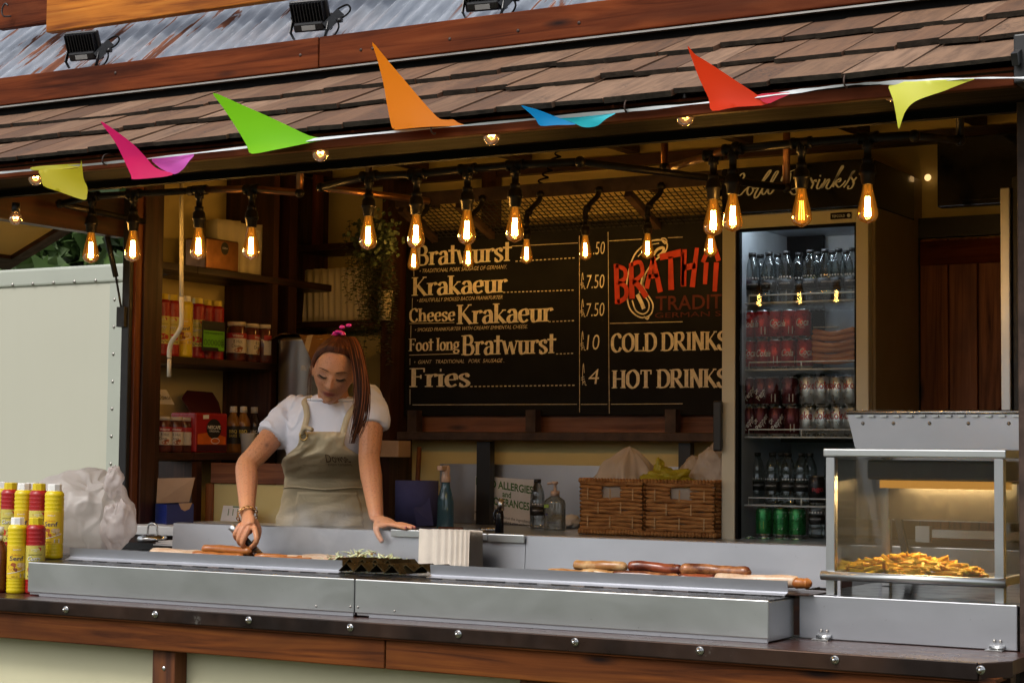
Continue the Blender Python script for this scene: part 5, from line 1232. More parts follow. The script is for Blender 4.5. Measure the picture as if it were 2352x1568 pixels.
for u, yy, k, lb in ((4,4.97,'s','yellow mustard bottle with white cap at the cut-off left edge, rear row'),(23,4.885,'c','red curry ketchup bottle with yellow cap, rear row nearest the left edge'),(54,4.86,'s','yellow mustard bottle with white cap, rear row between two red bottles'),(88,4.86,'c','red curry ketchup bottle with yellow cap, rear row between two yellow bottles'),(124,4.835,'s','yellow mustard bottle with white cap, rear row beside the plastic bag'),(72,4.95,'s','yellow mustard bottle with white cap hidden behind the rear row')):
    sauce(k, fx(u,yy,ZT), lb, GS, None if u not in (54,124,23) else face_ang(fx(u,yy,ZT)[0],yy)+math.pi/2+(-.30 if u != 23 else -.15))
M['brown_glass'] = plain('dark_brown_sauce', (.10,.012,.008), .12, 0, .6)
b = MB(); b.lathe([(0,0),(.034,0),(.036,.01),(.036,.13),(.03,.155),(.0165,.18),(.0165,.205),(0,.206)], 22); c0 = fx(-3,4.69,ZC)
b.v = [(x+c0[0],y_+c0[1],z+c0[2]) for x,y_,z in b.v]
o = solo('ketchup_bottle', b, M['brown_glass'], 'dark red glass sauce bottle with a white cap at the left picture edge', 'bottle', c0, GS)
obj('cap', MB().lathe([(0,.20),(.019,.20),(.019,.226),(0,.227)], 16, c0), M['white_plastic'], o); obj('neck_label', MB().lathe([(.0172,.178),(.0172,.197)], 16, c0), M['p_white'], o)
# ------------------------------------------------------------------ crumpled bag on the side table
def bag_mat(name, c, alpha):
    m, nt, b = base(name, c, .3, 0, .5); out = nt.nodes['Material Output']
    tl = node(nt, 'ShaderNodeBsdfTranslucent'); tl.inputs[0].default_value = (*c, 1); mx = node(nt, 'ShaderNodeMixShader'); mx.inputs[0].default_value = .5
    nt.links.new(b.outputs[0], mx.inputs[1]); nt.links.new(tl.outputs[0], mx.inputs[2])
    tr = node(nt, 'ShaderNodeBsdfTransparent'); m2 = node(nt, 'ShaderNodeMixShader'); m2.inputs[0].default_value = 1-alpha
    nt.links.new(mx.outputs[0], m2.inputs[1]); nt.links.new(tr.outputs[0], m2.inputs[2]); nt.links.new(m2.outputs[0], out.inputs[0])
    v = coords(nt, (1,1,1), False); bump(nt, b, noise_t(nt, v, 16, 3, .6, 2.0), .12, .012); return m
M['bag'] = bag_mat('milky_plastic_bag', (.74,.68,.66), .62); M['liner'] = bag_mat('white_bin_liner', (.78,.70,.61), .93); M['yellow_bag'] = bag_mat('yellow_plastic_film', (.66,.58,.06), .9)
def crumple(b, c, rad, seed, amp=.16, sub=5, flat=None, freq=1.0):
    bm = bmesh.new(); bmesh.ops.create_icosphere(bm, subdivisions=sub, radius=1)
    for v in bm.verts:
        d = v.co.normalized(); q = d*1.6*freq+Vector((seed,seed*.7,0))
        w_ = Vector((noise.noise(q*1.3), noise.noise(q*1.3+Vector((5,1,2))), noise.noise(q*1.3+Vector((2,7,4)))))*.55; q2 = q+w_
        rg = lambda s: max(0, 1-abs(noise.noise(q2*s))*3.2)**2
        r = 1+amp*noise.noise(q)*1.3+amp*.42*rg(1.5)+amp*.20*rg(3.1)-amp*.12*rg(4.3)
        v.co = Vector((d.x*rad[0]*r, d.y*rad[1]*r, d.z*rad[2]*r))
        if flat is not None and v.co.z < flat: v.co.z = flat+(v.co.z-flat)*.08
    idx = {v: i for i, v in enumerate(bm.verts)}
    b.add([Vector(c)+v.co for v in bm.verts], [[idx[v] for v in f.verts] for f in bm.faces], 0, True); bm.free()
cb = P(188,1170,5.18)
bgc = Vector((cb.x, 5.18, ZT+.135)); b = MB()
def film(b, c, rad, kd, seed, nu=150, nv=96, pleats=9, pa=.085, low=.13, flat=None):
    """thin blown film gathered at a knot in direction kd: soft billows, pleats running out of the knot, a few sharp creases"""
    kd = Vector(kd).normalized(); e1 = kd.orthogonal().normalized(); e2 = kd.cross(e1)
    def f(u, v):
        th = math.pi*v*.995+.004; ph = 2*math.pi*u; d = kd*math.cos(th)+(e1*math.cos(ph)+e2*math.sin(ph))*math.sin(th)
        nz = noise.noise(d*1.5+Vector((seed,0,0))); wq = 1.1*noise.noise(d*1.9+Vector((0,seed,3)))
        pl_ = 1-abs(math.sin((ph+wq*.7)*pleats*.5+seed))*2
        cr = max(0, 1-abs(noise.noise(d*1.7+Vector((seed,4,wq)))*5))**2; cr2 = max(0, 1-abs(noise.noise(d*3.0+Vector((3,seed,wq)))*6))**2
        r = 1+low*nz*1.5+pa*pl_*math.exp(-th/.75)*min(1,th*3)+.05*math.sqrt(cr)*.6*(.3+min(1,th))-.10*math.exp(-((th-.32)/.16)**2)
        p = Vector((d.x*rad[0]*r, d.y*rad[1]*r, d.z*rad[2]*r))
        if flat is not None and p.z < flat: p.z = flat+(p.z-flat)*.06
        return Vector(c)+p
    b.grid(nu, nv, f, wrap=True)
film(b, bgc, (.215,.165,.165), (.75,-.25,.75), 3.3, pa=.06, low=.15, flat=-.133)
film(b, P(272,1205,5.07), (.060,.05,.085), (-.3,-.2,1), 5.1, 90, 60, 7, .2, .25)
film(b, P(262,1105,5.09), (.035,.03,.05), (0,-.2,1), 8.2, 60, 40, 6, .25, .3)
solo('plastic_bag', b, M['bag'], 'big crumpled milky plastic bag slumped on the side table beside the mustard bottles', 'bag', (bgc.x,bgc.y,ZT))
# things beyond the bag
p = P(350,1236,5.545); b = MB(); b.lathe([(0,0),(.055,0),(.06,.012),(.055,.022),(.03,.03),(.0,.032)], 24, (p.x,p.y,1.292)); b.tube(smooth_pts([(p.x-.025,p.y,1.32),(p.x-.02,p.y,1.355),(p.x,p.y,1.365),(p.x+.02,p.y,1.355),(p.x+.025,p.y,1.32)],5), .004, 8)
solo('pan_lid', b, M['chrome'], 'small shiny pan lid with a loop handle behind the bag', 'lid', (p.x,p.y,1.292))
LS = thing('side_shelf', 'low dark shelf with papers left of the splash plate', 'shelf', (-1.75,5.75,.36))
obj('shelf_top', B(-2.12,-1.50,5.53,5.595,1.262,1.288), M['black_top'], LS); obj('shelf_support', B(-2.1,-1.52,5.55,5.59,.36,1.261), M['dark_wood_z'], LS)
a = P(318,1243,5.40); b = MB()
for k in range(3): b.box(-1.60+.004*k-.14,-1.60+.15-.006*k,5.40+.01*k,5.52,1.268+k*.006+.022,1.2725+k*.006+.022)
solo('paper_stack', b, M['p_white'], 'loose pale papers lying between the bag and the splash plate', 'papers', (-1.6,5.45,1.29))
M['blue_card'] = plain('blue_card_box', (.012,.025,.16), .4, 0, .5, .1); M['card'] = plain('plain_cardboard', (.45,.30,.19), .7)
pa_, pb_, pc_ = P(357,1160,5.80), P(383,1160,5.72), P(445,1160,5.88)
zb0, zb1 = 1.353, P(383,1158,5.72).z
BX = thing('tea_box', 'open blue cardboard box with a raised flap on the side shelf', 'box', ((pb_.x+pc_.x)/2,5.8,zb0))
q4 = Vector((pa_.x+pc_.x-pb_.x, pa_.y+pc_.y-pb_.y, 0))
b = MB(); cs_ = [pb_, pc_, q4, pa_]; b.add([(c.x,c.y,zb0) for c in cs_]+[(c.x,c.y,zb1) for c in cs_], [(0,1,5,4),(1,2,6,5),(2,3,7,6),(3,0,4,7),(3,2,1,0)]); obj('carton', b, M['blue_card'], BX, fix=True)
f1 = P(357,1098,5.8); f2 = P(417,1098,5.9)
obj('flap', MB().poly([(pa_.x,pa_.y+.005,zb1),(pa_.x,pa_.y+.01,f1.z),(pc_.x-.04,pc_.y+.05,f1.z+.004),(pc_.x-.06,pc_.y+.04,zb1+.005)], (0,.003,0)), M['card'], BX, fix=True)
obj('flap', MB().poly([(lerp(pb_.x,pc_.x,t),lerp(pb_.y,pc_.y,t)-.003,z) for t,z in ((.45,zb1+.004),(.55,zb1-.02),(.68,zb1-.028),(.85,zb1-.02),(.95,zb1+.004))], (0,.002,0)), M['card'], BX, fix=True)
fb_ = lambda t, z: (lerp(pb_.x,pc_.x,t)+.0015*-.2, lerp(pb_.y,pc_.y,t)-.0022, z)
b = MB(); b.add([fb_(.5+.12*math.cos(a), lerp(zb0,zb1,.40)+.028*math.sin(a)) for a in np.linspace(0,6.283,16)[:-1]], [tuple(range(15))]); b.add([fb_(.38,lerp(zb0,zb1,.12)),fb_(.62,lerp(zb0,zb1,.12)),fb_(.62,lerp(zb0,zb1,.4)),fb_(.38,lerp(zb0,zb1,.4))], [(0,1,2,3)]); obj('red_print', b, M['ink_red'], BX)
b = MB(); text_into(b, 'ORIGINAL', lambda x, y_: tuple(Vector(fb_(.5+x, y_))-Vector((0,.0012,0))), -.1, lerp(zb0,zb1,.42), .006, .2); obj('white_print', b, M['p_white'], BX)
# ------------------------------------------------------------------ shelves of the left wall
jr = [(0,0),(.036,0),(.0385,.006),(.0385,.115),(.034,.132),(.031,.138)]
M['jar_brine'] = plain('jar_of_hot_dogs', (.085,.022,.015), .12, 0, .6, .6, 30); M['jar_lid'] = plain('pale_jar_lid', (.55,.48,.40), .35); M['label_white'] = plain('cream_jar_label', (.60,.55,.48), .5, 0, .4, .05); M['label_red'] = plain('red_jar_band', (.36,.02,.03), .5)
b = MB(); b.lathe(jr, 24); jar_me = mesh(b, M['jar_brine'], name='hot_dog_jar')
b = MB(); b.lathe([(.0,.136),(.0355,.136),(.0355,.150),(.034,.152),(0,.152)], 24); jlid = mesh(b, M['jar_lid'], name='lid')
jl1, jl2 = lab(M['label_white'], .032, .088, .0388, 1.5), lab(M['label_red'], .0885, .108, .0388, 1.5)
jp = prints([('ink_black', lambda b, f: (text_into(b, '8 Hot', f, -.012, .069, .014, .036), text_into(b, 'Dogs', f, -.018, .053, .013, .034)), .0392), ('p_white', lambda b, f: text_into(b, 'Wikinger', f, -.016, .093, .0095, .046, bold=.02), .0392), ('food_brown', lambda b, f: (spot(b,f,.008,.042,.016,.008), spot(b,f,.016,.05,.012,.006)), .0392), ('ink_blue', lambda b, f: b.add([f(-.016,.032),f(.03,.032),f(.03,.038),f(-.016,.038)], [(0,1,2,3)]), .0391)])
def jar(at, label, group, rz=0, s_=1.0):
    o = bpy.data.objects.new('hot_dog_jar', jar_me); COL.objects.link(o); o.location = at; o.rotation_euler = (0,0,face_ang(at[0],at[1])+math.pi/2+rz); o.scale = (s_,s_,s_); tag(o, label, 'jar', group)
    for n_, m_ in [('lid', jlid), ('label', jl1), ('label', jl2)]+[('label_print', m_) for m_ in jp]:
        c = bpy.data.objects.new(n_, m_); COL.objects.link(c); c.parent = o
XS = XL-.05
def sx(u, x=XS): q = PX(u, 800, x); return q.y
z2s, z3s = 2.038, 1.638
JG = 'hot dog jars on the shelves'
for u, rz, xx, lb in ((543,0,XS,'jar of hot dogs with a full label, leftmost on the middle shelf'),(574,.9,XS-.02,'jar of hot dogs partly turned, middle one on the middle shelf'),(606,1.5,XS,'jar of hot dogs with its label turned away, rightmost on the middle shelf')):
    jar((xx, sx(u,xx), z2s), lb, JG, rz, 1.14)
for u, rz, xx, lb in ((378,.1,XS,'jar of hot dogs under the paper card, leftmost on the lower shelf'),(405,.1,XS,'jar of hot dogs beside the red tin, middle one on the lower shelf'),(427,1.3,XS-.03,'jar of hot dogs half hidden behind the red tin')):
    jar((xx, sx(u,xx), z3s), lb, JG, rz, .98)
SG_ = 'sauce bottles on the middle shelf'
for u, k, lb, xx in ((372,'c','red curry bottle on the middle shelf, leftmost against the post',XS),(394,'c','red curry bottle on the middle shelf, second from the post',XS),(424,'s','single yellow mustard bottle on the middle shelf behind the winding rod',XS+.01),(452,'c','red curry bottle on the middle shelf, right of the mustard',XS-.01),(472,'c','red curry bottle behind the green hygiene card, left one',XS-.04),(496,'c','red curry bottle behind the green hygiene card, right one',XS-.03)):
    o = sauce(k, (xx, sx(u,xx), z2s), lb, SG_); o.scale = (.98,.98,1.0)
M['hyg_green'] = plain('lime_green_print', (.12,.42,.01), .5); M['card_black'] = plain('black_card', (.008,.010,.012), .4)
xh = XL+.004; y0_, y1_ = sx(464,xh), sx(516,xh); zt_, zb_2 = PX(490,738,xh).z, PX(490,806,xh).z
HC = thing('hygiene_card', 'black and green food hygiene rating card leaning on the middle shelf', 'card', (xh,(y0_+y1_)/2,zb_2))
obj('card', B(xh-.003,xh,y0_,y1_,zb_2,zt_), M['card_black'], HC); hf = lambda a, c: (xh+.0012, lerp(y0_,y1_,a), lerp(zb_2,zt_,c))
obj('green_panel', MB().add([hf(.04,.12),hf(.70,.12),hf(.72,.02),hf(.97,.02),hf(.97,.68),hf(.04,.68)], [(0,1,2,3,4,5)]), M['hyg_green'], HC)
b = MB(); hf2 = lambda x, y_: (xh+.0024, y0_+x, zb_2+y_); wd, hh_ = y1_-y0_, zt_-zb_2
text_into(b, 'FOOD HYGIENE RATING', hf2, wd*.08, hh_*.56, hh_*.075, wd*.84)
for k in range(6): ribbon(b, [(wd*(.13+.15*k)+math.cos(a)*wd*.055, hh_*.28+math.sin(a)*hh_*(.09 if k < 5 else .13)) for a in np.linspace(0,6.28,14)], hf2, .0022, .0022, const=True)
text_into(b, '5', hf2, wd*.85, hh_*.22, hh_*.13, wd*.06, bold=.03); obj('print', b, M['card_black'], HC)
# coffee tin, card, squash bottles, cup
M['tin_red'] = plain('red_coffee_tin', (.34,.012,.012), .3, 0, .5, .2, 4); M['tin_glow'] = plain('orange_tin_print', (.62,.13,.01), .4, 0, .5, .3, 14); M['lid_maroon'] = plain('maroon_plastic_lid', (.05,.004,.008), .4)
xt = XL-.02; ty0, ty1 = sx(453,xt), sx(526,xt); tz1 = PX(490,948,xt).z
CT = thing('coffee_tin', 'red coffee tin with its maroon lid tipped open on the lower shelf', 'tin', (xt-.07,(ty0+ty1)/2,z3s))
obj('tin', B(xt-.14,xt,ty0,ty1,z3s+.001,tz1), M['tin_red'], CT, bev=.008, seg=3)
tf = lambda x, y_, e=.0014: (xt+e, ty0+x, z3s+y_); tw, th_ = ty1-ty0, tz1-z3s
b = MB(); n = 14; b.add([tf(tw*.04,th_*.04),tf(tw*.96,th_*.04),tf(tw*.96,th_*.2),tf(tw*.04,th_*.2)], [(0,1,2,3)]); obj('dark_base', b, M['lid_maroon'], CT)
b = MB(); b.add([tf(tw*.06,th_*.21),tf(tw*.94,th_*.21),tf(tw*.94,th_*.40),tf(tw*.5,th_*.52),tf(tw*.06,th_*.46)], [(0,1,2,3,4)]); obj('glow_print', b, M['tin_glow'], CT)
b = MB(); spot(b, lambda x, y_: tf(x, y_, .0022), tw*.56, th_*.60, tw*.23, th_*.25, 20); obj('black_oval', b, M['ink_black'], CT)
b = MB(); text_into(b, 'NESCAFE', lambda x, y_: tf(x, y_, .0034), tw*.36, th_*.60, th_*.085, tw*.40, bold=.02); text_into(b, 'ORIGINAL', lambda x, y_: tf(x, y_, .0034), tw*.40, th_*.52, th_*.05, tw*.33)
ribbon(b, [(tw*.60+math.cos(a)*tw*.13, th_*.30+math.sin(a)*th_*.07) for a in np.linspace(0,6.28,20)], lambda x, y_: tf(x, y_, .0034), .003, .003, const=True); b.add([tf(tw*.22,th_*.84),tf(tw*.40,th_*.85),tf(tw*.40,th_*.95),tf(tw*.22,th_*.94)], [(0,1,2,3)]); obj('print', b, M['letter_white'], CT)
p1, p2 = PX(432,948,xt-.13), PX(508,900,xt-.19)
b = MB(); ya_, yb_ = PX(432,920,xt-.13).y, PX(508,920,xt-.16).y
b.poly([(xt-.14,ya_+.03,tz1+.003),(xt-.14,yb_-.02,tz1+.003),(xt-.17,yb_,tz1+.05),(xt-.19,yb_-.02,tz1+.095),(xt-.19,ya_+.07,tz1+.098),(xt-.17,ya_+.01,tz1+.06)], (-.008,0,.004)); obj('lid', b, M['lid_maroon'], CT, fix=True, bev=.003)
a, c = PX(362,930,XL-.06), PX(401,930,XL-.06); zc_ = PX(380,928,XL-.06).z
nc = solo('name_card', MB().poly([(XL-.06,a.y,zc_),(XL-.06,c.y,zc_),(XL-.085,c.y-.025,zc_+.062),(XL-.085,a.y,zc_+.062)], (-.001,0,0)), M['label_white'], 'cream hand-lettered card propped on the jars of the lower shelf', 'card', (XL-.06,a.y,zc_), fix=True)
b = MB(); text_into(b, 'Dowse', lambda x, y_: (XL-.0575-.4*y_, a.y+.006+x, zc_+.02+y_), 0, 0, .022, (c.y-a.y)*.7, shear=.2); obj('print', b, M['ink_black'], nc)
M['sq_o'] = plain('amber_sauce_bottle', (.22,.09,.015), .2); M['sq_b'] = plain('dark_sauce_bottle', (.035,.015,.012), .2)
bs = MB(); bs.lathe([(0,0),(.030,0),(.032,.006),(.032,.125),(.028,.145),(.0145,.172),(.0145,.18),(0,.18)], 20)
for k, (u, d_, lab_t, mat) in enumerate(((539,-.03,'amber sauce bottle beside the red tin on the lower shelf','sq_o'),(562,-.0,'second amber sauce bottle on the lower shelf','sq_o'),(587,-.02,'dark sauce bottle on the lower shelf behind the cook\'s arm','sq_b'),(612,-.02,'dark sauce bottle at the far end of the lower shelf','sq_b'))):
    xx = XL-.07+d_; q = (xx, sx(u,xx), z3s); o = bpy.data.objects.new('sauce_bottle', mesh(bs, M[mat], name='sauce_bottle')); COL.objects.link(o); o.location = q; o.rotation_euler = (0,0,face_ang(q[0],q[1])+math.pi/2); tag(o, lab_t, 'bottle', 'small sauce bottles on the lower shelf')
    obj('cap', MB().lathe([(0,.178),(.0165,.178),(.0155,.205),(0,.206)], 14), M['label_white'], o, local=True)
    lb_ = bpy.data.objects.new('label', lab(M['ink_black'], .04, .118, .0324, 1.3)); COL.objects.link(lb_); lb_.parent = o
    b = MB(); f = cyl_fn(.0329); text_into(b, 'BBQ', f, -.018, .088, .014, .036, bold=.02); text_into(b, 'SAUCE', f, -.018, .070, .012, .036, bold=.02); obj('label_print', b, M['p_white'] if k > 1 else M['label_straw'], o, local=True)
xx = XL-.0; q = (XL-.04, sx(573,XL-.04), z3s); solo('paper_cup', MB().lathe([(0,0),(.028,0),(.036,.085),(.038,.087),(.034,.086),(.026,.004),(0,.004)], 22, q), M['white_plastic'], 'plain white cup beside the cook\'s upper arm', 'cup', q)
# top shelf: copper tin, paper boxes
xt = XL-.04; q0, q1 = sx(470,xt), sx(545,xt); zt_ = PX(500,548,xt).z
CP_ = thing('copper_tin', 'copper coloured tin with a round black label on the top shelf', 'tin', (xt-.06,(q0+q1)/2,2.425))
obj('tin', B(xt-.12,xt,q0,q1,2.426,zt_), M['copper'], CP_, bev=.008, seg=3)
b = MB(); spot(b, lambda x, y_: (xt+.0012, q0+x, 2.425+y_), (q1-q0)*.55, (zt_-2.425)*.72, .026, .028, 18); obj('black_label', b, M['ink_black'], CP_)
b = MB(); text_into(b, 'AZERA', lambda x, y_: (xt+.0022, q0+x, 2.425+y_), (q1-q0)*.55, (zt_-2.425)*.70, .008, .036, align='C'); obj('print', b, M['letter_white'], CP_)
M['tray_white'] = plain('pressed_white_tray', (.66,.58,.42), .35, 0, .5, .04); M['tray_card'] = plain('cream_fluted_card', (.66,.58,.49), .7, 0, .3, .06, 20)
def fluted(b, L, D, H, nf, tap=.06, amp=.010, seedk=0, lean=0):
    """stack of nested fluted trays standing on end: a wavy block"""
    n = nf*8
    def rim(z, k):
        pts = []
        s = 1-tap*k
        for i in range(n+1):
            x = -L/2+L*i/n; pts.append((x*s+lean*k*H, -D/2-amp*math.cos(i/n*nf*2*math.pi), z))
        for i in range(n, -1, -1):
            x = -L/2+L*i/n; pts.append((x*s+lean*k*H, D/2-amp*math.cos(i/n*nf*2*math.pi), z))
        return pts
    rows = [rim(H*j/6, 1-j/6) for j in range(7)]; m_ = len(rows[0]); vs = [p for r in rows for p in r]
    fs = [(j*m_+i, j*m_+(i+1)%m_, (j+1)*m_+(i+1)%m_, (j+1)*m_+i) for j in range(6) for i in range(m_)]+[tuple((6)*m_+i for i in range(m_)), tuple(range(m_-1,-1,-1))]
    b.add(vs, fs, 0, True)
TG = 'wrapped tray stacks on the back shelf'
for k, (u0, u1, lb) in enumerate(((693,741,'wrapped stack of fluted trays, leftmost on the back shelf'),(742,790,'wrapped stack of fluted trays, middle of the back shelf'),(784,836,'wrapped stack of fluted trays beside the hanging plant'))):
    yy = 7.06; a, c = P(u0,730,yy), P(u1,730,yy); b = MB(); fluted(b, c.x-a.x, .12, .252, 3, .16, .008)
    o = solo('tray_stack', b, M['tray_white'], lb, 'trays', (0,0,0), TG); o.location = ((a.x+c.x)/2, yy+.06, 2.251); o.rotation_euler = (0, -.03, 0)
for k, (u, vt) in enumerate(((518,500),(560,505))):
    q = PX(u,590,XL-.12); b = MB(); fluted(b, .12, .1, .235, 2, .1, .006); o = solo('tray_stack', b, M['tray_white'], ('wrapped tray stack on the top shelf behind the copper tin','wrapped tray stack on the top shelf behind the fourth bulb')[k], 'trays', (0,0,0), 'tray stacks on the top shelf'); o.location = (XL-.14, q.y+.03*k, 2.427); o.rotation_euler = (0,0,1.2)
# foreground stack of trays on the griddle
M['tray_edge'] = M['tray_card']
a, c = P(981,1290,5.10), P(1099,1290,5.10); z0_ = ZT+.004; ztp = P(1040,1212,5.1).z
TS = thing('card_tray_stack', 'tall stack of cream fluted card trays standing on the griddle', 'trays', ((a.x+c.x)/2,5.09,z0_))
n = 26
for k in range(n):      # trays nested one inside the next, each a wavy sheet
    q = k/(n-1); b = MB(); wv = []; yk = 5.045+.085*q
    for i in range(65):
        t = i/64; x = lerp(a.x,c.x,t); fl_ = .006*math.cos(t*2*math.pi*(2.2+5.2*t))*(.35+.65*t)
        wv.append((x, yk+fl_*.9, fl_))
    vs = []
    for (x, yy, d) in wv: vs.append((x+.010*(1-abs(2*(x-a.x)/(c.x-a.x)-1))*0, yy, z0_)); vs.append((x-.004*q, yy+.004, ztp-.004-.006*q+d*.5))
    b.add(vs, [(2*i,2*i+2,2*i+3,2*i+1) for i in range(64)], 0, True); obj('tray', b, M['tray_card'], TS)
# ------------------------------------------------------------------ steel urn with a striped cloth
yu = 6.72; uc = P(707,900,yu); r_ = (P(762,900,yu).x-P(650,900,yu).x)*.5/1.0*.98; zu1 = P(700,785,yu).z
UR = thing('steel_urn', 'tall stainless steel water urn standing behind the cook', 'urn', (uc.x,yu,1.329))
obj('body', MB().lathe([(0,0),(r_*.98,0),(r_,.01),(r_,zu1-1.33-.01),(r_*1.03,zu1-1.33-.004),(r_*1.03,zu1-1.33+.006),(r_*.96,zu1-1.33+.012),(r_*.5,zu1-1.33+.02),(0,zu1-1.33+.022)], 48, (uc.x,yu,1.33)), M['steel_z'], UR)
b = MB(); zl = P(705,847,yu).z; ph = face_ang(uc.x,yu)
text_into(b, 'BUFFALO', lambda x, y_: (uc.x+(r_+.0015)*math.cos(ph-.15+x/r_), yu+(r_+.0015)*math.sin(ph-.15+x/r_), zl+y_), -.01, -.012, .022, .12); obj('lettering', b, M['zinc_screw'], UR)
obj('tap', MB().tube(smooth_pts([(uc.x+r_*math.cos(ph),yu+r_*math.sin(ph),1.40),(uc.x+(r_+.05)*math.cos(ph),yu+(r_+.05)*math.sin(ph),1.40),(uc.x+(r_+.06)*math.cos(ph),yu+(r_+.06)*math.sin(ph),1.37)],4), .009, 10), M['black_metal'], UR)
def cloth_mat():
    m, nt, b = base('tan_striped_cloth', (.30,.18,.08), .9, 0, .2)
    tc = node(nt, 'ShaderNodeTexCoord'); sx_ = node(nt, 'ShaderNodeSeparateXYZ'); nt.links.new(tc.outputs['Object'], sx_.inputs[0])
    mt = node(nt, 'ShaderNodeMath', operation='MULTIPLY'); mt.inputs[1].default_value = 95; nt.links.new(sx_.outputs[0], mt.inputs[0]); sn_ = node(nt, 'ShaderNodeMath', operation='SINE'); nt.links.new(mt.outputs[0], sn_.inputs[0])
    nt.links.new(ramp(nt, sn_.outputs[0], [(.55,(.22,.11,.04)),(.62,(.52,.40,.26))]), b.inputs['Base Color']); bump(nt, b, noise_t(nt, coords(nt), 220, 2), .3, .002); return m
M['cloth'] = cloth_mat()
zt_ = zu1+.012
def clothp(a, c):
    t = a*1.9-.95; rr = c*1.16*r_; x = -r_*1.12+a*r_*2.24; w = c*1.9-.95
    d = math.hypot(x, w*r_); z = zt_+.006+.006*noise.noise((a*6,c*6,2))+.012*abs(math.sin(a*4+c*2))
    over = max(0, d-r_*1.0); k = 1 if (x > .02 and w < .1) else .12
    return (uc.x+x*(1 if over == 0 else .98), yu+w*r_, z-over*3.2*k)
solo('tea_towel', MB().grid(34, 34, clothp), M['cloth'], 'tan and cream striped tea towel folded over the urn', 'towel', (uc.x,yu,zt_))
# ------------------------------------------------------------------ back counter goods
zk = 1.3285
def py(u, v): q = PZ(u, v, zk); return q
M['blue_roll'] = plain('blue_paper_roll', (.075,.085,.24), .9, 0, .2, .05, 40)
q = P(957,1150,6.85); b = MB(); rr = .095; hh = P(950,1103,6.85).z-zk
b.lathe([(.022,0),(rr,0),(rr,hh),(.022,hh),(.022,0)], 32, (q.x,q.y,zk))
b.poly([(q.x+rr*.93,q.y-rr*.35,zk+hh*.66),(q.x+rr*1.28,q.y-rr*.5,zk+.005),(q.x+rr*.6,q.y-rr*.85,zk+.002),(q.x+rr*.45,q.y-rr*.92,zk+hh*.4)], (0,-.0015,0))
solo('paper_roll', b, M['blue_roll'], 'blue paper towel roll on the back counter beside the cook', 'paper roll', (q.x,q.y,zk))
b = MB(); q = P(955,1100,6.98); b.tube([(q.x,q.y,zk),(q.x+.004,q.y+.02,P(955,1026,6.98).z)], .011, 10); solo('wooden_handle', b, M['counter_wood_z'], 'upright wooden handle behind the blue paper roll', 'handle', (q.x,q.y,zk))
M['blue_spray'] = glass('blue_tinted_bottle', (.35,.62,.80), .1, .05, .55, (.16,.38,.52)); M['nozzle'] = plain('peach_trigger_plastic', (.62,.44,.33), .4)
q = P(1023,1190,6.62); zt_ = P(1023,1068,6.62).z; hh = zt_-zk
SB = thing('spray_bottle', 'pale blue spray bottle with a cream trigger on the back counter', 'bottle', (q.x,q.y,zk))
obj('body', MB().lathe([(0,0),(.034,0),(.036,.008),(.035,hh*.42),(.030,hh*.52),(.022,hh*.62),(.017,hh*.70),(.017,hh*.74),(0,hh*.74)], 20, (q.x,q.y,zk)), M['blue_spray'], SB)
b = MB(); b.lathe([(0,hh*.735),(.020,hh*.735),(.019,hh*.82),(.016,hh*.86),(.018,hh*.93),(.014,hh*1.0),(0,hh*1.0)], 14, (q.x,q.y,zk)); b.box(q.x-.012,q.x+.012,q.y-.05,q.y,zk+hh*.92,zk+hh*.99); obj('trigger_head', b, M['nozzle'], SB, bev=.002)
# allergy sign
ysn = 7.212; c4 = [P(1131,1093,ysn), P(1226,1101,ysn), P(1220,1205,ysn), P(1128,1195,ysn)]; lft = c4[0].copy(); lft.x -= .09; lb2 = c4[3].copy(); lb2.x -= .09
AS = thing('allergy_notice', 'white food allergies notice with green heading behind the counter post', 'notice', (c4[3].x,ysn,c4[3].z))
obj('sheet', MB().poly([lft, c4[1], c4[2], lb2], (0,.0015,0)), M['p_white'], AS, fix=True)
sl_ = (c4[1].z-c4[0].z)/(c4[1].x-c4[0].x)-.02
def af(x, y_): return (c4[0].x+x, ysn-.0016, c4[0].z+sl_*x*1.6+y_)
M['ink_green'] = plain('green_heading_ink', (.06,.17,.035), .5)
px1 = (c4[1].x-c4[0].x)/95; b = MB()
text_into(b, 'FOOD ALLERGIES', af, -38*px1, -22*px1, 15*px1, 132*px1, bold=.025); text_into(b, 'and', af, 24*px1, -37*px1, 12*px1, 20*px1, bold=.02); text_into(b, 'INTOLERANCES', af, -20*px1, -55*px1, 15*px1, 106*px1, bold=.025); obj('heading', b, M['ink_green'], AS)
b = MB()
text_into(b, 'Please speak to staff about the ingredients', af, -40*px1, -80*px1, 5.5*px1, 130*px1); text_into(b, 'in your meal when making your order.', af, -34*px1, -88*px1, 5.5*px1, 116*px1); text_into(b, 'Thank you.', af, 16*px1, -97*px1, 5.5*px1, 30*px1, bold=.02); obj('small_print', b, M['ink_black'], AS)
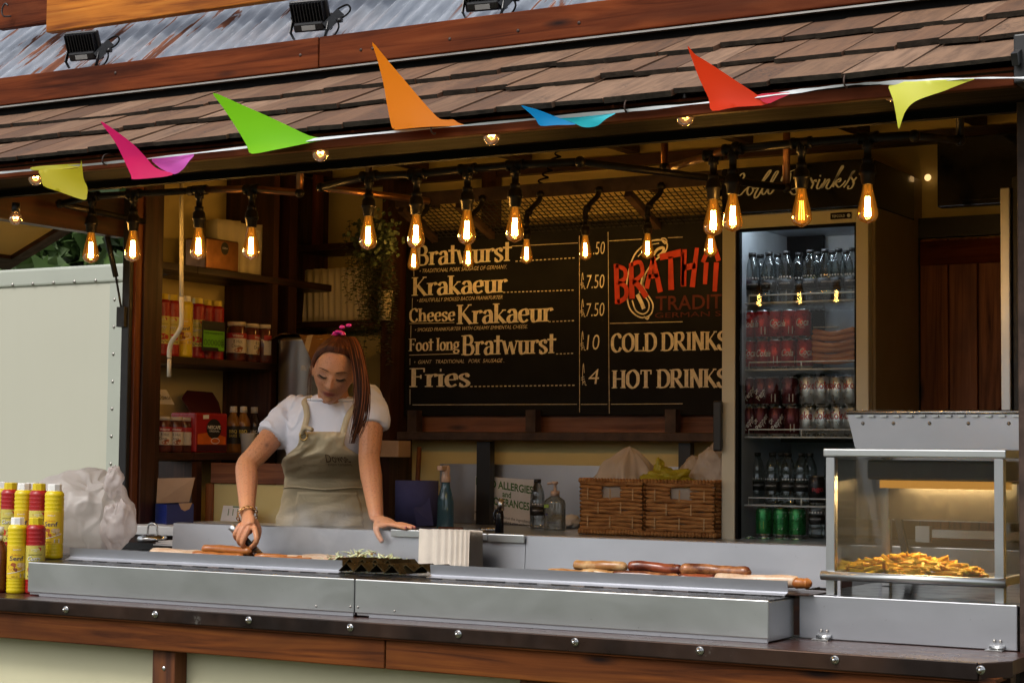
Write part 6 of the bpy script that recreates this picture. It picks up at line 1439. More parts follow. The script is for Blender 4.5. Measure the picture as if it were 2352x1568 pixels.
# water bottle and hand wash
q = PZ(1234,1212,zk); water(q.x, q.y, zk, 'clear water bottle with a black cap standing before the allergy notice', None, .1).scale = (1.05,1.05,1.05)
q = PZ(1274,1217,zk); M['gel'] = glass('cloudy_handwash_bottle', (.75,.77,.72), .1, .05, .35, (.45,.46,.42)); HW = thing('handwash_bottle', 'clear pump bottle of hand wash beside the water bottle', 'bottle', (q.x,q.y,zk)); hh = P(1272,1105,q.y).z-zk
b = MB(); b.lathe([(0,0),(.048,0),(.050,.006),(.049,hh*.55),(.044,hh*.62),(.018,hh*.70),(.016,hh*.74),(0,hh*.74)], 24, (q.x,q.y,zk)); b.v = [(x,q.y+(y_-q.y)*.6,z) for x,y_,z in b.v]; obj('body', b, M['gel'], HW)
b = MB(); b.lathe([(0,hh*.70),(.019,hh*.70),(.019,hh*.80),(.007,hh*.81),(.006,hh*.94),(.014,hh*.95),(.012,hh*1.0),(0,hh*1.0)], 14, (q.x,q.y,zk)); b.tube([(q.x,q.y,zk+hh*.97),(q.x-.03,q.y-.012,zk+hh*.95)], .005, 8); obj('pump', b, M['nozzle'], HW)
yq_ = q.y-.032; b = MB(); ff = lambda x, y_: (q.x+x, yq_, zk+y_); b.add([ff(-.034,hh*.46),ff(-.012,hh*.46),ff(-.012,hh*.53),ff(-.034,hh*.53)], [(0,1,2,3)]); obj('green_sticker', b, M['p_green'], HW)
b = MB(); text_into(b, '+', ff, -.03, hh*.29, .014, .014, bold=.05); text_into(b, 'VITAMIN E', ff, -.024, hh*.14, .008, .05); obj('blue_print', b, M['ink_blue'], HW)
# clicker lighter
q = PZ(1147,1210,zk-.0) ; yy = 6.42; q = P(1147,1205,yy); zt_ = P(1155,1145,yy).z; b = MB(); hh = zt_-zk
b.lathe([(0,0),(.017,0),(.018,.004),(.017,hh*.55),(.015,hh*.66),(0,hh*.67)], 14, (q.x,yy,zk)); b.tube(smooth_pts([(q.x-.014,yy,zk+hh*.35),(q.x-.024,yy-.004,zk+hh*.5),(q.x-.018,yy,zk+hh*.66),(q.x,yy,zk+hh*.72)],5), .005, 8)
LG = solo('gas_lighter', b, M['black_gloss'], 'black clicker gas lighter standing in front of the allergy notice', 'lighter', (q.x,yy,zk)); obj('metal_top', MB().lathe([(0,hh*.66),(.014,hh*.66),(.013,hh*.98),(0,hh)], 12, (q.x+.006,yy,zk)), M['chrome'], LG)
# tongs
q0, q1 = PZ(1010,1203,zk+.01), PZ(1126,1206,zk+.01); TO = thing('tongs', 'steel tongs with brown grip lying on the back counter edge', 'tongs', (q0.x,q0.y,zk)); d = (q1-q0)
yt_ = 6.45; xa_, xm_, xb_ = P(1008,1200,yt_).x, P(1062,1200,yt_).x, P(1132,1200,yt_).x
obj('grip', B(xa_,xm_,yt_-.008,yt_+.012,zk+.001,zk+.018), M['rail_wood'], TO, bev=.004)
b = MB(); b.bar((xm_,yt_-.004,zk+.008),(xb_-.03,yt_-.01,zk+.014),.014,.004); b.bar((xm_,yt_+.01,zk+.008),(xb_-.03,yt_+.02,zk+.012),.014,.004)
for k in range(6): b.ball((xb_-.04+k*.012,yt_-.012,zk+.014), .011, 8, 6, sc=(.8,1.2,.7))
obj('arms', b, M['chrome'], TO)
# cloth and lead by the basket
q = PZ(1298,1212,zk); b = MB(); crumple(b, (q.x,q.y,zk+.022), (.07,.05,.035), 2.2, .3, 4, -.02); o = solo('dish_cloth', b, M['p_white'], 'crumpled white cloth with red stripes beside the wicker baskets', 'cloth', (q.x,q.y,zk))
b = MB(); b.tube(smooth_pts([(q.x-.16,q.y-.06,zk+.004),(q.x-.08,q.y-.09,zk+.004),(q.x,q.y-.10,zk+.004),(q.x+.05,q.y-.08,zk+.004)],5), .003, 6); solo('phone_lead', b, M['p_white'], 'thin white lead lying before the crumpled cloth', 'cable', (q.x,q.y,zk))
# note pad on the left back counter
c4 = [P(513,1160,6.10), P(590,1163,6.10), P(592,1199,6.02), P(506,1196,6.02)]
NP = thing('rota_sheet', 'white ruled sheet with green bars propped behind the griddle splash', 'sheet', c4[3]); obj('sheet', MB().poly(c4, (0,.002,0)), M['p_white'], NP, fix=True)
b = MB(); nf = lambda x, y_: tuple(c4[0].lerp(c4[1], x).lerp(c4[3].lerp(c4[2], x), y_)+Vector((0,-.002,0)))
for k in range(4): b.add([nf(.18+.13*k,.2),nf(.20+.13*k,.2),nf(.20+.13*k,.62),nf(.18+.13*k,.62)], [(0,3,2,1)])
b.add([nf(.3,.02),nf(.5,.02),nf(.5,.1),nf(.3,.1)], [(0,3,2,1)]); obj('green_print', b, M['ink_green'], NP)
# ------------------------------------------------------------------ wicker baskets
def wicker_mat():
    m, nt, b = base('water_hyacinth_rope', (.22,.10,.035), .7, 0, .3)
    n = noise_t(nt, coords(nt, (6,6,30)), 2.4, 5, .6); oi = node(nt, 'ShaderNodeObjectInfo')
    nt.links.new(ramp(nt, n, [(.28,(.15,.055,.014)),(.5,(.36,.16,.048)),(.75,(.52,.27,.095))]), b.inputs['Base Color']); bump(nt, b, noise_t(nt, coords(nt, (20,20,90)), 3, 3), .4, .003); return m
M['wicker'] = wicker_mat(); M['straw'] = plain('pale_straw_stake', (.50,.32,.15), .6)
def rope(b, p0, p1, r, seed, tw=46, wob=.0022):
    """a two-strand twisted rope: radius swells along a helix"""
    p0, p1 = Vector(p0), Vector(p1); L = (p1-p0).length; n = max(4, int(L/.006)); m_ = 8; d = (p1-p0).normalized(); s_ = d.cross(Vector((0,0,1))).normalized(); u = Vector((0,0,1))
    vs = []
    for i in range(n+1):
        x = i/n; c = p0.lerp(p1, x)+u*(wob*math.sin(x*L*30+seed))+s_*(.0015*math.sin(x*L*23+seed*2))
        for j in range(m_):
            t = 2*math.pi*j/m_; rr = r*(1+.28*abs(math.sin(t+x*L*tw+seed))-.1); rr *= .55+.45*min(1, min(x, 1-x)*L/.012)
            vs.append(c+s_*(rr*math.cos(t))+u*(rr*math.sin(t)*1.05))
    b.add(vs, [(i*m_+j, i*m_+(j+1)%m_, (i+1)*m_+(j+1)%m_, (i+1)*m_+j) for i in range(n) for j in range(m_)], 0, True)
def basket(at, rz, W, D, Hh, label, shade):
    t = thing('wicker_basket', label, 'basket', (0,0,0), 'wicker baskets on the back counter')
    nr = 12; rh = (Hh-.03)/nr; hx0, hx1 = -.042, .042
    for side in range(4):
        L = (W, D, W, D)[side]; A = Matrix.Rotation(side*math.pi/2, 3, 'Z'); off = (D, W, D, W)[side]/2
        for k in range(nr):
            z = .02+rh*(k+.5); gap = side == 0 and 8 <= k <= 10
            for (xa_, xb_) in (((-L/2, hx0),(hx1, L/2)) if gap else ((-L/2, L/2),)):
                b = MB(); rope(b, (0,0,0), (xb_-xa_,0,0), rh*.50, rnd.random()*9)
                tr_ = [A @ (Vector(v)+Vector((xa_, -off, z))) for v in b.v]; b.v = [tuple(v) for v in tr_]
                obj('rope', b, M['wicker'], t, local=True)
        # braided rims
        for z, rr in ((.012,.012),(Hh-.006,.0105)):
            b = MB(); n = int(L/.014)
            for i in range(n+1):
                c = A @ Vector((-L/2+L*i/n, -off-.002, z)); b.ball(c, rr, 8, 6, sc=(.75,.85,1))
            o = obj('braid', b, M['wicker'], t, local=True); o['kind'] = 'stuff'
    b = MB()
    for k in range(3):
        for i in range(3):
            x = -W*.36+i*W*.36+(W*.17 if k % 2 else 0)
            if abs(x) < W*.46: b.bar((x,-D/2-rh*.62,.03+k*.055),(x,-D/2-rh*.62,.03+k*.055+.045),.0045,.003,(0,1,0))
    o = obj('stakes', b, M['straw'], t, local=True); o['kind'] = 'stuff'
    obj('lining', B(-W/2+.012,W/2-.012,-D/2+.012,D/2-.012,.012,Hh-.03), M['liner'], t, local=True)
    t.location = at; t.rotation_euler = (0,0,rz); return t
yb_ = 6.60; a0_, a1_, a2_ = P(1331,1228,yb_-.0), P(1480,1238,yb_-.0), P(1633,1234,yb_)
hb = P(1400,1100,yb_).z-zk; wbk = (a1_.x-a0_.x)
basket(((a0_.x+a1_.x)/2, yb_+.16, zk), math.radians(-3), wbk*.99, .30, hb, 'left wicker basket with a tied white bin liner', 0)
basket(((a1_.x+a2_.x)/2+.004, yb_+.155, zk), math.radians(2), wbk*1.0, .30, hb, 'right wicker basket holding yellow and pink plastic bags', 1)
def liner_bag(c, rad, peak, seed, mat, label, lean=0.0):
    def f(a, t):
        ang = a*2*math.pi; ridge = 1+.16*math.cos(ang*7+seed+3*t)+.09*math.cos(ang*13+seed*3)
        r = (1-t)**.75*ridge*(1-.12*t)+.10*math.sin(t*3.1)
        z = peak*(t**.85)+.015*noise.noise((math.cos(ang)*2,math.sin(ang)*2,t*3+seed))
        return (c[0]+rad[0]*r*math.cos(ang)+lean*t, c[1]+rad[1]*r*math.sin(ang), c[2]+z)
    return solo('bin_liner', MB().grid(84, 26, f, wrap=True), mat, label, 'bag', tuple(c), 'plastic bags in the baskets')
zr = zk+hb-.02
cx = P(1425,1090,yb_+.12); liner_bag((cx.x+.01, yb_+.14, zr), (.13,.12), P(1440,1026,yb_+.14).z-zr, 1.2, M['liner'], 'white liner gathered to a point in the left basket', .02)
cx = P(1625,1090,yb_+.12); b = MB(); crumple(b, (cx.x-.0,yb_+.20,zr+.035), (.085,.07,.115), 6.6, .28, 5); solo('plastic_bag', b, M['liner'], 'pinkish plastic bag standing up at the right end of the right basket', 'bag', (cx.x,yb_+.2,zr))
cx = P(1570,1080,yb_+.12); b = MB(); crumple(b, (cx.x,yb_+.24,zr+.01), (.08,.06,.10), 4.1, .25, 5); solo('plastic_bag', b, M['liner'], 'beige plastic bag at the back of the right basket', 'bag', (cx.x,yb_+.24,zr))
cx = P(1535,1080,yb_+.12); b = MB(); crumple(b, (cx.x,yb_+.10,zr+.012), (.095,.06,.045), 9.4, .45, 5, freq=1.5); crumple(b, (cx.x-.03,yb_+.10,zr+.05), (.022,.02,.05), 1.4, .4, 4); solo('yellow_bag', b, M['yellow_bag'], 'crumpled yellow plastic bag in the right basket', 'bag', (cx.x,yb_+.1,zr))
# ------------------------------------------------------------------ hanging plant and pots
M['euc'] = leaf_mat('dusty_green_leaf', (.035,.055,.025), (.10,.13,.06))
PL = thing('hanging_plant', 'trailing eucalyptus plant hanging down beside the menu board', 'plant', P(860,520,6.95))
b = MB(); st = MB()
for k in range(34):
    u0 = rnd.uniform(792,905); v0 = rnd.uniform(505,560); v1 = v0+rnd.uniform(60,300) if u0 > 820 else v0+rnd.uniform(70,160); yy = rnd.uniform(6.88,7.0)
    p = P(u0, v0, yy); q = P(u0+rnd.uniform(-14,14), min(v1,835), yy); n = int((p.z-q.z)/.014)+3
    pts = [p.lerp(q, i/n)+Vector((.008*math.sin(i*.5+k), .006*math.cos(i*.4+k), 0)) for i in range(n+1)]; st.tube(pts, .0011, 4)
    for i, c in enumerate(pts):
        for s_ in (-1, 1):
            a = i*1.3+k+(0 if s_ > 0 else math.pi); d = Vector((math.cos(a), math.sin(a), -.35)); c2 = c+d*.013; w = d.cross(Vector((0,0,1))).normalized()*rnd.uniform(.006,.010); l_ = d*rnd.uniform(.008,.013)
            b.add([c2-l_, c2+w, c2+l_*1.1, c2-w], [(0,1,2,3)])
for k in range(500):
    p = P(rnd.gauss(865,24), rnd.gauss(545,22), rnd.uniform(6.86,7.0)); d = Vector((rnd.gauss(0,1),rnd.gauss(0,1),rnd.gauss(0,1))).normalized()*.013; w = d.orthogonal().normalized()*.010; b.add([p-d, p+w, p+d, p-w], [(0,1,2,3)])
o = obj('foliage', b, M['euc'], PL); o['kind'] = 'stuff'; o = obj('stems', st, M['bark'], PL); o['kind'] = 'stuff'
for u, v, r_, lb in ((884,690,.035,'small cream plant pot half hidden by the trailing leaves on the back shelf'),):
    q = P(u, 736, 7.05); solo('plant_pot', MB().lathe([(0,0),(r_*.8,0),(r_,.13),(r_*1.05,.135),(r_*.95,.13),(0,.12)], 20, (q.x,q.y,2.251)), M['tray_white'], lb, 'pot', (q.x,q.y,2.251))
q = P(889,1000,7.1); b = MB(); b.lathe([(0,0),(.026,0),(.028,.02),(.028,.11),(.014,.135),(.012,.16),(0,.16)], 18, (q.x,q.y,1.70)); solo('squeeze_bottle', b, M['mustard'], 'yellow bottle on the low shelf behind the cook\'s shoulder', 'bottle', (q.x,q.y,1.70))
q = P(888,1040,6.98); solo('cardboard_box', B(q.x-.05,q.x+.05,7.0,7.1,1.626,1.70), M['card'], 'small brown carton on the low shelf behind the cook\'s arm', 'box', (q.x,7.05,1.626), bev=.002)
# ================================================================== food on the griddles
def sausage_mat(name, c, c2, rough=.28):
    m, nt, b = base(name, c, rough, 0, .5, Subsurface_Weight=.08)
    n = noise_t(nt, coords(nt, (18,18,18)), 1.0, 5, .6); n2 = noise_t(nt, coords(nt), 90, 3)
    x = mixc(nt, ramp(nt, n, [(.40,0),(.58,1)]), c, c2); nt.links.new(mixc(nt, ramp(nt, n2, [(.6,0),(.7,.4)]), x, tuple(q*.5 for q in c2)), b.inputs['Base Color']); bump(nt, b, n2, .15, .002); return m
M['s_pale'] = sausage_mat('pale_bratwurst', (.62,.46,.33), (.52,.34,.21)); M['s_grill'] = sausage_mat('grilled_bratwurst', (.55,.34,.15), (.34,.15,.045)); M['s_brown'] = sausage_mat('orange_brown_sausage', (.42,.15,.035), (.32,.10,.02)); M['s_red'] = sausage_mat('smoked_red_sausage', (.25,.055,.02), (.09,.018,.009), .25); M['s_mix'] = sausage_mat('charred_sausage', (.42,.17,.06), (.11,.028,.012), .26)
zg = ZT+.008; SGp = 'sausages on the griddles'
def sausage(u0, u1, yy, mat, label, r=.0165, bend=.006, lift=0, tilt=0, tip=None):
    r *= .92; bend += rnd.uniform(-.010,.012); ph_ = rnd.random()*6
    x0_, x1_ = P(u0,1290,yy).x, P(u1,1290,yy).x; n = 26; pts = []; rr = []
    for i in range(n+1):
        t = i/n; e = min(t, 1-t)*(x1_-x0_); k = min(1, e/r); rr.append(r*max(.12, math.sqrt(max(0, 1-(1-k)**2)))*(1+.05*math.sin(t*9+u0)+.03*math.sin(t*23+ph_)))
        pts.append((lerp(x0_,x1_,t), yy+bend*math.sin(t*math.pi)+.004*math.sin(t*6+ph_)+tilt*(t-.5), zg+r+lift+.15*bend*math.sin(t*math.pi*2)))
    o = solo('sausage', MB().tube(pts, rr, 14), M[mat], label, 'sausage', ((x0_+x1_)/2, yy, zg+lift), SGp); return o
for a in ((342,452,5.02,'s_pale','pale raw sausage at the left end of the griddle, front one',.015),(352,470,5.055,'s_pale','pale raw sausage at the left end of the griddle, second from the front',.015),(345,462,5.09,'s_pale','pale raw sausage at the left end of the griddle, rear one',.015),
          (462,578,5.03,'s_brown','orange-brown sausage lying on top by the scraper',.0165,.004,.020),(440,560,4.99,'s_brown','orange-brown sausage in front of the scraper',.016),(455,600,5.06,'s_brown','orange-brown sausage behind the top one at the scraper',.016),(585,700,5.04,'s_brown','orange-brown sausage right of the scraper',.0155),(600,720,5.0,'s_brown','orange-brown sausage right of the scraper, front one',.014),
          (655,775,5.03,'s_pale','pale sausage between the scraper and the onions, front',.015),(690,842,5.09,'s_pale','pale sausage behind the onion slices',.016)):
    sausage(*a)
for a in ((1316,1442,5.07,'s_grill','pale grilled sausage lying on top, leftmost of the cooked sausages',.0175,-.004,.019),(1440,1566,5.06,'s_red','glossy dark red sausage lying on top, middle of the cooked sausages',.0185,.012,.019),(1565,1722,5.04,'s_mix','charred red-brown sausage lying on top beside the long pale one',.0195,.004,.019,.03),
          (1255,1370,5.0,'s_grill','pale grilled sausage half hidden by the lip, left',.014),(1330,1432,5.0,'s_grill','pale grilled sausage half hidden by the lip under the top one',.015),(1405,1560,5.0,'s_mix','orange smoked sausage under the glossy red one',.0155),(1470,1600,5.1,'s_red','dark red sausage behind the pile',.016),(1555,1690,4.985,'s_red','dark red sausage under the charred one',.0165),
          (1640,1838,4.955,'s_pale','foot-long pale sausage lying along the lip at the right end',.019,-.006,.004),(1822,1862,4.90,'s_brown','rounded brown sausage end poking past the lip',.0165,.0,.008)):
    sausage(*a)
# onion slices and zigzag trays
M['onion'] = plain('pale_onion', (.66,.66,.38), .4, 0, .5, .2, 30, Subsurface_Weight=.2)
b = MB()
for k in range(150):
    u = rnd.uniform(735,935); yy = rnd.uniform(4.97,5.14); x = P(u,1290,yy).x; a = rnd.random()*6.28; L = rnd.uniform(.02,.045); c = Vector((x,yy,zg+.012+.040*rnd.random()*(1-abs(u-840)/110)))
    d = Vector((math.cos(a),math.sin(a),rnd.uniform(0,.6)+(1.0 if k % 9 == 0 else 0))).normalized()*L; w = Vector((-d.y,d.x,0)).normalized()*.006
    pts = [c-d*.5, c+w*.5+Vector((0,0,.004)), c+d*.5+Vector((0,0,.004))]; b.tube(smooth_pts(pts,4), [.001,.0025,.0035,.004,.004,.004,.003,.002,.0006], 6, sq=.5)
o = solo('onions', b, M['onion'], 'heap of sliced pale onions frying behind the zigzag trays', 'onions', (P(840,1290,5.0).x,5.0,zg)); o['kind'] = 'stuff'
M['zig'] = plain('burnt_bronze_steel', (.10,.075,.035), .3, .9, .5, .5, 20)
def zigtray(u0, u1, yy, n, label, amp=.020, lift=0, D=.10):
    x0_, x1_ = P(u0,1300,yy).x, P(u1,1300,yy).x; pts = [(lerp(x0_,x1_,i/(2*n)), (amp if i % 2 else 0)) for i in range(2*n+1)]
    prof = [(x, z) for x, z in pts]+[(x, z-.0025) for x, z in reversed(pts)]
    b = MB(); k = len(prof); sh_ = .035; vs = [(x, yy, zg+.003+lift+z) for x, z in prof]+[(x+sh_, yy+D, zg+.003+lift+z) for x, z in prof]; h_ = 2*n+1
    fs = [(i, i+1, i+1+k, i+k) for i in range(k-1)]+[(k-1,0,k,2*k-1)]
    for i in range(h_-1): fs += [(i, 2*h_-1-i, 2*h_-2-i, i+1), (k+i, k+i+1, k+2*h_-2-i, k+2*h_-1-i)]
    b.add(vs, fs); return solo('zigzag_tray', b, M['zig'], label, 'tray', ((x0_+x1_)/2,yy,zg), 'zigzag sausage trays', fix=True)
zigtray(778,918,4.800,4,'dark zigzag metal tray in front of the onions, front one',.026)
zigtray(760,905,4.862,5,'dark zigzag metal tray behind the front one',.024,.012)
zigtray(840,988,4.835,4,'dark zigzag metal tray pushed to the right of the others',.020,.006)
# a little steam above the hot plate
sm = bpy.data.materials.new('cooking_steam'); sm.use_nodes = True; nt = sm.node_tree; nt.nodes.remove(nt.nodes['Principled BSDF'])
vs_ = node(nt, 'ShaderNodeVolumePrincipled'); vs_.inputs['Color'].default_value = (.95,.95,.95,1); tc = node(nt, 'ShaderNodeTexCoord'); mp = node(nt, 'ShaderNodeMapping'); mp.inputs['Scale'].default_value = (7,7,3.5); nt.links.new(tc.outputs['Object'], mp.inputs[0])
nz = noise_t(nt, mp.outputs[0], 1, 4, .6, 1.2); gr = node(nt, 'ShaderNodeVectorMath', operation='LENGTH'); m2 = node(nt, 'ShaderNodeMapping'); m2.inputs['Scale'].default_value = (3.2,8,9); nt.links.new(tc.outputs['Object'], m2.inputs[0]); nt.links.new(m2.outputs[0], gr.inputs[0])
mu = node(nt, 'ShaderNodeMath', operation='MULTIPLY'); nt.links.new(ramp(nt, nz, [(.42,0),(.75,1)]), mu.inputs[0]); nt.links.new(ramp(nt, gr.outputs['Value'], [(.35,1),(.95,0)]), mu.inputs[1])
m3 = node(nt, 'ShaderNodeMath', operation='MULTIPLY'); m3.inputs[1].default_value = 11.0; nt.links.new(mu.outputs[0], m3.inputs[0]); nt.links.new(m3.outputs[0], vs_.inputs['Density']); nt.links.new(vs_.outputs[0], nt.nodes['Material Output'].inputs['Volume'])
c = P(745,1255,5.05); o = solo('steam', B(c.x-.32,c.x+.32,c.y-.125,c.y+.125,zg+.03,zg+.22), sm, 'faint steam rising from the hot plate', 'steam', (c.x,c.y,zg+.11)); o['kind'] = 'stuff'
# ================================================================== the cook
def remeshed(b, vox, smooth=2, name='m'):
    me = mesh(b, [], name=name); o = bpy.data.objects.new('tmp', me); COL.objects.link(o)
    r = o.modifiers.new('r', 'REMESH'); r.mode = 'VOXEL'; r.voxel_size = vox; r.use_smooth_shade = True
    s = o.modifiers.new('s', 'SMOOTH'); s.factor = .5; s.iterations = smooth
    dg = bpy.context.evaluated_depsgraph_get(); dg.update(); out = bpy.data.meshes.new_from_object(o.evaluated_get(dg)); bpy.data.objects.remove(o); out.name = name; out.materials.clear(); return out
def skin_mat():
    m, nt, b = base('freckled_tan_skin', (.40,.20,.12), .48, 0, .4, Subsurface_Weight=.12, Subsurface_Scale=.01)
    b.inputs['Subsurface Radius'].default_value = (1,.35,.2)
    at = node(nt, 'ShaderNodeVertexColor', layer_name='paint'); n = noise_t(nt, coords(nt), 160, 3); n2 = noise_t(nt, coords(nt), 9, 3)
    c = mixc(nt, ramp(nt, n, [(.54,0),(.64,.5)]), at.outputs['Color'], (.28,.11,.055)); c = mixc(nt, ramp(nt, n2, [(.35,0),(.7,.5)]), c, (.48,.19,.11))
    nt.links.new(c, b.inputs['Base Color']); bump(nt, b, noise_t(nt, coords(nt), 420, 2), .06, .001); return m
M['skin'] = skin_mat()
fa_ = math.radians(22); FW = Vector((math.sin(fa_), -math.cos(fa_), 0)); LT = Vector((math.cos(fa_), math.sin(fa_), 0))
Rs, Re, Rw = P(676,944,5.47), P(567,1069,5.27), P(568,1181,5.10)
Ls, Le, Lw = P(856,918,5.52), P(848,1056,5.42), P(865,1190,5.275)
def limb(b, pts, rs, sq=1, n=14, up=None): b.tube(pts, rs, n, sq=sq, up=up)
sk = MB()
# arms: shoulder to wrist
def arm(s, e, w, scale=1.0):
    up1 = s.lerp(e, .45); f1 = e.lerp(w, .28); f2 = e.lerp(w, .65)
    pts = smooth_pts([s, s.lerp(e,.25), up1, s.lerp(e,.8), e, f1, f2, w], 5); k = len(pts); key = [.046,.050,.050,.045,.0425,.0435,.035,.0265]
    rs = [np.interp(i/(k-1)*7, range(8), key)*scale for i in range(k)]; limb(sk, pts, rs)
arm(Rs, Re, Rw, .91); arm(Ls, Le, Lw, .89)
# right hand closed round the scraper handle
Rk = P(570,1216,5.035); limb(sk, smooth_pts([Rw, Rw.lerp(Rk,.4), Rw.lerp(Rk,.75), Rk], 4), [.027,.027,.028,.029,.031,.034,.036,.037,.037,.036,.034,.033,.030], sq=.62, up=(0,1,0))
def finger(ps, r0, r1): pts = smooth_pts(ps, 4); k = len(pts); limb(sk, pts+[pts[-1]+(pts[-1]-pts[-2])*.4], [lerp(r0,r1,i/(k-1)) for i in range(k)]+[r1*.45], n=10)
for (a, c, d) in (((550,1209),(540,1227),(547,1239)),((559,1212),(548,1239),(556,1250)),((571,1215),(557,1247),(566,1259)),((586,1217),(589,1243),(575,1258))):
    finger([P(*a,5.04).lerp(Rw,.12), P(*a,5.028), P(*c,5.015), P(*d,5.045), P(d[0]+5,d[1]-4,5.075)], .0105, .0082)
finger([P(584,1196,5.07), P(594,1215,5.085), P(590,1238,5.085), P(577,1250,5.08)], .0125, .0085)
# left hand flat on the splash edge
Lk = P(897,1208,5.225); limb(sk, smooth_pts([Lw, Lw.lerp(Lk,.4)+Vector((0,0,.003)), Lw.lerp(Lk,.75), Lk], 4), [.0265,.027,.028,.030,.033,.036,.038,.039,.039,.038,.036,.033,.030], sq=.45, up=(0,0,1))
for k, (y_, L) in enumerate(((5.185,.074),(5.206,.085),(5.228,.082),(5.249,.066))):
    a = Vector((Lk.x-.012, y_+.004, 1.402)); c = Vector((Lk.x+.025, y_, 1.407)); d = Vector((Lk.x+.025+L*.55, y_-.004, 1.402)); e = Vector((Lk.x+.020+L, y_-.006, 1.397)); finger([Lk+Vector((-.03,y_-5.22,.002)), a, c, d, e], .0095, .0068)
finger([P(866,1200,5.21), P(864,1215,5.185), P(870,1230,5.175), P(878,1244,5.17)], .0125, .0082)
# torso core and neck
N0 = P(764,918,5.46)
hC = P(767,856,5.375)
fwd = Vector((.46,-.82,-.30)).normalized(); tilt = Vector((0,0,1)); hx = fwd.cross(tilt).normalized()*-1   # her left
hx = (hx+Vector((0,0,-.17))).normalized(); hz = hx.cross(fwd).normalized()
if hz.z < 0: hz = -hz
if hx.dot(LT) < 0: hx = -hx
HS = .98
def hp(x, y_, z): return hC+hx*(x*HS)+fwd*(y_*HS)+hz*(z*HS)
limb(sk, [N0+Vector((0,.02,-.10)), N0+Vector((0,.015,-.02)), N0.lerp(hp(0,-.03,-.06),.5), hp(0,-.028,-.05), hp(0,-.01,0)], [.085,.060,.054,.053,.05])
torso = [(N0+Vector((0,.01,.012)), .058,.052),(N0+Vector((0,.015,-.015)), .118,.070),(N0+Vector((-.004,.02,-.05)), .165,.088),(N0+Vector((-.02,.02,-.13)), .162,.112),(N0+Vector((-.04,.035,-.20)), .150,.112),(P(752,1100,5.60), .128,.098),(P(752,1160,5.64), .150,.115),(P(752,1212,5.66), .168,.128),(P(752,1300,5.68), .172,.13),(P(752,1420,5.69), .165,.125)]
def ring(q, a, k=1.0, off=0):
    """q runs down the torso 0..9, a is the bearing from straight ahead"""
    i = min(int(q), len(torso)-2); t = q-i; c = torso[i][0].lerp(torso[i+1][0], t); w = lerp(torso[i][1], torso[i+1][1], t)*k+off; d = lerp(torso[i][2], torso[i+1][2], t)*k+off
    bust = .018*math.exp(-((q-3.1)/.7)**2)*math.exp(-(abs(a)-.5)**2/.16)
    return c+LT*(w*math.sin(a))+FW*((d+bust)*math.cos(a))
sk.grid(28, 30, lambda u, v: ring(v*9, u*2*math.pi, .93), wrap=True)
sk.add([ring(9,k/28*6.283,.93) for k in range(28)], [tuple(range(28))])
# head: one sculpted surface
def G(x, s): return math.exp(-(x/s)**2)
def head_pt(u, v, off=0, face=True):
    th = math.pi*v; ph = 2*math.pi*u; dx, dy, dz = math.sin(th)*math.sin(ph), math.sin(th)*math.cos(ph), math.cos(th)
    x, y_, z = .073*dx, .094*dy, .116*dz
    if dy > 0: y_ = .088*dy**.85 if dy > 0 else y_
    t = max(0, min(1, (-z-.005)/.105)); x *= 1-.47*t**1.45; y_ *= 1-(.10 if dy > 0 else .55)*t**1.5
    if z < 0 and dy < 0: y_ *= 1-.1*t
    f = 0
    if dy > 0.05 and face:
        w = min(1, dy*3)
        nose = G(x, .0085+.006*G(z+.030,.010))*(.0215*max(0, min(1, (.016-z)/.044)) if z > -.036 else .0215*max(0,1-(-.036-z)/.010))
        f += nose+.0035*G(z-.030,.010)*G(abs(x)-.026,.02)-.009*(G(abs(x)-.031,.014)*G(z-.011,.011))+.0065*G(abs(x)-.031,.0125)*G(z-.009,.0085)
        f += .0045*G(abs(x)-.040,.016)*G(z+.022,.016)+.0072*G(x,.021)*G(z+.0545,.0048)+.0078*G(x,.019)*G(z+.0650,.0052)-.0045*G(x,.023)*G(z+.0595,.0022)
        f += .009*G(x,.018)*G(z+.094,.016)-.004*G(x,.02)*G(z+.076,.005)-.003*G(abs(x)-.028,.006)*G(z+.060,.01)
        f *= w
    n = Vector((dx,dy,dz)).normalized(); p = Vector((x, y_+f, z))+n*off; return p
sk.grid(110, 110, lambda u, v: hp(*head_pt(u, v)), wrap=True)
for s_ in (-1, 1):
    sk.ball(hp(s_*.074,-.008,.0), .022, 10, 8, sc=(.55,.8,1.3))
body_me = remeshed(sk, .0034, 1, 'person'); body_me.materials.append(M['skin'])
ca = body_me.color_attributes.new('paint', 'FLOAT_COLOR', 'POINT')
inv = Matrix((hx, fwd, hz)); cols = np.zeros((len(body_me.vertices), 4), np.float32); cols[:] = (.57,.255,.118,1)
co = np.empty(len(body_me.vertices)*3, np.float32); body_me.vertices.foreach_get('co', co); co = co.reshape(-1,3)
loc = ((co-np.array(hC)) @ np.array([list(hx), list(fwd), list(hz)]).T)/HS
fr = (loc[:,1] > .03) & (np.abs(loc[:,0]) < .08) & (np.abs(loc[:,2]) < .12)
def blend(mask, c): cols[:,:3] = cols[:,:3]*(1-mask[:,None])+np.array(c)[None]*mask[:,None]
g_ = lambda a, s_: np.exp(-(a/s_)**2)
blend(fr*.95*np.clip(1.8*g_(loc[:,0],.022)*g_(loc[:,2]+.060,.009),0,1), (.26,.045,.04))
blend(fr*.4*g_(np.abs(loc[:,0])-.042,.018)*g_(loc[:,2]+.024,.016), (.46,.15,.10))
blend(fr*.55*g_(np.abs(loc[:,0])-.031,.015)*g_(loc[:,2]-.012,.008), (.20,.085,.055))
blend(fr*.9*np.clip(1.5*g_(loc[:,0],.020)*g_(loc[:,2]+.0595,.0014),0,1), (.14,.03,.025))
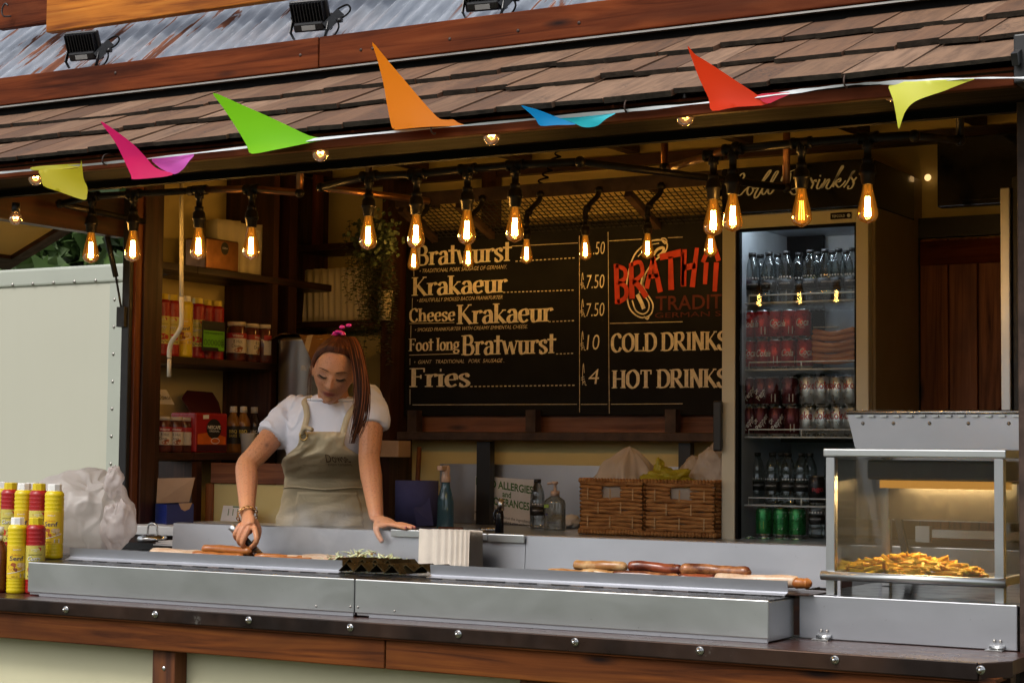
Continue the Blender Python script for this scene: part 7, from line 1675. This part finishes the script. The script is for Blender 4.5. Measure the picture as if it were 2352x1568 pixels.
# forearm lettering-like tattoo specks and nail colour
def near(p, r): return np.exp(-(np.linalg.norm(co-np.array(p)[None],axis=1)/r)**2)
for k in range(9):
    q = P(632-k*4.6, 998+k*5.2+3*math.sin(k*2), Rs.lerp(Re,.55).y-.045); blend(np.clip(near(q,.0075)*.8,0,1), (.10,.06,.045))
for q in ((P(880,1246,5.165)),): blend(np.clip(near(q,.008)*1.3,0,1), (.55,.36,.34))
for k, (y_, L) in enumerate(((5.185,.074),(5.206,.085),(5.228,.082),(5.249,.066))): blend(np.clip(near(Vector((Lk.x+.023+L,y_-.006,1.402)),.008),0,1), (.32,.06,.12))
ca.data.foreach_set('color', cols.reshape(-1))
base_p = Vector((torso[7][0].x, torso[7][0].y, .36))
ME = bpy.data.objects.new('person', body_me); COL.objects.link(ME); WL[ME.name] = Vector((0,0,0))
tag(ME, 'cook with a long ponytail in a white T-shirt and khaki apron leaning over the griddle', 'person')
# legs under the counter, trousers
tr = MB()
for s_ in (-1, 1):
    h_ = torso[7][0]+LT*(s_*.085); tr.tube([h_+Vector((0,0,-.02)), Vector((h_.x,h_.y+.01,.95)), Vector((h_.x,h_.y,.68)), Vector((h_.x,h_.y+.01,.42)), Vector((h_.x,h_.y,.365))], [.095,.088,.068,.055,.052], 12)
M['trousers'] = plain('black_trousers', (.02,.02,.022), .8); obj('trousers', tr, M['trousers'], ME)
# T-shirt
sh_ = MB(); sh_.grid(40, 34, lambda u, v: ring(v*6.2, u*2*math.pi, 1.0, .006), wrap=True)
sh_.add([ring(0,k/40*6.283,1,.006) for k in range(40)], [tuple(range(39,-1,-1))]); sh_.add([ring(6.2,k/40*6.283,1,.006) for k in range(40)], [tuple(range(40))])
def sleeve(s, e, t1, inner, r0, r1): sh_.tube([inner, s+Vector((0,0,.004)), s.lerp(e,.22), s.lerp(e,t1*.75), s.lerp(e,t1)], [.058,r0,r0+.003,(r0+r1)/2+.006,r1], 20)
sleeve(Rs, Re, .50, N0+LT*-.075+Vector((0,.02,-.05)), .056, .060); sleeve(Ls, Le, .46, N0+LT*.075+Vector((0,.02,-.05)), .055, .058)
shm = remeshed(sh_, .005, 4, 't_shirt'); shm.calc_loop_triangles()
shn = [v.normal.copy() for v in shm.vertices]; shc = []
for v, nv in zip(shm.vertices, shn):
    p = v.co.copy(); w = noise.noise(Vector((p.x*12+p.z*9, p.y*12, p.z*5-p.x*9))); w2 = noise.noise(Vector((p.x*22, p.y*22, p.z*11+4)))
    dr = 1 if min((Rs-p).length, (Ls-p).length) < .15 else (.25 if p.z < torso[3][0].z+.06 else .6); shc += list(p+nv*(max(0,1-abs(w)*4.5)**1.5*.0075*dr+w2*.002*dr))
shm.vertices.foreach_set('co', shc); shm.update()
def shirt_mat():
    m, nt, b = base('white_cotton', (.74,.74,.80), .85, 0, .2); bump(nt, b, noise_t(nt, coords(nt, (1,1,1)), 26, 4, .6, 1), .25, .01); return m
M['shirt'] = shirt_mat(); shm.materials.append(M['shirt']); so_ = bpy.data.objects.new('t_shirt', shm); COL.objects.link(so_); so_.parent = ME
b = MB(); b.tube([ring(.62, k/36*6.283, 1, .004)+Vector((0,0,.004))+FW*(.012*math.cos(k/36*6.283)) for k in range(37)], .0055, 8); obj('collar', b, M['shirt'], ME)
# apron
def apron_mat():
    m, nt, b = base('khaki_canvas', (.36,.285,.17), .85, 0, .2, ); n = noise_t(nt, coords(nt, (1,1,1)), 5, 4)
    nt.links.new(ramp(nt, n, [(.3,(.47,.375,.235)),(.7,(.60,.49,.31))]), b.inputs['Base Color']); bump(nt, b, noise_t(nt, coords(nt), 14, 4, .6, 1.5), .35, .012); return m
M['apron'] = apron_mat()
Q0, Q1 = 2.82, 9.0
def apr(u, v, off=.022):
    q = lerp(Q0, Q1, v); s_ = min(1, max(0, (q-3.3)/1.9)); s_ = s_*s_*(3-2*s_); ha = lerp(.46, 1.85, s_)
    a = u*ha+.02; w = noise.noise(Vector((u*2.2+q*.6, q*1.7, 2)))*.010+(1-abs(noise.noise(Vector((u*1.5-q*1.1, q*2.4+u*2, 7))))*2)*.007*(1 if q < 7 else .5)
    return ring(q, a, 1.0, off+w*1.0+.004*abs(u)*0)
b = MB(); b.grid(46, 60, lambda i, j: apr(i*2-1, j)); ao = obj('apron', b, M['apron'], ME)
md = ao.modifiers.new('s', 'SOLIDIFY'); md.thickness = .003; md.offset = 1
pk_ = MB(); pk_.grid(20, 14, lambda i, j: apr(lerp(-.30,.52,i), lerp(.43,.66,j), .0235)); po_ = obj('pocket', pk_, M['apron'], ME); md = po_.modifiers.new('s', 'SOLIDIFY'); md.thickness = .003; md.offset = 1
b = MB(); b.tube([apr(-.98+1.96*k/30, .405+.006*math.sin(k*.5), .0245) for k in range(31)], .0032, 6); obj('waist_seam', b, M['apron'], ME)
M['apron_logo'] = plain('brown_apron_print', (.12,.06,.025), .8)
b = MB(); s0 = .30
def aplogo(x, y_): return apr(.12+x*7.0/1.3, .235-y_*.78/.62*1.9, .0245)
text_into(b, 'Dowse', aplogo, 0, 0, .024, .085, shear=.1); text_into(b, 'EVENT CATERING', aplogo, .004, -.010, .0065, .075); obj('apron_lettering', b, M['apron_logo'], ME)
b = MB()
def strap(pts, w=.022):
    pts = smooth_pts(pts, 5); vs = []
    for i, p in enumerate(pts):
        d = (pts[min(i+1,len(pts)-1)]-pts[max(i-1,0)]).normalized(); s_ = d.cross(FW).normalized()*w/2; vs += [p+s_+FW*.003, p-s_+FW*.003, p-s_, p+s_]
    b.add(vs, [(4*i+j, 4*i+(j+1)%4, 4*i+4+(j+1)%4, 4*i+4+j) for i in range(len(pts)-1) for j in range(4)], 0, True)
cL, cR = apr(-.9,.01,.025), apr(.9,.01,.025)
strap([cL+Vector((.006,0,-.012)), ring(2.2,-.42,1,.016), ring(1.4,-.62,1,.014), ring(.75,-1.0,1,.016), ring(.1,-1.5,1,.014)]); strap([cR+Vector((-.006,0,-.01)), ring(2.2,.42,1,.016), ring(1.4,.62,1,.014), ring(.75,1.0,1,.016), ring(.1,1.5,1,.014)])
o = obj('apron_strap', b, M['apron'], ME); o['kind'] = 'stuff'
ce = apr(-.72,.035,.030); b = MB(); b.tube([ce+LT*(.013*math.cos(t))+Vector((0,0,.014*math.sin(t)-.0)) for t in np.linspace(0,6.283,20)], .0034, 8); obj('eyelet', b, M['brass'], ME)
b = MB(); b.tube(smooth_pts([ce+Vector((-.006,0,.008)), ce+FW*.012+Vector((.004,0,.026)), ce+FW*.008+Vector((.022,0,.028)), ce+FW*.01+Vector((.04,0,.022))],5), .008, 8); obj('strap_knot', b, M['apron'], ME)
# face details
M['lash'] = plain('dark_lashes', (.012,.008,.006), .7); M['brow'] = plain('brown_brow_hair', (.028,.012,.007), .8)
b = MB(); b2 = MB()
def facez(x, z):        # front surface of the face at (x, z)
    best = None
    t = max(0, min(1, (-z-.005)/.105)); xx = x/(1-.47*t**1.45)/.073; zz = z/.116; dy2 = max(0, 1-xx*xx-zz*zz); dy = math.sqrt(dy2)
    u = math.atan2(xx, dy)/(2*math.pi); v = math.acos(max(-1,min(1,zz)))/math.pi; return head_pt(u % 1, v)
for s_ in (-1, 1):
    pts = []
    for k in range(9):
        t = k/8; x = s_*lerp(.017,.047,t); z = .0035-.0045*math.sin(t*math.pi)+.002*t; q = facez(x, z); pts.append(hp(q.x, q.y+.0015, q.z))
    b.tube(pts, [.0010,.0016,.002,.0022,.0024,.0026,.0026,.0022,.0012], 6)
    for k in range(16):
        t = k/15; x = s_*lerp(.018,.049,t); q = facez(x, .0025-.0045*math.sin(t*math.pi)+.002*t); p = hp(q.x, q.y+.001, q.z); b.tube([p, p+fwd*.007-hz*.004+hx*(s_*.004*t), p+fwd*.010-hz*.004+hx*(s_*.006*t)], [.0007,.0005,.0002], 4)
    pts = []
    for k in range(9):
        t = k/8; x = s_*lerp(.013,.052,t); q = facez(x, .026+.006*math.sin(t*2.4)-.003*t); pts.append(hp(q.x, q.y+.0008, q.z))
    b2.tube(pts, [.0016,.0026,.0029,.0028,.0027,.0024,.0020,.0015,.0007], 6, sq=.5)
obj('eyelashes', b, M['lash'], ME); obj('eyebrows', b2, M['brow'], ME)
# hair: cap combed back to a high ponytail
def hair_mat():
    m, nt, b = base('auburn_hair', (.12,.035,.012), .5, 0, .18); n = noise_t(nt, coords(nt, (1,1,1)), 3, 3); 
    at = node(nt, 'ShaderNodeVertexColor', layer_name='strand'); sep = node(nt, 'ShaderNodeSeparateColor'); nt.links.new(at.outputs['Color'], sep.inputs[0])
    nt.links.new(ramp(nt, sep.outputs[0], [(0,(.020,.006,.003)),(.5,(.075,.021,.007)),(1,(.22,.065,.018))]), b.inputs['Base Color']); return m
M['hair'] = hair_mat()
def strandcol(me, fn):
    a = me.color_attributes.new('strand', 'FLOAT_COLOR', 'POINT')
    for i, v in enumerate(me.vertices): c = fn(i, v.co); a.data[i].color = (c,c,c,1)
base_h = (.020,-.045,.122)      # where the ponytail starts, in head space
hb = MB(); NU, NV = 150, 70
def hairp(u, v):
    ph = 2*math.pi*u; sd = abs(math.sin(ph)); fr_ = max(0, math.cos(ph))
    lim = lerp(.64, .56, sd**2) if math.cos(ph) < 0 else lerp(.212, .50, (1-fr_)**1.9)      # how far down the hair reaches
    vv = v*lim; off = .0115*min(1, (1-v)*5+.05)+.003*math.sin(u*150+3*math.sin(u*31))*min(1,(1-v)*5)*.35
    q = head_pt(u, vv, off, False); up_ = .012*G(q.x-base_h[0],.05)*G(q.y-base_h[1],.06); return hp(q.x, q.y, q.z+up_)
hb.grid(NU, NV, hairp, wrap=True); ho = obj('hair', hb, M['hair'], ME)
ho.data.materials[0] = M['hair']; strandcol(ho.data, lambda i, p: max(0, min(1, .42+.5*noise.noise(Vector(((i % NU)*.9, (i//NU)*.05, 0)))+.3*noise.noise(Vector(((i % NU)*.2, (i//NU)*.04, 5))))))
md = ho.modifiers.new('s', 'SOLIDIFY'); md.thickness = .004; md.offset = -1
pt = hp(*base_h); line = [pt, P(806,776,5.40), P(819,808,5.35), P(829,860,5.32), P(832,905,5.30), P(828,950,5.285), P(819,990,5.275), P(806,1028,5.275)]
line = smooth_pts(line, 6); nL = len(line); b = MB(); scol = []
wid = lambda t: np.interp(t, [0,.08,.25,.5,.75,.9,1], [.012,.017,.024,.026,.024,.017,.006])
for k in range(230):
    a = rnd.random()*6.28; r_ = rnd.random()**.5; L = rnd.uniform(.72,1.0); pts = []; ph = rnd.random()*6
    for i in range(0, nL, 2):
        t = i/(nL-1)
        if t > L: break
        w = wid(t); fl = 1+.45*math.sin(t*6+ph)*t
        pts.append(line[i]+LT*(w*r_*math.cos(a+t*.6)*fl)+FW*(w*.55*r_*math.sin(a+t*.6)*fl))
    k0 = len(b.v); rr = [max(.0003, .0019*(1-(i/len(pts))**3)) for i in range(len(pts))]; b.tube(pts, rr, 5); c = min(1, rnd.random()**1.5*1.1); scol += [c]*(len(b.v)-k0)
po = obj('ponytail', b, M['hair'], ME); strandcol(po.data, lambda i, p: scol[i])
b = MB(); scol2 = []
for s_, n in ((-1,9),(1,6)):
    for k in range(n):
        p = hp(s_*(.068+.004*rnd.random()), .028+.02*rnd.random(), .045+.02*rnd.random()); q = p+Vector((rnd.uniform(-.03,-.005) if s_ < 0 else rnd.uniform(-.01,.015), -.01, -rnd.uniform(.06,.15))); b.tube(smooth_pts([p, p.lerp(q,.4)+hx*(s_*.010), q],5), .0006, 4)
wo = obj('loose_hair', b, M['hair'], ME); wo['kind'] = 'stuff'; strandcol(wo.data, lambda i, p: .6)
# pink claw clip
M['clip'] = plain('pink_claw_clip', (.80,.04,.38), .25, 0, .6); b = MB(); cc = P(783,766,5.36)
def clipp(u, v):
    a = lerp(-1.25,1.25,u); r_ = .030*(1-.12*abs(math.sin(u*15)))*lerp(.35,1,math.sin(v*math.pi*.5)); return cc+LT*(r_*math.sin(a)*.9-.002)+Vector((0,-.004-.016*math.sin(v*math.pi),r_*math.cos(a)*.85-.012))
b.grid(24, 8, clipp)
for s_ in (-1, 1): b.ball(cc+LT*(.016+.012*s_)+Vector((0,0,.026+.003*s_)), .011, 10, 6, sc=(1.2,.6,.6))
co_ = obj('claw_clip', b, M['clip'], ME); md = co_.modifiers.new('s', 'SOLIDIFY'); md.thickness = .003
# bracelet
M['gold'] = plain('gold_chain', (.62,.36,.13), .22, 1); b = MB(); ax = (Rw-Re).normalized(); e1 = ax.cross(Vector((0,1,0))).normalized(); e2 = ax.cross(e1); wc = Rw+ax*.006
for k in range(15):
    a = k/15*6.283; c = wc+e1*(.034*math.cos(a))+e2*(.031*math.sin(a))-ax*(.006*math.cos(a-.6)); t_ = (-e1*math.sin(a)+e2*math.cos(a)); nn = ax if k % 2 else (e1*math.cos(a)+e2*math.sin(a))
    b.tube([c+t_*(.0095*math.cos(s))+nn*(.0052*math.sin(s)) for s in np.linspace(0,6.283,11)], .0019, 6)
obj('bracelet', b, M['gold'], ME)
# scraper in the right hand
h0, h1, h2, h3 = P(531,1208,5.035), P(566,1242,5.058), P(584,1262,5.05), P(604,1283,5.03)
SC = thing('griddle_scraper', 'steel scraper with black grip in the cook\'s hand over the hot plate', 'scraper', h3)
obj('handle', MB().tube([h0, h0.lerp(h1,.45)], .0135, 14), M['steel'], SC); obj('grip', MB().tube([h0.lerp(h1,.40), h1, h2], [.012,.0125,.011], 12), M['black_metal'], SC)
obj('blade', MB().bar(h2.lerp(h1,.2), h3, .030, .004, (.5,-.6,.6)).bar(h2, h3, .012, .007, (.5,-.6,.6)), M['chrome'], SC)
